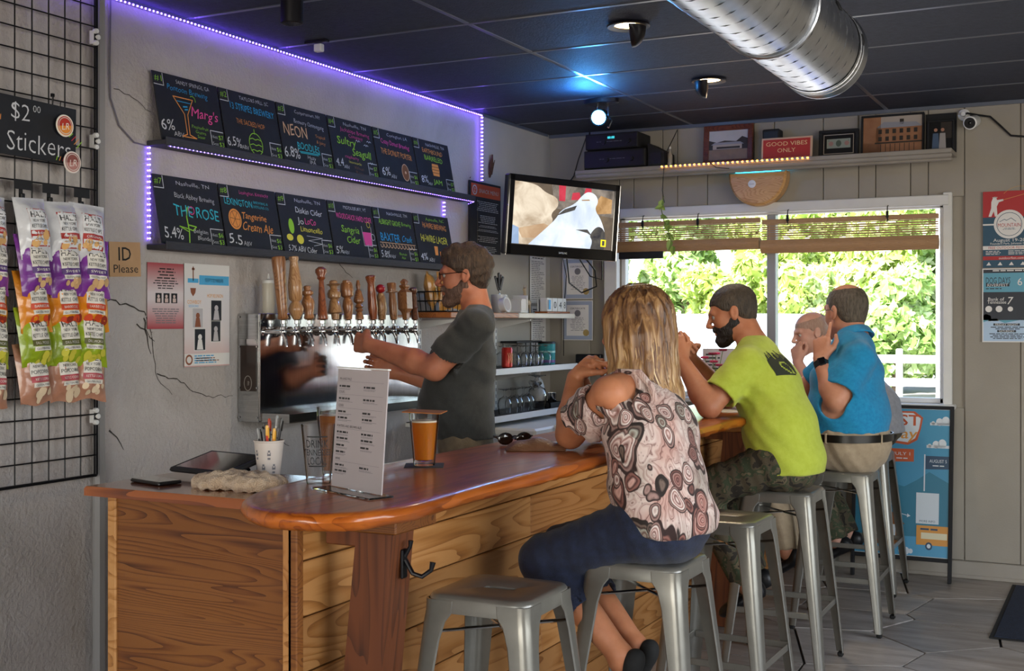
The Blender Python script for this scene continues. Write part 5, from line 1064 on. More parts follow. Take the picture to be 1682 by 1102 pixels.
P_([(.40, .62), (1, .55), (1, 1), (.36, 1)], 6); P_([(.44, .75), (.50, .75), (.50, 1), (.43, 1)], 4); P_([(.56, .78), (.66, .80), (.64, .92), (.57, .9)], 4); P_([(.68, .85), (.76, .85), (.76, 1), (.70, 1)], 4)
P_([(.80, .58), (.98, .62), (.98, .85), (.86, .9), (.8, .74)], 7)
P_([(0, .0), (0, 1), (.10, 1), (.22, .97), (.30, .86), (.42, .80), (.44, .66), (.36, .52), (.40, .40), (.30, .2), (.2, .0)], 1)
P_([(.05, .25), (.30, .36), (.40, .30), (.30, .12), (.1, .1)], 5); P_([(.36, .55), (.43, .66), (.42, .78), (.36, .74), (.38, .64)], 1)
P_([(.16, .0), (.30, .24), (.42, .45), (.46, .60), (.60, .72), (.66, .86), (.72, .95), (.80, .92), (.84, .80), (.80, .66), (.88, .50), (.94, .20), (.92, .0)], 2)
P_([(.42, .50), (.50, .62), (.62, .70), (.60, .62), (.48, .54)], 3); P_([(.76, .22), (.84, .40), (.92, .34), (.94, .10), (.92, 0), (.78, 0), (.80, .14)], 3); P_([(.62, .30), (.74, .32), (.80, .20), (.74, .26)], 3)
P_([(.66, .80), (.74, .82), (.75, .80), (.67, .785)], 7); P_([(0, 0), (.07, 0), (.06, .26), (0, .3)], 8)
P_([(.885, .05), (.94, .05), (.94, .17), (.885, .17)], 9); P_([(.90, .07), (.925, .07), (.925, .15), (.90, .15)], 3)
sg_.obj('tv_picture', [escreen('tv dim', '5A5048', '7A6A58', 6, .8), escreen('tv rock', 'A8947C', 'E0D2BC', 7, .95), escreen('tv pale animal', 'B8C4D4', 'E4EAF2', 5, 1.0), escreen('tv shade', '3A3A40', '6A665E', 14, .7), escreen('tv red', 'B03040', 'D04858', 5, .9), escreen('tv tan', 'B09070', 'C8AC8C', 8, .9), escreen('tv grey brown', '5E5650', 'A09488', 9, .8), escreen('tv rust', '9A7448', 'C8A070', 10, .9), escreen('tv blue', '8AA0C0', 'A8BCD8', 5, .9), escreen('tv yellow', 'E8D020', 'F0DC30', 5, 1.0)], tv, smooth=0)
g = Pr(.0118); g.text('SAMSUNG', 0, -TH_/2+.026, .016, 0, w=.06); g.obj('maker_lettering', [M_paper], tv)
B().box((0, 0, -.07), (.2, .2, .04), .004).box((-.08, 0, -.22), (.06, .06, .30), .004).obj('wall_arm', M_blackmat, tv)
cbl = B().tube([(-3.05, 6.75, 1.88), (-3.10, 6.90, 1.72), (-3.06, 7.0, 1.66), (-2.98, 7.05, 1.70), (-2.97, 7.0, 1.80), (-3.0, 6.9, 1.88)], .005, 6).tube([(-3.0, 6.8, 1.88), (-2.98, 6.95, 1.76), (-2.93, 7.02, 1.74), (-2.90, 6.95, 1.88)], .004, 6).tube([(-3.15, 6.9, 1.9), (-3.3, 7.3, 1.78), (-3.38, 7.43, 1.55), (-3.38, 7.43, 1.25)], .003, 5).obj('tv_cables', M_black); tag(cbl, 'loose black cables looping below the television', 'cable')
tag(B().tube([(-3.20, 7.40, 2.70), (-3.25, 7.38, 2.55), (-3.30, 7.42, 2.45), (-3.42, 7.42, 2.30)], .004, 6).tube([(-3.16, 7.36, 2.72), (-3.15, 7.30, 2.5), (-3.22, 7.2, 2.25)], .006, 6).obj('wall_cables', M_black), 'black cables hanging from the ceiling beside the amplifiers', 'cable')
# ---------------------------------------------------------------- high shelf over the window
M_shelfg = mat('greige painted shelf', '8A8379', '948D83', 5, .45)
hs = thing('high_shelf', 'long painted shelf with moulded edge above the window', 'shelf', (-3.2, 7.46, 2.43))
B().box((1.155, -.125, .013), (2.31, .246, .026), .003).obj('shelf_board', M_shelfg, hs); B().box((1.155, -.235, -.012), (2.31, .03, .03), .008).box((1.155, -.20, -.03), (2.31, .03, .02), .006).obj('moulding', M_shelfg, hs)
ZH = 2.4575
for k, (x, z, w_, h_, c_) in enumerate(((-2.93, ZH, .42, .12, 'lower'), (-2.95, ZH+.122, .36, .105, 'upper'))):
    t = thing('audio_receiver', '%s black audio receiver stacked on the high shelf' % c_, 'receiver', (x, 7.335, z)); B().box((0, 0, .004+h_/2-.002), (w_, .23, h_-.006), .004).obj('receiver_case', M_blackmat, t)
    B().box((0, -.117, h_/2), (w_-.01, .006, h_-.02), .001).obj('receiver_front', M_black, t)
    for kx in (.12, -.05): B().lathe([(.016, 0), (.014, .012)], 14, M=Matrix.Translation((kx, -.12, h_*.45))@Matrix.Rotation(PI/2, 4, 'X')).obj('knob', M_black, t)
    g = Pr(0); g.M = XF((1, 0, 0), (0, 0, 1), (0, -1, 0), (0, -.1206, h_*.72)); g.text('88:88' if k else '', -.0, 0, .022, 0); g.lines(-.1, -.03, .15, -.02, 1, 1, .3, 4); g.obj('receiver_display', [emit('cyan display', '40D0E0', 1.5), M_inkg], t)
t = thing('dark_speaker_box', 'black box speaker lying beside the receivers on the high shelf', 'speaker', (-2.66, 7.34, ZH)); B().prism([(-.05, 0), (.06, 0), (.055, .09), (-.05, .15)], -.1, .1, M=Matrix.Rotation(PI/2, 4, 'X')).obj('speaker_case', M_blackmat, t); B().box((-.0, -.102, .05), (.08, .004, .07)).obj('speaker_cloth', M_black, t)
lathe_thing('small_bottle', 'small pale bottle on the high shelf right of the receivers', 'bottle', (-2.585, 7.30, ZH), [('bottle_body', [(.016, 0), (.017, .003), (.017, .07), (.008, .09), (.007, .11)], mat('frosted bottle', '9A9084', None, 8, .2)), ('bottle_cap', [(.0085, .11), (.0085, .125)], M_white)], 14)
def frame(name, label, x, w_, h_, bord, mfr, pic, mats, z=ZH, y=7.40, lean=6, n0=.003, cat='picture'):
    t = thing(name, label, cat, M=onback(x, z+.001, y, lean=R(lean)))
    g = B(); g.box((w_/2, h_-bord/2, 0), (w_, bord, .02), .003).box((w_/2, bord/2, 0), (w_, bord, .02), .003).box((bord/2, h_/2, 0), (bord, h_-2*bord+.004, .02), .003).box((w_-bord/2, h_/2, 0), (bord, h_-2*bord+.004, .02), .003)
    g.obj('picture_frame', mfr, t); B().box((w_/2, h_/2, -.004), (w_-.01, h_-.01, .006)).obj('backing', M_blackmat, t)
    g = Pr(.0); pic(g, bord, bord, w_-bord, h_-bord); g.obj('photo_print', mats, t); return t
M_wal = wood('walnut frame', ('6A3A20', '52291A', '36180E'), (3, 14, 14), .35, knots=False)
def pic1(g, a, b, c, d):
    w_, h_ = c-a, d-b; g.rect(a, b, c, d, 0); g.up(); g.rect(a, b+h_*.0, c, b+h_*.35, 1); g.poly([(a, b+h_*.35), (c, b+h_*.35), (c, b+h_*.7), (a+w_*.85, b+h_*.78), (a+w_*.7, b+h_*.62), (a+w_*.4, b+h_*.66), (a+w_*.2, b+h_*.6), (a, b+h_*.68)], 2); g.up(); g.rect(a+w_*.1, b+h_*.36, a+w_*.85, b+h_*.52, 3); g.poly([(a+w_*.05, b+h_*.52), (a+w_*.9, b+h_*.52), (a+w_*.8, b+h_*.6), (a+w_*.15, b+h_*.6)], 4); g.up(); g.rect(a+w_*.2, b+h_*.38, a+w_*.8, b+h_*.45, 2)
SEP = [mat('sepia sky', 'A8A8AC', 'B8B8BA', 6, .4), mat('sepia ground', '7A6450', '8E765E', 12, .4), mat('sepia dark', '2A2420', '3A322A', 12, .4), mat('sepia wall', 'A89C90', None, 8, .4), mat('sepia roof', '8E8E94', None, 8, .4), mat('sepia brick', '8A5E40', '9E7050', 14, .4), mat('black photo', '141416', None, 8, .3)]
frame('framed_photo', 'framed old photo of a long low building, leftmost on the high shelf', -2.40, .32, .255, .035, M_wal, pic1, SEP)
t = thing('wall_speaker', 'black box speaker behind the good vibes sign', 'speaker', (-1.955, 7.40, ZH)); B().box((0, 0, .10), (.105, .09, .198), .006).obj('speaker_case', M_blackmat, t); B().box((0, -.047, .11), (.09, .004, .15), .002).obj('speaker_cloth', M_black, t)
t = thing('good_vibes_sign', 'red and white sign reading GOOD VIBES ONLY on the high shelf', 'sign', M=onback(-2.00, ZH+.001, 7.30, lean=R(6))); B().box((.155, .068, 0), (.31, .136, .012), .003).obj('sign_board', mat('sign cream edge', 'C8A890', None, 8, .5), t)
g = Pr(.0066); g.rect(.012, .010, .298, .124, 0); g.up(); g.text('GOOD VIBES', .155, .097, .036, 1, w=.25); g.text('ONLY', .155, .056, .036, 1, w=.11); g.obj('sign_print', [mat('sign red', 'A8302A', None, 8, .5), mat('sign letters', 'E0C890', None, 8, .5)], t)
def pic2(g, a, b, c, d):
    w_, h_ = c-a, d-b; g.rect(a, b, c, d, 6); g.up(); g.ring((a+c)/2, (b+d)/2, 0, 0, 0) if 0 else None
    for (p, q, r_, s_) in ((a+.008, b+.008, c-.008, b+.012), (a+.008, d-.012, c-.008, d-.008), (a+.008, b+.008, a+.012, d-.008), (c-.012, b+.008, c-.008, d-.008)): g.rect(p, q, r_, s_, 3)
    g.rect(a+w_*.14, b+h_*.32, a+w_*.86, b+h_*.74, 7); g.up(); g.disc(a+w_*.5, b+h_*.53, .016, 8, ry=.02); g.disc(a+w_*.27, b+h_*.53, .014, 9); g.disc(a+w_*.75, b+h_*.53, .014, 9); g.text('1', a+w_*.2, b+h_*.66, .016, 6); g.text('1', a+w_*.8, b+h_*.66, .016, 6)
frame('framed_banknote', 'framed dollar note with silver inner border on the high shelf', -1.675, .235, .175, .02, M_blackmat, pic2, SEP+[mat('note paper', '8E9486', None, 8, .5), mat('note green', '4E5A4E', None, 8, .5), mat('note pink', 'A07870', None, 8, .5)])
def pic3(g, a, b, c, d):
    w_, h_ = c-a, d-b; g.rect(a, b, c, d, 3); g.up(); g.rect(a, b, a+w_*.3, d, 5); g.rect(a, b, c, b+h_*.3, 5); g.poly([(a+w_*.22, b+h_*.7), (a+w_*.35, b+h_*.86), (a+w_*.9, b+h_*.82), (c, b+h_*.7)], 4); g.rect(a+w_*.22, b+h_*.3, c, b+h_*.70, 5); g.rect(a+w_*.62, b+h_*.78, a+w_*.69, b+h_*.92, 2); g.up()
    for r_ in range(2):
        for k in range(6): g.rect(a+w_*(.26+.12*k), b+h_*(.34+.2*r_), a+w_*(.32+.12*k), b+h_*(.46+.2*r_), 2)
    g.rect(a+w_*.2, b+h_*.27, c, b+h_*.31, 2)
    for k in range(8): g.rect(a+w_*(.3+.08*k), b+h_*.02, a+w_*(.31+.08*k), b+h_*.26, 2)
frame('building_photo', 'large mounted photo of an old brick building on the high shelf', -1.425, .36, .245, .012, M_blackmat, pic3, SEP)
def pic4(g, a, b, c, d):
    w_, h_ = c-a, d-b; g.rect(a, b, c, d, 6); g.up(); g.rect(a+w_*.5, b+h_*.4, c, d, 2); g.up()
    for u, c1_ in ((.28, 7), (.58, 8)): g.disc(a+w_*u, b+h_*.72, .010, 9); g.poly([(a+w_*(u-.16), b), (a+w_*(u+.16), b), (a+w_*(u+.12), b+h_*.6), (a+w_*(u-.12), b+h_*.6)], c1_)
frame('people_photo', 'small dark framed photo of two people, rightmost on the shelf', -1.045, .15, .185, .012, M_blackmat, pic4, SEP+[mat('denim print', '46586E', None, 8, .5), mat('pale shirt print', '9A9490', None, 8, .5), mat('skin print', 'A87A62', None, 8, .5)], y=7.37)
t = thing('dark_frame_back', 'plain dark board standing behind the two-people photo', 'board', M=onback(-1.06, ZH+.001, 7.435, lean=R(2))); B().box((.085, .115, 0), (.17, .23, .012), .002).obj('board', M_blackmat, t); B().box((.085, .115, .007), (.15, .21, .002)).obj('board_face', SEP[6], t)
led('amber_led_strip', [(-2.62, 7.207, 2.448), (-1.68, 7.207, 2.448)], 'amber LED strip along the front edge of the high shelf', M_orangeled, step=.03, size=.008, base=.004)
tag(B().tube([(-2.60, 7.30, 2.46), (-2.585, 7.25, 2.55), (-2.57, 7.40, 2.70)], .003, 5).tube([(-2.59, 7.21, 2.45), (-2.60, 7.203, 2.30), (-2.585, 7.20, 2.22)], .0025, 5).tube([(-2.30, 7.2, 2.462), (-2.25, 7.195, 2.42), (-2.17, 7.2, 2.41)], .0025, 5).obj('shelf_wires', M_black), 'thin wires over the edge of the high shelf', 'cable')
# trailing plant
vp = thing('trailing_vine', 'trailing green vine hanging from the high shelf in front of the blind', 'plant', (-2.585, 7.19, 2.24))
M_leafv = mat('vine leaf', '7E9440', '96AC54', 8, .5)
B().tube([(0, 0, .02), (-.02, 0, -.05), (.0, -.01, -.12), (.03, -.01, -.20), (.05, 0, -.27)], .003, 6).obj('stem', mat('vine stem', '5E6A34', None, 8, .6), vp)
for k, (x, z, s_, a_) in enumerate(((-.005, 0, 1.1, .3), (-.03, -.02, 1, -.6), (.0, -.04, .9, 1.2), (-.02, -.10, .9, -1.2), (.04, -.13, 1.1, .8), (.02, -.15, 1.0, -.4), (.06, -.17, .9, 1.3), (.02, -.21, 1.1, -.7), (.05, -.25, 1.2, .2), (.06, -.29, 1.1, -.2))):
    M_ = Matrix.Translation((x, -.01, z))@Matrix.Rotation(a_, 4, 'Y')@Matrix.Rotation(.5*math.sin(k*2), 4, 'X')
    B().add([(0, 0, 0), (.018*s_, -.006, -.018*s_), (.012*s_, -.008, -.045*s_), (0, 0, -.065*s_), (-.012*s_, -.008, -.045*s_), (-.018*s_, -.006, -.018*s_), (0, .003, -.03*s_)], [(0, 1, 6), (1, 2, 6), (2, 3, 6), (3, 4, 6), (4, 5, 6), (5, 0, 6)], M=M_).obj('leaf', M_leafv, vp)
# half-moon wooden lamp
hm = thing('half_moon_lamp', 'half-moon wooden wall lamp with a round white badge', 'lamp', M=onback(-2.038, 2.40, 7.44))
arc = [(.18*math.cos(t_), -.02+.19*math.sin(t_)) for t_ in [PI+PI*k/28 for k in range(29)]]
B().prism([(.18, 0)]+[(-.18, 0)]+arc, 0, .10, bev=.016).obj('lamp_shell', wood('honey half-moon wood', ('DCAE74', 'C8965A', 'A8743C'), (2, 9, 9), .4, coat=.2, knots=False, rnd=False), hm)
B().lathe([(.024, .1), (.024, .104), (.021, .105)], 20, (-.03, -.075, 0)).obj('lamp_badge', M_white, hm)
g = Pr(.1056); g.text('lumen', -.03, -.075, .010, 0, w=.03); g.obj('badge_lettering', [M_ink], hm)
B().box((0, .002, .05), (.28, .003, .06), .001).obj('lamp_light', emit('cyan glow lamp', '30C0FF', 16), hm)
# security camera
sc = thing('security_camera', 'small white bullet security camera on the wall right of the shelf', 'camera', (-.80, 7.44, 2.62)); B().lathe([(.034, 0), (.034, .012), (.012, .02), (.012, .05)], 18, M=Matrix.Translation((-.05, .01, .05))@Matrix.Rotation(PI/2, 4, 'X')).obj('camera_mount', M_white, sc)
Mc = Matrix.Translation((0, -.05, .0))@Matrix.Rotation(R(105), 4, 'X')@Matrix.Rotation(R(-8), 4, 'Y'); B().lathe([(.030, -.06), (.036, -.05), (.036, .05), (.038, .052), (.034, .054)], 24, M=Mc).obj('camera_body', M_white, sc); B().lathe([(.031, .0545), (.031, .0555)], 24, M=Mc).obj('camera_face', M_black, sc); B().ball((0, 0, .056), (.010, .010, .006), 12, M=Mc).obj('camera_lens', M_gloss, sc)
B().tube([(-.05, 0, .05), (-.03, -.03, .055), (.03, -.02, .04), (.09, .0, .03), (.14, .005, -.02), (.20, .005, -.085), (.30, .005, -.10), (.5, .005, -.10)], .006, 6).obj('camera_cable', M_black, sc)
# ---------------------------------------------------------------- bamboo blinds
M_bam = mat('bamboo slat', '9A7654', 'B48E66', 30, .55, stretch=(1, 20, 20)); M_cord = mat('blind cord', 'C8A880', None, 8, .7)
def blind(x0, x1, ztop, zroll, rr, label, yy=7.40):
    t = thing('bamboo_blind', label, 'blind', (x0, yy, ztop)); L = x1-x0; n_ = int((ztop-zroll)/.0135); g = B()
    for k in range(n_): g.box((L/2, .002*math.sin(k*1.7), -.012-.0135*k), (L, .0025, .0088 if k % 3 else .006))
    o = g.obj('slats', M_bam, t, smooth=0); o['kind'] = 'stuff'
    B().box((L/2, .006, .008), (L, .02, .03), .003).obj('headrail', M_bam, t)
    g = B(); pr_ = []
    for k in range(40): a_ = k*.55; r_ = rr*(.35+.65*k/40); pr_.append((r_*math.cos(a_), r_*math.sin(a_)))
    B().tube([(0, 0, -(ztop-zroll)-rr*.6), (L, 0, -(ztop-zroll)-rr*.6)], rr, 18).obj('rolled_slats', M_bam, t)
    g = B(); nseg = 26
    for k in range(nseg): a_ = 2*PI*k/nseg; g.box((L/2, (rr+.0006)*math.sin(a_), -(ztop-zroll)-rr*.6+(rr+.0006)*math.cos(a_)), (L, .0035, .0035))
    o = g.obj('roll_ribs', M_bam, t, smooth=0); o['kind'] = 'stuff'
    for k in range(int(L/.085)): x = .05+.085*k; B().tube([(x, -.004, 0), (x, -.005, -(ztop-zroll)+.01), (x, -rr-.002, -(ztop-zroll)-rr*.6)], .0012, 4).obj('cord', M_cord, t)
    g = B().box((.04, .004, -.045), (.10, .0, .0)) if 0 else None
blind(-2.985, -2.035, 2.10, 1.985, .035, 'left bamboo blind half rolled up, hung low over the window')
blind(-2.025, -.985, 2.085, 1.965, .040, 'right bamboo blind half rolled up, hung slightly lower', 7.405)
for k, x in enumerate((-2.80, -2.43, -1.86, -1.27)):
    t = thing('blind_hook', 'black hook clip holding a blind, %s from the left' % ORD12[k], 'hook', (x, 7.385, 2.13)); B().box((0, 0, -.02), (.016, .012, .04), .003).tube([(0, 0, 0), (0, .01, .03), (0, .03, .035)], .003, 6).obj('clip_body', M_blkmetal, t); B().tube([(0, -.004, -.04), (.006, -.01, -.055), (0, -.012, -.065)], .004, 6).obj('clip_tip', M_blkmetal, t)
tag(B().box((-2.80, 7.355, 1.905), (.30, .02, .045), .003).obj('dark_header', M_blackmat), 'dark strip hanging below the left blind', 'strip')
# ---------------------------------------------------------------- posters and sandwich board
def po1(g, w, h):
    g.rect(0, 0, w, h, 1); g.up(); g.rect(0, h*.66, w, h, 2); g.rect(0, h*.555, w, h*.575, 0); g.rect(0, h*.235, w, h*.285, 0); g.rect(0, h*.10, w, h*.15, 2); g.up()
    g.poly([(.030, h*.67), (.045, h*.67), (.058, h*.74), (.064, h*.67), (.078, h*.67), (.074, h*.80), (.085, h*.855), (.11, h*.875), (.108, h*.895), (.075, h*.885), (.072, h*.915), (.066, h*.93), (.055, h*.925), (.052, h*.905), (.045, h*.86), (.044, h*.78)], 0); g.rect(.05, h*.918, .078, h*.924, 0)
    g.ring(.20, h*.78, .12, .002, 3, a0=1.2, a1=2.4); g.line([(.10, h*.88), (.25, h*.97)], .002, 3)
    g.disc(.14, h*.565, .082, 0, 36); g.up(); g.ring(.14, h*.565, .066, .003, 1); g.line([(.09, h*.60), (.115, h*.63), (.125, h*.615), (.15, h*.645), (.175, h*.60)], .003, 1); g.text('MOUNTAIN', .14, h*.555, .030, 2, w=.12); g.lines(.10, h*.49, .18, h*.52, 2, 1, .4, 3, 'c')
    g.text('August 19-20', .14, h*.36, .026, 0, w=.17); g.text('Founders Park, Johnson City', .14, h*.315, .017, 0, w=.20); g.text('FREE OUTDOOR FESTIVAL', .14, h*.26, .020, 2, w=.22); g.lines(.015, h*.165, .12, h*.225, 3, 0, .4, 4); g.lines(.135, h*.165, .25, h*.225, 3, 0, .4, 5); g.text('outdoorfest.com', .15, h*.125, .018, 0, w=.13)
    for u in (.03, .09, .15, .21): g.poly([(u-.012, h*.03), (u+.014, h*.03), (u+.002, h*.075)], 0)
sheet('mountain_poster', 'red, white and blue festival poster with an angler silhouette', 'poster', onback(-.748, 1.787, 7.443), .28, .435, [M_paper, mat('poster navy', '16465E', None, 8, .5), mat('poster red', 'A81C22', None, 8, .5), mat('poster gold', 'D09A50', None, 8, .5)], po1)
def po2(g, w, h):
    g.rect(.006, .006, w-.006, h-.006, 1); g.up(); g.rect(.006, h*.94, w-.006, h-.006, 2); g.rect(.006, h*.30, w-.006, h*.68, 2); g.poly([(.006, h*.27), (.06, h*.32), (.12, h*.26), (w-.006, h*.34), (w-.006, .006), (.006, .006)], 3); g.poly([(.006, h*.30), (.05, h*.30), (.045, h*.36), (.02, h*.385), (.006, h*.36)], 4); g.poly([(.03, h*.285), (.09, h*.29), (.08, h*.32), (.04, h*.315)], 5); g.up()
    g.lines(.02, h*.955, w-.02, h*.985, 1, 0, .5, 3, 'c'); g.text('DOG DAYS', .085, h*.84, .052, 2, w=.13); g.rect(.02, h*.755, .145, h*.795, 2); g.up(); g.text('RIVERFEST', .083, h*.775, .022, 0, w=.11); g.lines(.02, h*.715, .14, h*.74, 1, 2, .5, 4); g.text('6', .20, h*.82, .06, 0)
    g.text('Bank of', .075, h*.585, .028, 0, w=.085); g.text('Tennessee', .078, h*.545, .026, 0, w=.10); g.text('7', .145, h*.565, .06, 0, shear=.2)
    for u in (.035, .09, .15): g.disc(u, h*.45, .018 if u < .1 else .014, 0)
    g.rect(.06, h*.225, .20, h*.255, 2); g.rect(.08, h*.135, .18, h*.165, 2); g.up(); g.text('FRIDAY NIGHT', .13, h*.24, .016, 0, w=.12); g.text('SATURDAY', .13, h*.15, .016, 0, w=.08); g.lines(.03, h*.17, .24, h*.215, 2, 2, .5, 5, 'c'); g.lines(.03, h*.04, .24, h*.125, 4, 2, .5, 6, 'c')
sheet('river_festival_poster', 'blue river festival poster with a yellow tent, below the red one', 'poster', onback(-.752, 1.362, 7.443), .28, .42, [M_paper, mat('poster sky', '5A9AB0', None, 8, .5), mat('poster ink', '1A2230', None, 8, .5), mat('poster ice', 'A8C0D8', None, 8, .5), mat('tent yellow', 'C89028', None, 8, .5), mat('canoe tan', '8E8050', None, 8, .5)], po2)
sb = thing('sandwich_board', 'blue printed sandwich board with dark frame beside the window', 'sandwich board', M=onback(-1.454, 0, 7.245, lean=R(7)) @ Matrix.Scale(.86, 4, (1, 0, 0)))
SW, SH = .65, 1.0; g = B()
for x in (.012, SW-.012): g.box((x, SH/2, 0), (.024, SH, .03), .003)
g.box((SW/2, SH-.010, 0), (SW-.04, .02, .026), .003).box((SW/2, .125, 0), (SW-.04, .024, .026), .003); g.obj('board_frame', M_blackmat, sb); B().box((SW/2, .56, 0), (SW-.045, .85, .008)).obj('board_panel', M_white, sb)
B().box((.012, SH/2+.0, -.10), (.02, SH*.98, .02), .003, M=Matrix.Translation((0, 0, -.045))@Matrix.Rotation(R(9), 4, 'X')).box((SW-.012, SH/2, -.10), (.02, SH*.98, .02), .003, M=Matrix.Translation((0, 0, -.045))@Matrix.Rotation(R(9), 4, 'X')).obj('rear_leg', M_blackmat, sb) if 0 else None
g = Pr(.0048); g.rect(.024, .14, SW-.024, SH-.022, 0); g.up(); g.poly([(.024, .14), (SW-.024, .14), (SW-.024, .56), (.50, .62), (.42, .57), (.34, .53), (.2, .56), (.024, .52)], 1); g.up(); g.poly([(.024, .14), (SW-.024, .14), (SW-.024, .22), (.45, .25), (.024, .24)], 8); g.up()
for u, v, s_ in ((.58, .90, 1), (.56, .77, 1)):
    for du, dv, r_ in ((-.06, 0, .012), (-.02, .008, .022), (.02, .014, .026)): g.disc(u+du*s_, v+dv, r_, 2)
    g.rect(u-.08, v-.012, SW-.024, v+.004, 2)
g.up(); 
def blob(P, mi): g.poly(P, mi)
blob([(.05, .86), (.08, .965), (.40, .965), (.455, .93), (.44, .86), (.42, .80), (.36, .77), (.06, .80)], 3); g.up(); blob([(.06, .86), (.09, .955), (.39, .955), (.44, .925), (.43, .865), (.405, .81), (.36, .785), (.08, .81)], 2); g.up()
g.text('FIRST', .285, .915, .088, 3, w=.31, off=.012); g.text('Friday', .27, .838, .085, 4, w=.29, shear=.2, off=.01)
for u, v, c_, s1 in ((.235, .735, 3, 'JULY 1'), (.47, .70, 5, 'AUGUST 5')):
    g.rect(u-.004, v-.19, u+.004, v+.02, 2); g.poly([(u+.006, v-.065), (u+.165, v-.06), (u+.165, v+.012), (u+.006, v+.012)], c_); g.up(); g.text(s1, u+.085, v-.016, .026, 2, w=.11); g.lines(u+.035, v-.05, u+.14, v-.036, 1, 2, .4, 3, 'c')
g.text('Schedule of', .27, .455, .020, 2, w=.10, al='r'); g.text('Entertainment', .285, .43, .020, 2, w=.13, al='r'); g.line([(.28, .40), (.32, .375), (.37, .365)], .004, 2); g.poly([(.365, .377), (.385, .364), (.362, .355)], 2)
g.rect(.42, .325, .565, .50, 2); g.up(); g.text('MORE INFO', .4925, .34, .017, 5, w=.10); g.up()
g.rect(.10, .21, .32, .32, 6); g.poly([(.06, .315), (.10, .37), (.27, .38), (.35, .315)], 7); g.rect(.08, .195, .35, .222, 7); g.up(); g.rect(.15, .245, .29, .31, 2); g.up(); g.text('TRUCK', .22, .29, .022, 5, w=.08); g.text('FOOD', .22, .262, .022, 5, w=.07)
g.rect(.425, .205, SW-.024, .315, 4); g.up(); g.rect(.455, .24, SW-.03, .275, 9); g.lines(.45, .285, SW-.03, .305, 1, 5, .5, 3); g.disc(.505, .20, .022, 5); g.up(); g.disc(.505, .20, .012, 2)
for du, r_ in ((0, .018), (.03, .022), (.06, .014)): g.disc(.33+du, .165, r_, 2)
g.obj('board_print', [mat('board blue', '3E86A8', None, 8, .45), mat('board hills', '2C7088', None, 8, .45), mat('board white', 'C4CCD2', None, 8, .45), mat('board rust', 'B0502C', None, 8, .45), mat('board amber', 'C88A3C', None, 8, .45), mat('board slate', '24405A', None, 8, .45), mat('board brown', '96602E', None, 8, .45), mat('board dark brown', '7A4A22', None, 8, .45), mat('board river', '4890B4', None, 8, .45), mat('board cream', 'D0C8A8', None, 8, .45)], sb)
M_mat = mat('navy door mat', '1C2434', '263044', 60, .95, bump=.8, bscale=180)
dm = thing('door_mat', 'dark navy door mat at the right edge of the floor', 'mat', (-.565, 6.10, .001)); B().box((.46, .62, .004), (.92, 1.24, .008), .002).obj('mat_pile', M_mat, dm); B().box((.46, .62, .002), (.96, 1.28, .005), .001).obj('mat_border', M_rubber, dm)
# ---------------------------------------------------------------- ceiling things
du = thing('spiral_duct', 'big galvanised spiral duct hanging under the ceiling', 'duct', (-1.06, 4.75, 2.515)); RD = .165
B().lathe([(RD, -7.0), (RD, -.13)], 48, M=Matrix.Rotation(-PI/2, 4, 'X'), capb=False, capt=False).obj('duct_pipe', M_galv, du, smooth=60)
B().lathe([(RD+.003, -.13), (RD+.003, -.02), (RD+.008, -.012), (RD+.008, 0), (RD-.004, .004)], 48, M=Matrix.Rotation(-PI/2, 4, 'X'), capb=False, capt=True).obj('duct_cap', M_galv, du, smooth=40)
hel = []; n_ = 20
for k in range(n_*52): a_ = 2*PI*k/n_; hel.append(((RD+.0005)*math.cos(a_), -.14-.105*k/n_, (RD+.0005)*math.sin(a_)))
B().tube(hel, .0015, 4).obj('spiral_seam', mat('dark seam metal', '4A4C50', None, 8, .5, .6), du, smooth=60)
for y in (-.10, -.06): B().tube([((RD+.003)*math.cos(2*PI*k/40), y, (RD+.003)*math.sin(2*PI*k/40)) for k in range(40)], .003, 5, closed=True).obj('duct_bead', M_galv, du)
for a_, y in ((R(26), -.42), (R(8), -.075)):
    B().ball((0, 0, 0), (.006, .022, .022), 12, M=Matrix.Rotation(-a_, 4, 'Y')@Matrix.Translation((RD+.003, y, 0))).obj('duct_hole', M_blackmat, du)
for y in (-.8, -2.6, -4.4): B().tube([((RD+.004)*math.cos(2*PI*k/32), y, (RD+.004)*math.sin(2*PI*k/32)) for k in range(32)], .005, 4, closed=True).tube([(0, y, RD), (0, y, .222)], .004, 6).obj('hanger_band', M_galv, du)
M_hot = emit('warm lamp', 'FFD9A0', 22); M_trimb = mat('bronze black trim', '17151A', None, 8, .35)
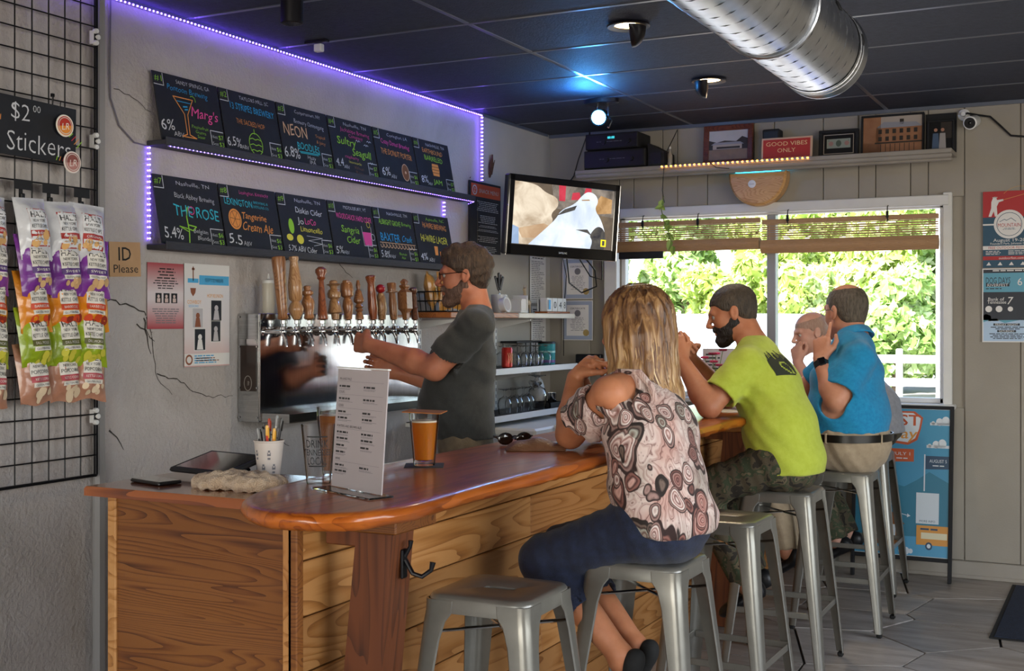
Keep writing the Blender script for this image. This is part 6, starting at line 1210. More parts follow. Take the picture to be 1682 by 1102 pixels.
for k, (x, y, a_, lb) in enumerate(((-1.888, 4.81, R(18), 'nearer'), (-1.943, 6.09, R(195), 'farther'))):
    t = thing('recessed_light', '%s warm recessed ceiling light with a black scoop shade' % lb, 'ceiling light', (x, y, ZC-.006), a_)
    B().lathe([(.058, .0), (.088, -.002), (.092, -.008), (.088, -.012), (.060, -.008), (.056, .004)], 32, capb=False, capt=False).obj('trim_ring', M_trimb, t); B().lathe([(.002, -.0015), (.058, -.0025)], 28, capb=False, capt=False).obj('light_lens', M_hot, t)
    vs = []; fs = []; n_ = 14
    for k2 in range(n_+1): # quarter scoop shade
        a2 = -PI/2+PI*k2/n_
        for q in range(7): b_ = PI/2*q/6; vs.append((.004+.072*math.cos(a2)*math.cos(b_*.9), .072*math.sin(a2)*math.cos(b_*.55), -.012-.085*math.sin(b_)*max(.0, math.cos(a2))**.7))
    for k2 in range(n_):
        for q in range(6): fs.append((k2*7+q, (k2+1)*7+q, (k2+1)*7+q+1, k2*7+q+1))
    B().add(vs, fs).obj('scoop_shade', M_trimb, t, smooth=60)
    light('SPOT', 'lamp_glow', (x+(-.03 if k == 0 else .03), y, ZC-.03), 26, (1, .8, .55), (0, 0, 0), spot_size=R(130), spot_blend=.6, shadow_soft_size=.05).parent = None
t = thing('pendant_spot', 'black cylinder spotlight at the top edge of the ceiling', 'ceiling light', (-2.90, 3.83, ZC-.005)); B().lathe([(.04, -.10), (.044, -.098), (.044, -.01), (.03, 0)], 24).obj('spot_body', M_trimb, t); B().lathe([(.036, -.1005), (.036, -.0995)], 20).obj('spot_lens', mat('dark lens glass', '2A2A30', None, 8, .1), t)
t = thing('ceiling_sensor', 'small pale sensor box hanging from the ceiling near the plaster wall', 'sensor', (-3.24, 4.46, ZC-.004)); B().box((0, 0, -.006), (.12, .03, .012), .003).obj('sensor_base', M_trimb, t); B().box((.005, .01, -.032), (.04, .03, .035), .004).obj('sensor_head', M_white, t)
# stage spotlight
sl_ = thing('stage_light', 'small black stage spotlight glowing blue near the corner', 'stage light', (-2.66, 6.36, ZC-.005))
B().lathe([(.10, -.028), (.105, -.024), (.105, -.004), (.09, 0)], 24, sx=1, sy=.6).obj('base_plate', M_trimb, sl_); B().tube([(-.02, 0, -.03), (-.03, -.01, -.10)], .008, 6).tube([(.04, 0, -.03), (.045, -.01, -.10)], .008, 6).obj('yoke', M_chrome, sl_)
d = (Vector((.2, -1.0, -.25))).normalized(); zq = d.to_track_quat('Z', 'Y').to_matrix().to_4x4(); Mh = Matrix.Translation((.0, -.01, -.10))@zq
B().lathe([(.02, -.07), (.038, -.05), (.042, .04), (.047, .045), (.047, .06), (.041, .056)], 20, M=Mh, capt=False).obj('lamp_housing', M_trimb, sl_); B().lathe([(.001, .054), (.040, .0545)], 20, M=Mh, capb=False, capt=False).obj('lamp_lens', emit('blue lamp', '5AB8FF', 30), sl_); B().tube([(.045, -.01, -.10), (.07, -.02, -.13), (.06, -.04, -.17)], .007, 6).obj('aim_lever', M_chrome, sl_)
bl = light('SPOT', 'blue_stage_beam', (-2.645, 6.27, ZC-.135), 5, (.1, .4, 1), (0, 0, 0), spot_size=R(120), spot_blend=.8, shadow_soft_size=.03); bl.rotation_euler = d.to_track_quat('-Z', 'Y').to_euler()
light('POINT', 'blue_spill', (-2.62, 6.02, ZC-.10), 7, (.05, .35, 1), shadow_soft_size=.04)
# ---------------------------------------------------------------- people: one continuous surface each, grown from a smooth-blended distance field
V3 = lambda *a: np.array(a, dtype=np.float64)
def nrm(a): a = np.asarray(a, float); return a/np.linalg.norm(a)
class SDF:
    def __init__(s): s.ops = []; s.fn = None
    def cone(s, a, b, ra, rb, k=.02, op='u', w=None, ws=1.0, cap='', only=None):
        s.ops.append(('c', np.asarray(a, float), np.asarray(b, float), ra, rb, k, op, w, ws, cap)); return s
    def ell(s, c, r, A=None, k=.02, op='u'):
        r = np.asarray(r if hasattr(r, '__len__') else (r, r, r), float); s.ops.append(('e', np.asarray(c, float), r, A, k, op)); return s
    def cut(s, n, d): s.ops.append(('p', np.asarray(n, float), d)); return s  # keep n.x <= d
    def chain(s, L, k=.03, infl=0, w=None): # torso rings: (point, depth radius, lateral radius)
        for (a, da, la), (b, db, lb) in zip(L, L[1:]): s.cone(a, b, da+infl, db+infl, k, w=w, ws=((la+lb)/2+infl)/((da+db)/2+infl))
        return s
    def bounds(s):
        lo, hi = [], []
        for o in s.ops:
            if o[0] == 'c' and o[6] == 'u': r = max(o[3], o[4])*max(1, o[8]); lo += [o[1]-r, o[2]-r]; hi += [o[1]+r, o[2]+r]
            if o[0] == 'e' and o[5] == 'u': r = o[2].max(); lo.append(o[1]-r); hi.append(o[1]+r)
        return np.min(lo, 0)-.02, np.max(hi, 0)+.02
    def eval(s, xs, ys, zs):
        D = np.full((len(xs), len(ys), len(zs)), .15)
        def sl(lo, hi):
            q = []
            for ax, l, h in zip((xs, ys, zs), lo, hi): q.append(slice(max(0, np.searchsorted(ax, l)-1), min(len(ax), np.searchsorted(ax, h)+1)))
            return tuple(q)
        for o in s.ops:
            if o[0] == 'p':
                n = o[1]; d = n[0]*xs[:, None, None]+n[1]*ys[None, :, None]+n[2]*zs[None, None, :]-o[2]; D = np.maximum(D, d); continue
            if o[0] == 'c': _, a, b, ra, rb, k, op, w, ws, cap = o; R_ = max(ra, rb)*max(1, ws)+k+.025; S_ = sl(np.minimum(a, b)-R_, np.maximum(a, b)+R_)
            else: _, c, r, A, k, op = o; R_ = r.max()+k+.025; S_ = sl(c-R_, c+R_)
            if any(q.stop-q.start < 2 for q in S_): continue
            X = xs[S_[0]][:, None, None]; Y = ys[S_[1]][None, :, None]; Z = zs[S_[2]][None, None, :]
            if o[0] == 'c':
                qx, qy, qz = X-a[0], Y-a[1], Z-a[2]; ba = b-a
                if w is not None:
                    cm = (qx*w[0]+qy*w[1]+qz*w[2])*(1/ws-1); qx, qy, qz = qx+w[0]*cm, qy+w[1]*cm, qz+w[2]*cm; ba = ba+w*(ba@w)*(1/ws-1)
                bb = ba@ba+1e-12; tr = (qx*ba[0]+qy*ba[1]+qz*ba[2])/bb; t = np.clip(tr, 0, 1)
                d = np.sqrt((qx-ba[0]*t)**2+(qy-ba[1]*t)**2+(qz-ba[2]*t)**2)-(ra+(rb-ra)*t)
                if 'b' in cap: d = np.maximum(d, (tr-1)*math.sqrt(bb))
                if 'a' in cap: d = np.maximum(d, -tr*math.sqrt(bb))
            else:
                qx, qy, qz = X-c[0], Y-c[1], Z-c[2]
                if A is not None: qx, qy, qz = [qx*A[i][0]+qy*A[i][1]+qz*A[i][2] for i in range(3)]
                k0 = np.sqrt((qx/r[0])**2+(qy/r[1])**2+(qz/r[2])**2); k1 = np.sqrt((qx/r[0]**2)**2+(qy/r[1]**2)**2+(qz/r[2]**2)**2)+1e-9; d = k0*(k0-1)/k1
            E = D[S_]
            if op == 'u': h = np.maximum(k-np.abs(E-d), 0)/k; D[S_] = np.minimum(E, d)-h*h*k*.25
            elif op == 's': h = np.maximum(k-np.abs(E+d), 0)/k; D[S_] = np.maximum(E, -d)+h*h*k*.25
        if s.fn is not None: D = D+s.fn(xs[:, None, None], ys[None, :, None], zs[None, None, :])
        return D
    def mesh(s, coarse=.009, fine=(), fs=.0035):
        lo, hi = s.bounds(); ax = []
        for i in range(3):
            v = lo[i]; q = []
            while v < hi[i]+coarse:
                q.append(v); f = any(c[i]-r <= v <= c[i]+r for c, r in fine); v += fs if f else coarse
            ax.append(np.array(q))
        xs, ys, zs = ax; D = s.eval(xs, ys, zs); D[0] = D[-1] = .1; D[:, 0] = D[:, -1] = .1; D[:, :, 0] = D[:, :, -1] = .1
        I = D < 0; nx, ny, nz = D.shape
        cn = sum(I[a:nx-1+a, b:ny-1+b, c:nz-1+c].astype(np.int8) for a in (0, 1) for b in (0, 1) for c in (0, 1))
        M = (cn > 0) & (cn < 8); ci_ = np.argwhere(M); idx = np.full(M.shape, -1, np.int64); idx[M] = np.arange(len(ci_))
        sm = np.zeros((len(ci_), 3)); ct = np.zeros(len(ci_)); i, j, k = ci_.T
        cor = [(a, b, c) for a in (0, 1) for b in (0, 1) for c in (0, 1)]
        for A_ in cor:
            for ax_ in range(3):
                if A_[ax_]: continue
                B_ = list(A_); B_[ax_] = 1
                va = D[i+A_[0], j+A_[1], k+A_[2]]; vb = D[i+B_[0], j+B_[1], k+B_[2]]; cr = (va < 0) != (vb < 0)
                t = np.where(cr, va/np.where(cr, va-vb, 1), 0)
                pa = np.stack([xs[i+A_[0]], ys[j+A_[1]], zs[k+A_[2]]], 1); pb = np.stack([xs[i+B_[0]], ys[j+B_[1]], zs[k+B_[2]]], 1)
                sm += (pa+(pb-pa)*t[:, None])*cr[:, None]; ct += cr
        vs = sm/ct[:, None]; F = []
        for ax_ in range(3):
            u, v = (ax_+1) % 3, (ax_+2) % 3; s0 = [slice(None)]*3; s1 = [slice(None)]*3; s0[ax_] = slice(0, -1); s1[ax_] = slice(1, None)
            a, b = I[tuple(s0)], I[tuple(s1)]; e = np.argwhere(a != b); e = e[(e[:, u] > 0) & (e[:, v] > 0) & (e[:, u] < D.shape[u]-1) & (e[:, v] < D.shape[v]-1)]
            fl_ = a[tuple(e.T)]; q = []
            for du, dv in ((-1, -1), (0, -1), (0, 0), (-1, 0)): c = e.copy(); c[:, u] += du; c[:, v] += dv; q.append(idx[tuple(c.T)])
            q = np.stack(q, 1); q[~fl_] = q[~fl_][:, ::-1]; F.append(q)
        return vs, np.concatenate(F)
def mk(name, vf, m, parent, org, smooth=True, passes=1):
    vs, fs = vf; vs = vs-np.asarray(org)
    e_ = np.concatenate([fs[:, [0, 1]], fs[:, [1, 2]], fs[:, [2, 3]], fs[:, [3, 0]]]); cnt = np.bincount(e_.ravel(), minlength=len(vs))[:, None]
    for _ in range(passes):
        ac = np.stack([np.bincount(e_[:, 0], vs[e_[:, 1], q], len(vs))+np.bincount(e_[:, 1], vs[e_[:, 0], q], len(vs)) for q in range(3)], 1); vs = vs*.5+ac/np.maximum(cnt, 1)*.5
    me = bpy.data.meshes.new(name); n = len(vs); me.vertices.add(n); me.vertices.foreach_set('co', vs.astype(np.float32).ravel())
    me.loops.add(len(fs)*4); me.loops.foreach_set('vertex_index', fs.astype(np.int32).ravel()); me.polygons.add(len(fs)); me.polygons.foreach_set('loop_start', np.arange(0, len(fs)*4, 4, dtype=np.int32))
    me.update(calc_edges=True); me.validate(); me.polygons.foreach_set('use_smooth', [True]*len(me.polygons))
    for q in (m if isinstance(m, (list, tuple)) else [m]): me.materials.append(q)
    o = bpy.data.objects.new(name, me); C.objects.link(o); o.parent = parent; return o
def hand(S, wr, D, Nn, left, curl=(.5, .6, .6, .65), s=1.0, thumb=.5, spread=.0):
    D = nrm(D); Nn = nrm(np.asarray(Nn, float)-D*(D@np.asarray(Nn, float))); Sd = np.cross(Nn, D) if left else np.cross(D, Nn)
    wr = np.asarray(wr, float)
    for kx, ln, r_, c_, f_ in ((.030, .072, .0092, curl[0], .088), (.0105, .080, .0095, curl[1], .092), (-.0095, .074, .0090, curl[2], .088), (-.0285, .058, .0080, curl[3], .080)):
        kn = wr+(D*f_+Sd*kx)*s; S.cone(wr+(D*.012+Sd*kx*.45)*s, kn, .0165*s, .0118*s, .014*s)
        p = kn; a_ = 0; dv = D+Sd*kx*spread; dv = nrm(dv)
        for q, (fr, cm) in enumerate(((.46, .8), (.30, 1.1), (.24, .8))):
            a_ += c_*cm; dr = dv*math.cos(a_)+Nn*math.sin(a_); nx_ = p+dr*ln*fr*s*1.05; S.cone(p, nx_, (r_-.0006*q)*s, (r_-.0006*(q+1)-.0003)*s, .0028*s); p = nx_
    b0 = wr+(D*.022+Sd*.022)*s; b1 = b0+(D*.036+Sd*.026+Nn*.018)*s; b2 = b1+(D*.030+Sd*(.012-.012*thumb)+Nn*(.006+.016*thumb))*s; b3 = b2+(D*.026-Sd*.010*thumb+Nn*.008*thumb)*s
    S.cone(b0, b1, .017*s, .0125*s, .012*s).cone(b1, b2, .0115*s, .0100*s, .004*s).cone(b2, b3, .0098*s, .0080*s, .004*s)
    S.ell(wr+(D*.045+Nn*.004)*s, (.040*s, .036*s, .014*s), (D, Sd, Nn), .012*s)
def headp(S, c, F, L, U, s=1.0, jaw=1.0):
    P = lambda f, l, u: c+s*(F*f+L*l+U*u); A = (F, L, U); E = lambda f, l, u, r, k=.02, op='u': S.ell(P(f, l, u), np.array(r)*s, A, k*s, op)
    E(-.012, 0, .035, (.098, .076, .082)); E(.028, 0, -.025, (.064, .060, .085), .03)
    for sg_ in (-1, 1):
        S.cone(P(-.002, sg_*.046*jaw, -.055), P(.066, sg_*.012, -.098), .024*s, .020*s, .025*s)
        E(.05, sg_*.036, -.026, (.030, .024, .028), .02); S.cone(P(.078, sg_*.038, .022), P(.090, sg_*.008, .019), .011*s, .011*s, .014*s)
        E(.098, sg_*.032, .003, (.015, .018, .010), .012, 's'); E(.104, sg_*.012, -.034, (.011, .009, .008), .006)
        ax = (nrm(F*.95+U*.25), L, nrm(U*.95-F*.25)); S.ell(P(-.010, sg_*.076, -.004), np.array((.018, .009, .032))*s, ax, .006*s); S.ell(P(-.007, sg_*.086, -.003), np.array((.010, .006, .019))*s, ax, .004*s, 's')
    E(.078, 0, -.098, (.021, .020, .018), .02); S.cone(P(.090, 0, .014), P(.116, 0, -.026), .0085*s, .0115*s, .010*s)
    E(.091, 0, -.058, (.013, .023, .006), .006); E(.088, 0, -.070, (.013, .019, .007), .006); E(.104, 0, -.0635, (.010, .026, .0012), .003, 's')
    return P
def hairline(D_unused=None): pass
def frame_of(F, tilt=0, roll=0): # head axes: forward pitched down by tilt
    F = nrm(F); U0 = V3(0, 0, 1); L = nrm(np.cross(U0, F)); F2 = nrm(nrm(np.cross(L, U0))*math.cos(tilt)-U0*math.sin(tilt)); U = np.cross(F2, L)
    if roll: L, U = L*math.cos(roll)+U*math.sin(roll), U*math.cos(roll)-L*math.sin(roll)
    return F2, L, U
def hairfn(c, F, L, U, s, line, noise=0, fq=90, above=True): # clip by a hairline curve u(f) in head space
    fx, ux = np.array([p[0] for p in line])*s, np.array([p[1] for p in line])*s
    def fn(X, Y, Z):
        qx, qy, qz = X-c[0], Y-c[1], Z-c[2]; f = qx*F[0]+qy*F[1]+qz*F[2]; u = qx*U[0]+qy*U[1]+qz*U[2]; l = qx*L[0]+qy*L[1]+qz*L[2]
        h = np.interp(f, fx, ux)-u; h = h if above else -h
        out = np.maximum(h, 0)*.9
        if noise: out = out+noise*(np.sin(f*fq+3*np.sin(u*fq*.5))*np.sin(l*fq*1.1+2*np.sin(f*40))+.6*np.sin(u*fq*1.7+l*60))
        return out
    return fn
def eyes(t, P, org, s, iris='4A5A6A'):
    for sg_ in (-1, 1):
        g = B(); p = P(.0760, sg_*.032, .003)-org; g.ball(tuple(p), .0125*s, 12); e = g.obj('eye', mat('eye white', 'B4ACA4', None, 8, .2), t); g = B(); q = P(.0857, sg_*.033, .003)-org; g.ball(tuple(q), (.0042*s,)*3, 8); g.obj('iris', mat('iris', '2A221C', None, 8, .2), e)
def folds(amp, dirv, fq, amp2=.002):
    d = nrm(dirv)
    def fn(X, Y, Z):
        a = X*d[0]+Y*d[1]+Z*d[2]; w_ = .6*np.sin(9*X+7*Z)+.5*np.sin(11*Y-8*Z+1)
        return amp*np.sin(a*fq+2.2*w_)*(.5+.5*np.sin(6*X-5*Y+7*Z))+amp2*np.sin(a*fq*2.3+3*w_+X*20)
    return fn
def skin(n, c1, c2):
    a = N(n); a.set(.5, spec=.4); a.l(a.ramp(a.noise(a.co(), 14, 4), [(.3, c1), (.7, c2)]), a.p.inputs['Base Color']); a.p.inputs['Subsurface Weight'].default_value = .12; a.p.inputs['Subsurface Radius'].default_value = (.02, .008, .005); a.p.inputs['Subsurface Scale'].default_value = .3; a.bump(a.noise(a.co(), 160), .12, .003); return a.m
SK = [skin('skin ruddy', 'A8654A', 'BC7A5C'), skin('skin tanned', 'B0704E', 'C48460'), skin('skin warm', 'AA6C4E', 'BE8262'), skin('skin pinkish', 'B4785C', 'C88E72'), skin('skin pale', 'B88672', 'CA9C88')]
def fabric(n, c1, c2, sc=40, bs=300): return mat(n, c1, c2, sc, .9, bump=.25, bscale=bs, sheen=.15)
def arm(S, sh, el, wr, ru, re, rw, k=.02):
    S.cone(sh, el, ru, re, k); m = np.asarray(el)+(np.asarray(wr)-np.asarray(el))*.3; S.cone(el, m, re*.98, re*1.04, k).cone(m, wr, re*1.04, rw, k)
def lerp(a, b, t): return np.asarray(a, float)*(1-t)+np.asarray(b, float)*t
def foot(t, org, ank, D, m, name='shoe', s=1.0, flat=False):
    D = nrm(V3(D[0], D[1], D[2])); side = nrm(np.cross(V3(0, 0, 1), D)); up = np.cross(D, side); S = SDF(); A = (D, side, up)
    a = np.asarray(ank, float); h = .035 if flat else .05
    S.ell(a-D*.02-up*.03, (.045*s, .036*s, h*s), A, .02).ell(a+D*.07*s-up*.045, (.085*s, .040*s, .028*s), A, .03).ell(a+D*.13*s-up*.05, (.05*s, .042*s, .024*s), A, .03)
    S.cut(-up, -(a@up)+.072)
    if flat: S.ell(a+D*.035-up*.0, (.05, .026, .035), A, .01, 's')
    return mk(name, S.mesh(.006), m, t, org)
def ring_path(c, ru, rv, u, v, n=40, ph=0): return [tuple(c+u*ru*math.cos(2*PI*k/n+ph)+v*rv*math.sin(2*PI*k/n+ph)) for k in range(n)]

def figure(name_label, org, F, tor, neck, headc, hF, tilt, hs, sk, arms, legs, shirt, pants, hem, wst, sleeve, armr, neckr=.056, roll=0, fl_shirt=None, sub=None, fine=(), tuck=False):
    org = np.asarray(org, float); F = nrm(F); L = np.cross(V3(0, 0, 1), F)
    t = thing('person', name_label, 'person', tuple(org)); tor = [(np.asarray(p, float), d, l) for p, d, l in tor]; neck = np.asarray(neck, float); headc = np.asarray(headc, float)
    hf, hl, hu = frame_of(hF, tilt, roll); S = SDF(); S.chain(tor, .03, -.018, w=L)
    P = headp(S, headc, hf, hl, hu, hs)
    S.cone(neck, headc+hs*(-hf*.028-hu*.05), neckr*1.05, neckr, .03)
    top = tor[-1][0]; fine = list(fine)+[(headc, .135*hs)]
    for i, (sh, el, wr, hd, pn, curl, th) in enumerate(arms):
        left = i == 0; sh, el, wr = [np.asarray(q, float) for q in (sh, el, wr)]; S.cone(lerp(neck, top, .3), sh, neckr*.9, armr[0]*1.02, .04); arm(S, sh, el, wr, *armr)
        hand(S, wr, hd, pn, left, curl, armr[2]/.029, th); fine.append((wr+nrm(hd)*.075, .10))
    for hip, kn, an in legs: S.cone(hip, kn, .076, .056, .03); S.cone(kn, lerp(kn, an, .35), .058, .056, .03).cone(lerp(kn, an, .35), an, .056, .036, .02); S.cone(an, np.asarray(an)-V3(0, 0, .02), .036, .036, .02)
    body = mk('body', S.mesh(.010, fine, .0036), sk, t, org)
    eyes(t, P, org, hs)
    # shirt
    G = SDF(); G.chain(tor, .03, .010, w=L)
    for sh, el, wr, *_ in arms:
        sh, el = np.asarray(sh, float), np.asarray(el, float); e = lerp(sh, el, sleeve); r1 = armr[0]+(armr[1]-armr[0])*sleeve
        G.cone(lerp(neck, top, .45), sh, neckr*.9+.008, armr[0]+.016, .04).cone(sh, e, armr[0]+.016, r1+.028, .03, cap='b')
    for sh, el, wr, *_ in arms:
        sh, el = np.asarray(sh, float), np.asarray(el, float); d_ = nrm(el-sh); e = lerp(sh, el, sleeve); r1 = armr[0]+(armr[1]-armr[0])*sleeve; G.cone(e-d_*.05, e+d_*.08, r1+.014, r1+.014, .004, 's')
    G.cone(neck-V3(0, 0, .02), headc+hs*(-hf*.028-hu*.05), neckr*1.05+.006, neckr+.006, .006, 's')
    if sub: sub(G)
    G.cut((0, 0, -1), -hem); G.fn = fl_shirt or folds(.004, (.3, .3, 1), 38)
    cf = [(lerp(sh, el, sleeve), .055) for sh, el, *_ in arms] if sleeve else []
    so = mk('shirt', G.mesh(.0075, [(headc-V3(0, 0, .16), .07)]+cf, .0045), shirt, t, org, passes=3)
    # trousers
    Q = SDF(); Q.chain(tor[:2], .03, -.006 if not tuck else .004, w=L)
    for hip, kn, an in legs: Q.cone(hip, kn, .096, .078, .04); e = lerp(kn, an, pants[1]); Q.cone(kn, e, .076, .064 if pants[1] > .8 else .070, .03, cap='b')
    Q.cut((0, 0, 1), wst); Q.fn = folds(.005, (1, .2, .5), 45)
    if pants[1] < 1:
        for hip, kn, an in legs: d_ = nrm(np.asarray(an)-np.asarray(kn)); e = lerp(kn, an, pants[1]); Q.cone(e-d_*.03, e+d_*.1, .060, .060, .004, 's')
    pa = mk('trousers', Q.mesh(.0085), pants[0], t, org, passes=2)
    return t, org, P, (hf, hl, hu), S, so, L, body, pa
def cap_hair(t, org, headc, ax, hs, line, m, infl=.010, noise=.0, fq=90, name='hair', above=True, extra=None, face=False):
    hf, hl, hu = ax; H = SDF(); c = np.asarray(headc, float)
    if not face: H.ell(c+hs*(-hf*.012+hu*.035), np.array((.098+infl, .076+infl*.8, .082+infl))*hs, ax, .02); H.ell(c+hs*(-hf*.045-hu*.01), np.array((.050+infl*.3, .060+infl*.4, .075))*hs, ax, .03)
    else:
        H.ell(c+hs*(hf*.030-hu*.03), np.array((.066+infl*.7, .062+infl*.6, .086+infl*.5))*hs, ax, .02)
        for sg_ in (-1, 1): H.cone(c+hs*(-hf*.004+hl*sg_*.047-hu*.045), c+hs*(hf*.066+hl*sg_*.012-hu*.100), (.026+infl*.5)*hs, (.022+infl)*hs, .025)
        H.ell(c+hs*(hf*.080-hu*.104), np.array((.022+infl, .024+infl, .022+infl*1.3))*hs, ax, .02); H.cone(c+hs*(hf*.096+hl*.022-hu*.052), c+hs*(hf*.096-hl*.022-hu*.052), .009*hs, .009*hs, .01)
        H.ell(c+hs*(hf*.108-hu*.0645), np.array((.02, .020, .006))*hs, ax, .004, 's')
    if extra: extra(H)
    H.fn = hairfn(c, hf, hl, hu, hs, line, noise, fq, above); return mk(name, H.mesh(.0065, [(c, .14*hs)], .0042), m, t, org)
def glasses(t, org, P, hs, m):
    g = B()
    for sg_ in (-1, 1):
        c = [P(.1005, sg_*(.034+.019*math.cos(a_)), .002+.0145*math.sin(a_))-org for a_ in [2*PI*k/16 for k in range(16)]]
        g.tube(c, .0016, 5, closed=True); g.tube([P(.099, sg_*.053, .006)-org, P(.085, sg_*.074, .007)-org, P(.0, sg_*.0815, .008)-org, P(-.02, sg_*.081, -.005)-org], .0018, 5)
    g.tube([P(.1005, -.016, .006)-org, P(.106, 0, .009)-org, P(.1005, .016, .006)-org], .0016, 5)
    gg = g.obj('glasses', m, t)
    for sg_ in (-1, 1): B().add([tuple(P(.1005, sg_*(.034+.018*math.cos(a_)), .002+.0135*math.sin(a_))-org) for a_ in [2*PI*k/16 for k in range(16)]], [tuple(range(16))]).obj('lens', M_clear, gg)
def mathair(n, c1, c2, st=(60, 60, 12)):
    return mat(n, c1, c2, 1.6, .55, bump=.8, bscale=3.5, stretch=st)
M_hairb = mathair('greying brown hair', '241812', '54402F'); M_beardb = mathair('greying beard', '4A3226', '75594A')
M_hairg = mathair('cropped dark hair', '2E261E', '4A3E30'); M_beardg = mathair('dark beard', '15110F', '2A211C')
M_hairk = mathair('short grey-brown hair', '3E362C', '6A5E50'); M_hairm = mathair('grey stubble hair', '9A7A68', 'A88A78')
# --- crumpled towel on the return counter (same smooth-blended surface builder)
Q = SDF(); tz = ZR
for (x, y, z_, a_, b_, c_) in ((-2.255, 2.625, .016, .062, .05, .020), (-2.19, 2.60, .022, .060, .055, .026), (-2.10, 2.59, .020, .062, .058, .024), (-2.06, 2.625, .020, .045, .045, .022), (-2.15, 2.65, .020, .07, .04, .022), (-2.22, 2.57, .012, .05, .035, .014)): Q.ell((x, y, tz+z_), (a_, b_, c_), None, .025)
Q.fn = lambda X, Y, Z: .0045*np.sin(X*70+2.5*np.sin(Y*55))*np.sin(Y*60+1.5*np.sin(X*45))+.0022*np.sin(X*160+Y*90)
Q.cut((0, 0, -1), -tz-.0005); to = mk('bar_towel', Q.mesh(.0045), M_towel, None, (-2.16, 2.61, tz)); to.location = (-2.16, 2.61, tz)
tag(to, 'crumpled cream terry towel on the counter beside the bar end', 'towel')
# --- bartender
Fb = (-.9, -.436, 0)
tb_, ob, Pb, axb, *_r = figure('bartender with glasses in a charcoal t-shirt pulling a beer tap', (-2.72, 4.89, 0), Fb,
    [((-2.72, 4.89, .93), .135, .165), ((-2.765, 4.88, 1.09), .160, .175), ((-2.735, 4.895, 1.30), .140, .175), ((-2.685, 4.915, 1.455), .085, .15)], (-2.675, 4.922, 1.54), (-2.725, 4.898, 1.695), (-.92, -.40, 0), .08, 1.13, SK[0],
    [((-2.575, 4.715, 1.455), (-2.735, 4.640, 1.272), (-3.120, 4.700, 1.372), (-1, .42, .12), (-.15, 1, -.1), (.75, .8, .85, .9), .8),
     ((-2.77, 5.06, 1.455), (-2.90, 5.06, 1.18), (-3.13, 4.96, 1.235), (-.9, -.35, .25), (.25, -1, .1), (.6, .65, .7, .75), .8)],
    [((-2.70, 4.80, .90), (-2.71, 4.79, .48), (-2.69, 4.80, .09)), ((-2.75, 4.98, .90), (-2.77, 4.99, .48), (-2.75, 5.0, .09))],
    fabric('charcoal t-shirt cloth', '2B2B29', '343431'), (fabric('khaki work trousers', '5E5140', '6E604C'), 1.0), .945, .995, .80, (.060, .053, .034), .060, fl_shirt=folds(.0045, (.7, .1, 1), 34))
cap_hair(tb_, ob, (-2.725, 4.898, 1.695), axb, 1.13, [(-.2, -.075), (-.07, -.070), (-.03, -.045), (-.012, .015), (.02, .012), (.045, .03), (.075, .055), (.2, .062)], M_hairb, .012, .0025, 85,
         extra=lambda H: [H.ell(Pb(f, l, u), .028, None, .025) for f, l, u in ((.062, .02, .092), (.03, .03, .105), (-.03, 0, .108), (-.07, .02, .08), (.07, -.02, .088), (-.09, 0, .05))])
cap_hair(tb_, ob, (-2.725, 4.898, 1.695), axb, 1.13, [(-.03, -.08), (-.016, -.05), (-.008, -.005), (.012, -.015), (.03, -.045), (.07, -.050), (.09, -.041), (.2, -.04)], M_beardb, .001, .0008, 140, 'beard', False, face=True)
glasses(tb_, ob, Pb, 1.13, mat('dark spectacle frame', '1A1412', None, 8, .25))
foot(tb_, ob, (-2.69, 4.80, .075), (-.9, -.43, 0), M_black); foot(tb_, ob, (-2.75, 5.0, .075), (-.9, -.43, 0), M_black)
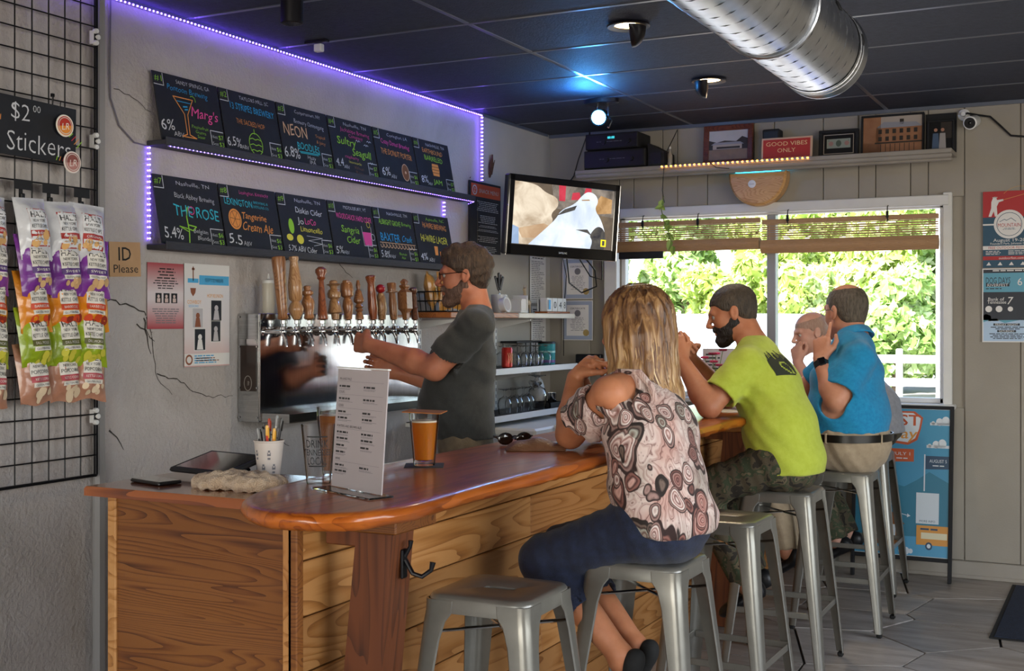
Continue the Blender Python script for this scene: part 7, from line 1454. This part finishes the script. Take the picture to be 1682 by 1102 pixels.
# --- woman in a paisley blouse
def paisley():
    a = N('paisley print'); a.set(.75, sheen=.1); v = a.co((1, 1.0, .62), rot=(R(35), 0, R(20)))
    n1 = a.n('TexNoise'); n1.inputs['Scale'].default_value = 9; n1.inputs['Detail'].default_value = 2; a.l(v, n1.inputs['Vector'])
    def warp(k): m = a.n('VectorMath', operation='MULTIPLY_ADD'); a.l(n1.outputs['Color'], m.inputs[0]); m.inputs[1].default_value = (k, k, k); a.l(v, m.inputs[2]); return m.outputs[0]
    def mth(op, x, y): m = a.n('Math', operation=op); a.l(x, m.inputs[0]); m.inputs[1].default_value = y; return m.outputs[0]
    def mixc(kind, fac, c1, c2):
        m = a.n('Mix', data_type='RGBA', blend_type=kind)
        if isinstance(fac, float): m.inputs[0].default_value = fac
        else: a.l(fac, m.inputs[0])
        a.l(c1, m.inputs[6]); a.l(c2, m.inputs[7]); return m.outputs[2]
    # ground: pale pink with thin swirling lines
    sw = mth('FRACT', mth('MULTIPLY', a.noise(warp(.05), 10, 2, .5, .8), 13.0), 0)
    ground = a.ramp(sw, [(0, '7E5A54'), (.10, 'CDB6AE'), (.5, 'D6C4BC'), (.8, 'B89C94'), (.93, 'CDB6AE'), (1, '7E5A54')])
    tone = a.ramp(a.noise(v, 8, 2), [(.35, 'E8C8C0'), (.5, 'FFFFFF'), (.66, 'C4CCC4')]); ground = mixc('MULTIPLY', .8, ground, tone)
    # motifs: warped teardrops with rings inside
    for sc_, off_, lim in ((10.5, .10, .47), (17, .07, .42)):
        vo = a.n('TexVoronoi'); vo.inputs['Scale'].default_value = sc_; vo.inputs['Randomness'].default_value = .9; a.l(warp(off_), vo.inputs['Vector']); d = vo.outputs['Distance']
        ring = a.ramp(d, [(0, '3A2422'), (.07, 'DCC8C0'), (.11, '6A3A36'), (.17, 'D8BEB6'), (.21, '8A5A52'), (.27, 'E4D6CE'), (.31, '4A2C2A'), (.36, 'A08078'), (.39, '33221F')])
        pt = a.ramp(vo.outputs['Color'], [(.25, 'FFFFFF'), (.4, 'D8A89E'), (.55, 'FFFFFF'), (.68, 'A4B4AA'), (.8, '9A6258'), (.92, 'FFFFFF')], 'CONSTANT')
        ring = mixc('MULTIPLY', .8, ring, pt); ground = mixc('MIX', a.ramp(d, [(lim-.01, 'FFFFFF'), (min(.99, lim+.01), '000000')]), ground, ring)
    v2 = a.n('TexVoronoi'); v2.inputs['Scale'].default_value = 85; a.l(v, v2.inputs['Vector'])
    ground = mixc('MULTIPLY', .45, ground, a.ramp(v2.outputs['Distance'], [(.12, '5A3836'), (.24, 'FFFFFF')]))
    a.l(ground, a.p.inputs['Base Color']); return a.m
M_pais = paisley(); M_denim = mat('dark blue denim', '10182B', '1B2540', 50, .85, bump=.3, bscale=350, sheen=.1)
lw, rw = (-1.400, 3.415, 1.262), (-1.385, 3.755, 1.262)
def subw(G):
    for sh in (lw, rw): G.ell(np.array(sh)+V3(0, 0, .035), (.088, .085, .088), None, .01, 's')
    G.cut((0, 0, 1), 1.325)
tw2, ow, Pw, axw, Sw, sw_, Lw, _, _ = figure('woman with long blonde hair in a cold-shoulder paisley blouse and jeans', (-1.28, 3.53, 0), (-1, .05, 0),
    [((-1.262, 3.52, .875), .145, .19), ((-1.29, 3.53, 1.0), .128, .165), ((-1.325, 3.555, 1.14), .122, .165), ((-1.365, 3.585, 1.245), .085, .14)], (-1.385, 3.61, 1.325), (-1.405, 3.635, 1.455), (-.98, .2, 0), .12, 1.0, SK[1],
    [(lw, (-1.585, 3.535, 1.122), (-1.612, 3.635, 1.298), (.75, .35, .55), (.55, .2, -.8), (.8, .85, .9, .95), .8), (rw, (-1.60, 3.79, 1.122), (-1.63, 3.70, 1.298), (.5, -.6, .55), (.5, .3, -.8), (.8, .85, .9, .95), .8)],
    [((-1.30, 3.43, .865), (-1.625, 3.43, .735), (-1.36, 3.40, .48)), ((-1.30, 3.62, .865), (-1.64, 3.60, .735), (-1.36, 3.52, .48))],
    M_pais, (M_denim, .52), .845, .97, .0, (.052, .044, .027), .046, sub=subw, fl_shirt=folds(.004, (.5, .4, 1), 40))
for sh, el, sg_ in ((lw, (-1.585, 3.535, 1.122), 1), (rw, (-1.60, 3.79, 1.122), -1)): # off-shoulder flounce round the upper arm
    G = SDF(); sh, el = np.array(sh), np.array(el); d_ = nrm(el-sh); a_, b_ = sh+d_*.050, sh+d_*.155
    G.cone(a_, b_, .069, .084, .02, cap='ab').cone(sh+V3(.06, 0, -.10), sh+V3(.03, sg_*.02, -.06), .05, .055, .05); G.cone(a_-d_*.02, b_+d_*.05, .055, .075, .004, 's').cone(sh, el, .053, .047, .004, 's'); G.fn = folds(.005, (1, .6, .2), 70)
    mk('sleeve', G.mesh(.005), M_pais, tw2, ow, passes=2)
B().tube([np.array(p)-ow for p in ((-1.27, 3.47, 1.22), (-1.29, 3.475, 1.285), (-1.33, 3.48, 1.325), (-1.40, 3.485, 1.325), (-1.46, 3.49, 1.27), (-1.47, 3.5, 1.2))], .011, 8).obj('shoulder_strap', M_pais, tw2)
B().tube([np.array(p)-ow for p in ((-1.27, 3.65, 1.22), (-1.285, 3.66, 1.285), (-1.33, 3.68, 1.325), (-1.40, 3.69, 1.325), (-1.46, 3.68, 1.27), (-1.47, 3.67, 1.2))], .011, 8).obj('shoulder_strap', M_pais, tw2)
def blonde():
    a = N('blonde streaked hair'); a.set(.42, spec=.6); v = a.co((46, 46, 3.2)); n_ = a.noise(v, 1, 4, .6, .8); sp = a.n('SeparateXYZ'); tc = a.n('TexCoord'); a.l(tc.outputs['Object'], sp.inputs[0])
    mr = a.n('MapRange'); a.l(sp.outputs[2], mr.inputs[0]); mr.inputs[1].default_value = 1.2; mr.inputs[2].default_value = 1.6; mr.inputs[3].default_value = .12; mr.inputs[4].default_value = -.12
    ad = a.n('Math', operation='ADD'); a.l(n_, ad.inputs[0]); a.l(mr.outputs[0], ad.inputs[1]); a.l(a.ramp(ad.outputs[0], [(.25, '3E2516'), (.42, '74502F'), (.55, '9A744A'), (.72, 'C4A272')]), a.p.inputs['Base Color']); a.bump(n_, .9, .01); return a.m
M_blonde = blonde(); hf, hl, hu = axw; Hc = V3(-1.405, 3.635, 1.455)
H = SDF(); H.ell(Pw(-.014, 0, .036), (.118, .098, .100), axw, .02)
hk = V3(-1.345, 3.60, 0)
rings_ = [((-1.385, 3.63, 1.50), .098, .105), ((-1.365, 3.62, 1.42), .092, .118), ((-1.335, 3.61, 1.33), .070, .112), ((-1.292, 3.61, 1.25), .045, .085), ((-1.268, 3.615, 1.20), .024, .05)]
H.chain([(np.array(p), d, l) for p, d, l in rings_], .03, 0, w=Lw)
for sg_, q in ((1, 0), (-1, 0)): H.cone(Pw(.02, sg_*.085, .02), Pw(.0, sg_*.105, -.14), .035, .030, .03).cone(Pw(.0, sg_*.105, -.14), Pw(-.05, sg_*.095, -.22), .030, .014, .03)
H.ell(Pw(.10, 0, -.035), (.060, .052, .095), axw, .01, 's')
def hairw(X, Y, Z):
    an = np.arctan2(Y-3.615, -(X+1.37)); w_ = an+.18*np.sin(Z*12+an)+.05*np.sin(Z*31); part = np.exp(-((Y-3.628)/.006)**2)*np.clip((Z-1.46)/.08, 0, 1)*.007
    return .0030*np.sin(w_*17)+.0022*np.sin(w_*41+Z*5)+part
H.fn = hairw; hair = mk('hair', H.mesh(.0075, [(V3(-1.34, 3.61, 1.38), .19)], .0052), M_blonde, tw2, ow)
a = N('blonde locks'); a.set(.4, spec=.6); ge = a.n('NewGeometry'); sp = a.n('SeparateXYZ'); tc = a.n('TexCoord'); a.l(tc.outputs['Object'], sp.inputs[0])
mr = a.n('MapRange'); a.l(sp.outputs[2], mr.inputs[0]); mr.inputs[1].default_value = 1.2; mr.inputs[2].default_value = 1.58; mr.inputs[3].default_value = .22; mr.inputs[4].default_value = -.20
ad = a.n('Math', operation='ADD'); a.l(ge.outputs['Random Per Island'], ad.inputs[0]); a.l(mr.outputs[0], ad.inputs[1]); a.l(a.ramp(ad.outputs[0], [(.0, '3E2516'), (.3, '664028'), (.55, '94704A'), (.8, 'C09C6C'), (1, 'E0C79E')]), a.p.inputs['Base Color']); a.bump(a.noise(a.co((300, 300, 12)), 1, 3), .4, .003); M_locks = a.m
g = B(); r_ = random.Random(5) # locks lying over the hair, their waves in step with their neighbours
zs_ = [p[0][2] for p in rings_][::-1]
for k in range(560):
    a0 = r_.uniform(-2.7, 2.7); zt = r_.choice((1.575, 1.57, 1.55, 1.52, 1.46)); zb_ = (r_.uniform(1.185, 1.25) if abs(a0) > 1.4 else r_.uniform(1.24, 1.34)); lay = r_.uniform(-.003, .002); pts_ = []
    for j in range(11):
        u = j/10; zz = zt+(zb_-zt)*u; itp = lambda f: np.interp(zz, zs_, [f(p) for p in rings_][::-1])
        cx, cy, dr_, lr_ = itp(lambda p: p[0][0]), itp(lambda p: p[0][1]), itp(lambda p: p[1]), itp(lambda p: p[2])
        if zz > 1.49: kk = math.sqrt(max(.02, 1-((zz-1.491)/.102)**2)); b_ = min(1, (zz-1.49)/.03); cx, cy, dr_, lr_ = cx*(1-b_)-1.391*b_, cy*(1-b_)+3.633*b_, dr_*(1-b_)+.114*kk*b_, lr_*(1-b_)+.096*kk*b_
        an = a0+.09*math.sin(zz*24+a0*1.3)*min(1, u*1.5)+.012*math.sin(zz*50+k)
        pts_.append((cx-math.cos(an)*(dr_+lay)*(-1), cy+math.sin(an)*(lr_+lay), zz))
    g.tube([np.array(p)-ow for p in pts_], [.0015, .0030, .0036, .0040, .0042, .0042, .0040, .0037, .0032, .0022, .0008], 5)
o = g.obj('hair_locks', M_locks, hair, smooth=80); o['kind'] = 'stuff'
M_flat = mat('black suede shoe', '121212', '1C1C1C', 40, .85)
foot(tw2, ow, (-1.35, 3.40, .47), (-.55, .1, -.83), M_flat, 'flat_shoe', .92, True); foot(tw2, ow, (-1.35, 3.52, .47), (-.55, .1, -.83), M_flat, 'flat_shoe', .92, True)
# --- man in a yellow-green t-shirt
M_neon = fabric('yellow-green t-shirt cloth', 'AEBB3A', 'B8C548')
M_camo = N('dark camouflage cloth'); M_camo.set(.9); c0 = M_camo.ramp(M_camo.noise(M_camo.co(), 17, 3, .5, .6), [(.36, '2A2620'), (.42, '4E4636'), (.52, '37402C'), (.60, '625844'), (.68, '221E1A')], 'CONSTANT'); M_camo.l(c0, M_camo.p.inputs['Base Color']); M_camo.bump(M_camo.noise(M_camo.co(), 200), .3, .004); M_camo = M_camo.m
hg = (-1.600, 5.365, 1.520)
tg, og, Pg, axg, Sg, shg, *_ = figure('bearded man in a yellow-green t-shirt and camouflage trousers leaning on the bar', (-1.33, 5.24, 0), (-.97, .1, 0),
    [((-1.31, 5.20, .885), .150, .185), ((-1.345, 5.215, 1.02), .142, .17), ((-1.425, 5.28, 1.20), .130, .175), ((-1.475, 5.325, 1.315), .085, .15)], (-1.505, 5.345, 1.385), hg, (-.93, -.22, 0), .30, 1.06, SK[2],
    [((-1.475, 5.140, 1.295), (-1.590, 4.985, 1.118), (-1.738, 5.060, 1.312), (-.35, .15, .9), (-.3, .9, -.1), (.75, .8, .85, .9), .8), ((-1.51, 5.515, 1.30), (-1.70, 5.60, 1.118), (-1.79, 5.33, 1.315), (.0, -.85, .5), (.7, -.4, -.55), (.8, .85, .9, .95), .8)],
    [((-1.35, 5.10, .875), (-1.66, 5.06, .745), (-1.47, 5.12, .36)), ((-1.35, 5.33, .875), (-1.67, 5.36, .745), (-1.50, 5.36, .36))],
    M_neon, (M_camo, 1.0), .835, .97, .72, (.056, .048, .031), .060, fl_shirt=folds(.005, (.6, -.3, .9), 36))
cap_hair(tg, og, hg, axg, 1.06, [(-.2, -.075), (-.07, -.072), (-.03, -.050), (-.015, .010), (.02, .012), (.035, .02), (.06, .052), (.2, .068)], M_hairg, .0045, .0008, 160)
cap_hair(tg, og, hg, axg, 1.06, [(-.03, -.08), (-.02, -.04), (-.012, .005), (.008, -.002), (.025, -.040), (.07, -.048), (.09, -.040), (.2, -.04)], M_beardg, .004, .0014, 120, 'beard', False, face=True)
foot(tg, og, (-1.46, 5.12, .345), (-.8, 0, -.5), M_black); foot(tg, og, (-1.49, 5.36, .345), (-.8, 0, -.5), M_black)
# logo print on his back, laid on the cloth
def decal(so, org, c, nrm_, up_, w_, h_, rows, m, parent, name='shirt_print', lift=.0025):
    me = so.data; bv = BVHTree.FromPolygons([v.co[:] for v in me.vertices], [tuple(p.vertices) for p in me.polygons]); n_ = nrm(nrm_); u_ = nrm(np.cross(up_, n_)); v_ = np.cross(n_, u_); g = B(); H_, W__ = len(rows), len(rows[0]); cache = {}
    def pt(i, j):
        if (i, j) not in cache:
            p = np.array(c)-org+u_*w_*(i/W__-.5)+v_*h_*(.5-j/H_)+n_*.15; hit = bv.ray_cast(Vector(p), Vector(-n_), .4)
            cache[i, j] = tuple(hit[0]+Vector(n_)*lift) if hit[0] is not None else None
        return cache[i, j]
    for j, row in enumerate(rows):
        for i, ch in enumerate(row):
            if ch == '#':
                q = [pt(i, j+1), pt(i+1, j+1), pt(i+1, j), pt(i, j)]
                if all(q): g.add(q, [(0, 1, 2, 3)])
    if g.f: g.obj(name, m, parent)
decal(shg, og, (-1.405, 5.245, 1.285), (.86, -.42, .28), (0, 0, 1), .15, .13,
      ['...............#........', '......#........#.....#..', '..#...##..##...##....#..', '..#.#.##..##.#.##.##.##.', '.##.#.##.###.#.##.##.##.', '.##.####.###.####.##.###', '.#######.########.######', '#########################'[:24], '########################', '#########......#########', '########..####..########', '########.#######.#######', '########..#######.######', '#########..######..#####', '##########...#####..####', '############...###...###', '##############...#....##', '######################..'], mat('dark shirt print', '2E3226', None, 8, .85), tg)
# --- man in a blue polo shirt
M_polo = fabric('bright blue polo cloth', '1278A8', '1A8AB8', 60); M_khaki = fabric('khaki shorts cloth', '9A8870', 'A8967C')
hk_ = (-1.278, 6.248, 1.530)
tk, ok, Pk, axk, Sk, shk, Lk, _, pk = figure('balding man in a bright blue polo shirt and khaki trousers pointing at his face', (-1.22, 6.07, 0), (-.96, .28, 0),
    [((-1.195, 6.05, .885), .160, .20), ((-1.235, 6.085, 1.03), .178, .195), ((-1.24, 6.13, 1.21), .150, .19), ((-1.230, 6.175, 1.335), .092, .16)], (-1.228, 6.205, 1.405), hk_, (-.80, .60, 0), .05, 1.16, SK[3],
    [((-1.165, 6.000, 1.300), (-1.255, 5.905, 1.100), (-1.343, 5.968, 1.292), (.03, .18, 1), (.25, .95, -.2), (.12, 1.25, 1.3, 1.35), .7), ((-1.31, 6.36, 1.30), (-1.53, 6.42, 1.125), (-1.70, 6.30, 1.115), (-.9, -.4, .05), (0, 0, -1), (.3, .35, .4, .45), .4)],
    [((-1.24, 5.95, .885), (-1.62, 5.96, .765), (-1.50, 5.95, .36)), ((-1.26, 6.18, .885), (-1.62, 6.25, .765), (-1.52, 6.22, .36))],
    M_polo, (M_khaki, 1.0), .938, .955, .74, (.060, .052, .033), .064, fl_shirt=folds(.006, (.7, .2, 1), 30), tuck=True)
cap_hair(tk, ok, hk_, axk, 1.16, [(-.2, -.075), (-.07, -.075), (-.03, -.05), (-.015, .008), (.02, .01), (.03, .035), (.2, .04)], M_hairk, .004, .0007, 160,
         extra=lambda H: H.ell(Pk(.0, 0, .125), np.array((.085, .062, .060))*1.16, axk, .008, 's'))
glasses(tk, ok, Pk, 1.16, M_black)
n_ = nrm(np.array(Pk(-.03, 0, -.05))-V3(-1.228, 6.205, 1.405)); u_ = nrm(np.cross(n_, (0, 1, 0))); v_ = np.cross(n_, u_); cc = V3(-1.228, 6.207, 1.415)-ok # collar
g = B(); K_ = 36; vs = []
for rr, dz in ((.072, .026), (.079, .022), (.098, -.018), (.094, -.022), (.074, .012)):
    for k in range(K_): a_ = 2*PI*k/K_; vs.append(tuple(cc+u_*rr*math.cos(a_)+v_*rr*1.06*math.sin(a_)+n_*(dz-.0)))
g.add(vs, [(q*K_+k, q*K_+(k+1) % K_, (q+1)*K_+(k+1) % K_, (q+1)*K_+k) for q in range(4) for k in range(K_)]).obj('collar', M_polo, tk, smooth=60)
bc = V3(-1.214, 6.063, .922)-ok; Fk = nrm((-.96, .28, 0)); bel = []
for zz, rr in ((-.018, .004), (-.018, .010), (.018, .010), (.018, .004)): bel += [tuple(bc+Fk*(.183+rr)*math.cos(2*PI*k/48)+Lk*(.217+rr)*math.sin(2*PI*k/48)+V3(0, 0, zz)) for k in range(48)]
bl_ = B().add(bel, [(q*48+k, ((q+1) % 4)*48+k, ((q+1) % 4)*48+(k+1) % 48, q*48+(k+1) % 48) for q in range(4) for k in range(48)]).obj('belt', mat('black leather belt', '16130F', None, 8, .3), tk, smooth=40)
for a_ in (-2.2, 2.9, 1.5, .4, -.9): p = bc+Fk*.190*math.cos(a_)+Lk*.224*math.sin(a_); B().box((0, 0, 0), (.012, .012, .05), .003, M=Matrix.Translation(p)).obj('belt_loop', M_khaki, pk)
wa = V3(-1.343, 5.968, 1.292)-ok; wd_ = nrm(V3(-1.343, 5.968, 1.292)-V3(-1.255, 5.905, 1.100)); wu = nrm(np.cross(wd_, (0, 1, 0))); wv = np.cross(wd_, wu); wp = wa-wd_*.022
vs = []
for h_, rr in ((-.016, .036), (-.016, .039), (.016, .037), (.016, .034)): vs += [tuple(wp+wd_*h_+wu*rr*math.cos(2*PI*k/28)+wv*rr*math.sin(2*PI*k/28)) for k in range(28)]
wt = B().add(vs, [(q*28+k, ((q+1) % 4)*28+k, ((q+1) % 4)*28+(k+1) % 28, q*28+(k+1) % 28) for q in range(4) for k in range(28)]).obj('watch', M_rubber, tk)
wn_ = nrm(V3(.35, -.93, .0)-wd_*(V3(.35, -.93, 0)@wd_)); ws_ = np.cross(wd_, wn_); Mw = XF(tuple(ws_), tuple(wd_), tuple(np.cross(ws_, wd_)), tuple(wp+wn_*.037)); sgn = 1 if np.cross(ws_, wd_)@wn_ > 0 else -1
B().box((0, 0, .003*sgn), (.036, .042, .012), .005, M=Mw).obj('watch_case', M_gloss, wt)
foot(tk, ok, (-1.49, 5.95, .345), (-.8, 0, -.5), M_black); foot(tk, ok, (-1.51, 6.22, .345), (-.8, 0, -.5), M_black)
# --- bald man in grey at the far stool
hm_ = (-1.645, 7.085, 1.415)
tm, om, Pm, axm, *_ = figure('bald man in a grey t-shirt with a hand at his mouth by the window', (-1.31, 7.06, 0), (-.98, .05, 0),
    [((-1.265, 7.06, .885), .135, .175), ((-1.30, 7.07, 1.0), .135, .16), ((-1.40, 7.09, 1.13), .125, .165), ((-1.49, 7.10, 1.225), .082, .14)], (-1.545, 7.095, 1.29), hm_, (-.82, -.52, 0), .22, 1.0, SK[4],
    [((-1.475, 6.95, 1.205), (-1.63, 6.935, 1.122), (-1.695, 6.965, 1.245), (-.15, .2, 1), (.3, .9, .1), (.85, .9, .95, 1.0), .8), ((-1.50, 7.235, 1.205), (-1.66, 7.25, 1.118), (-1.72, 7.08, 1.115), (-.3, -.9, 0), (0, 0, -1), (.4, .45, .5, .55), .5)],
    [((-1.33, 6.97, .875), (-1.66, 6.95, .745), (-1.46, 6.90, .26)), ((-1.33, 7.16, .875), (-1.67, 7.16, .745), (-1.44, 7.10, .26))],
    fabric('heather grey t-shirt cloth', '85868C', '94959B'), (M_camo, 1.0), .86, .96, .45, (.050, .043, .028), .054)
cap_hair(tm, om, hm_, axm, 1.0, [(-.2, -.07), (-.07, -.07), (-.03, -.05), (-.015, .008), (.02, .01), (.03, .03), (.2, .03)], M_hairm, .002, .0005, 160, extra=lambda H: H.ell(Pm(.0, 0, .12), (.095, .070, .075), axm, .008, 's'))
foot(tm, om, (-1.45, 6.90, .25), (-.85, 0, -.5), M_black); foot(tm, om, (-1.43, 7.10, .25), (-.85, 0, -.5), M_black)
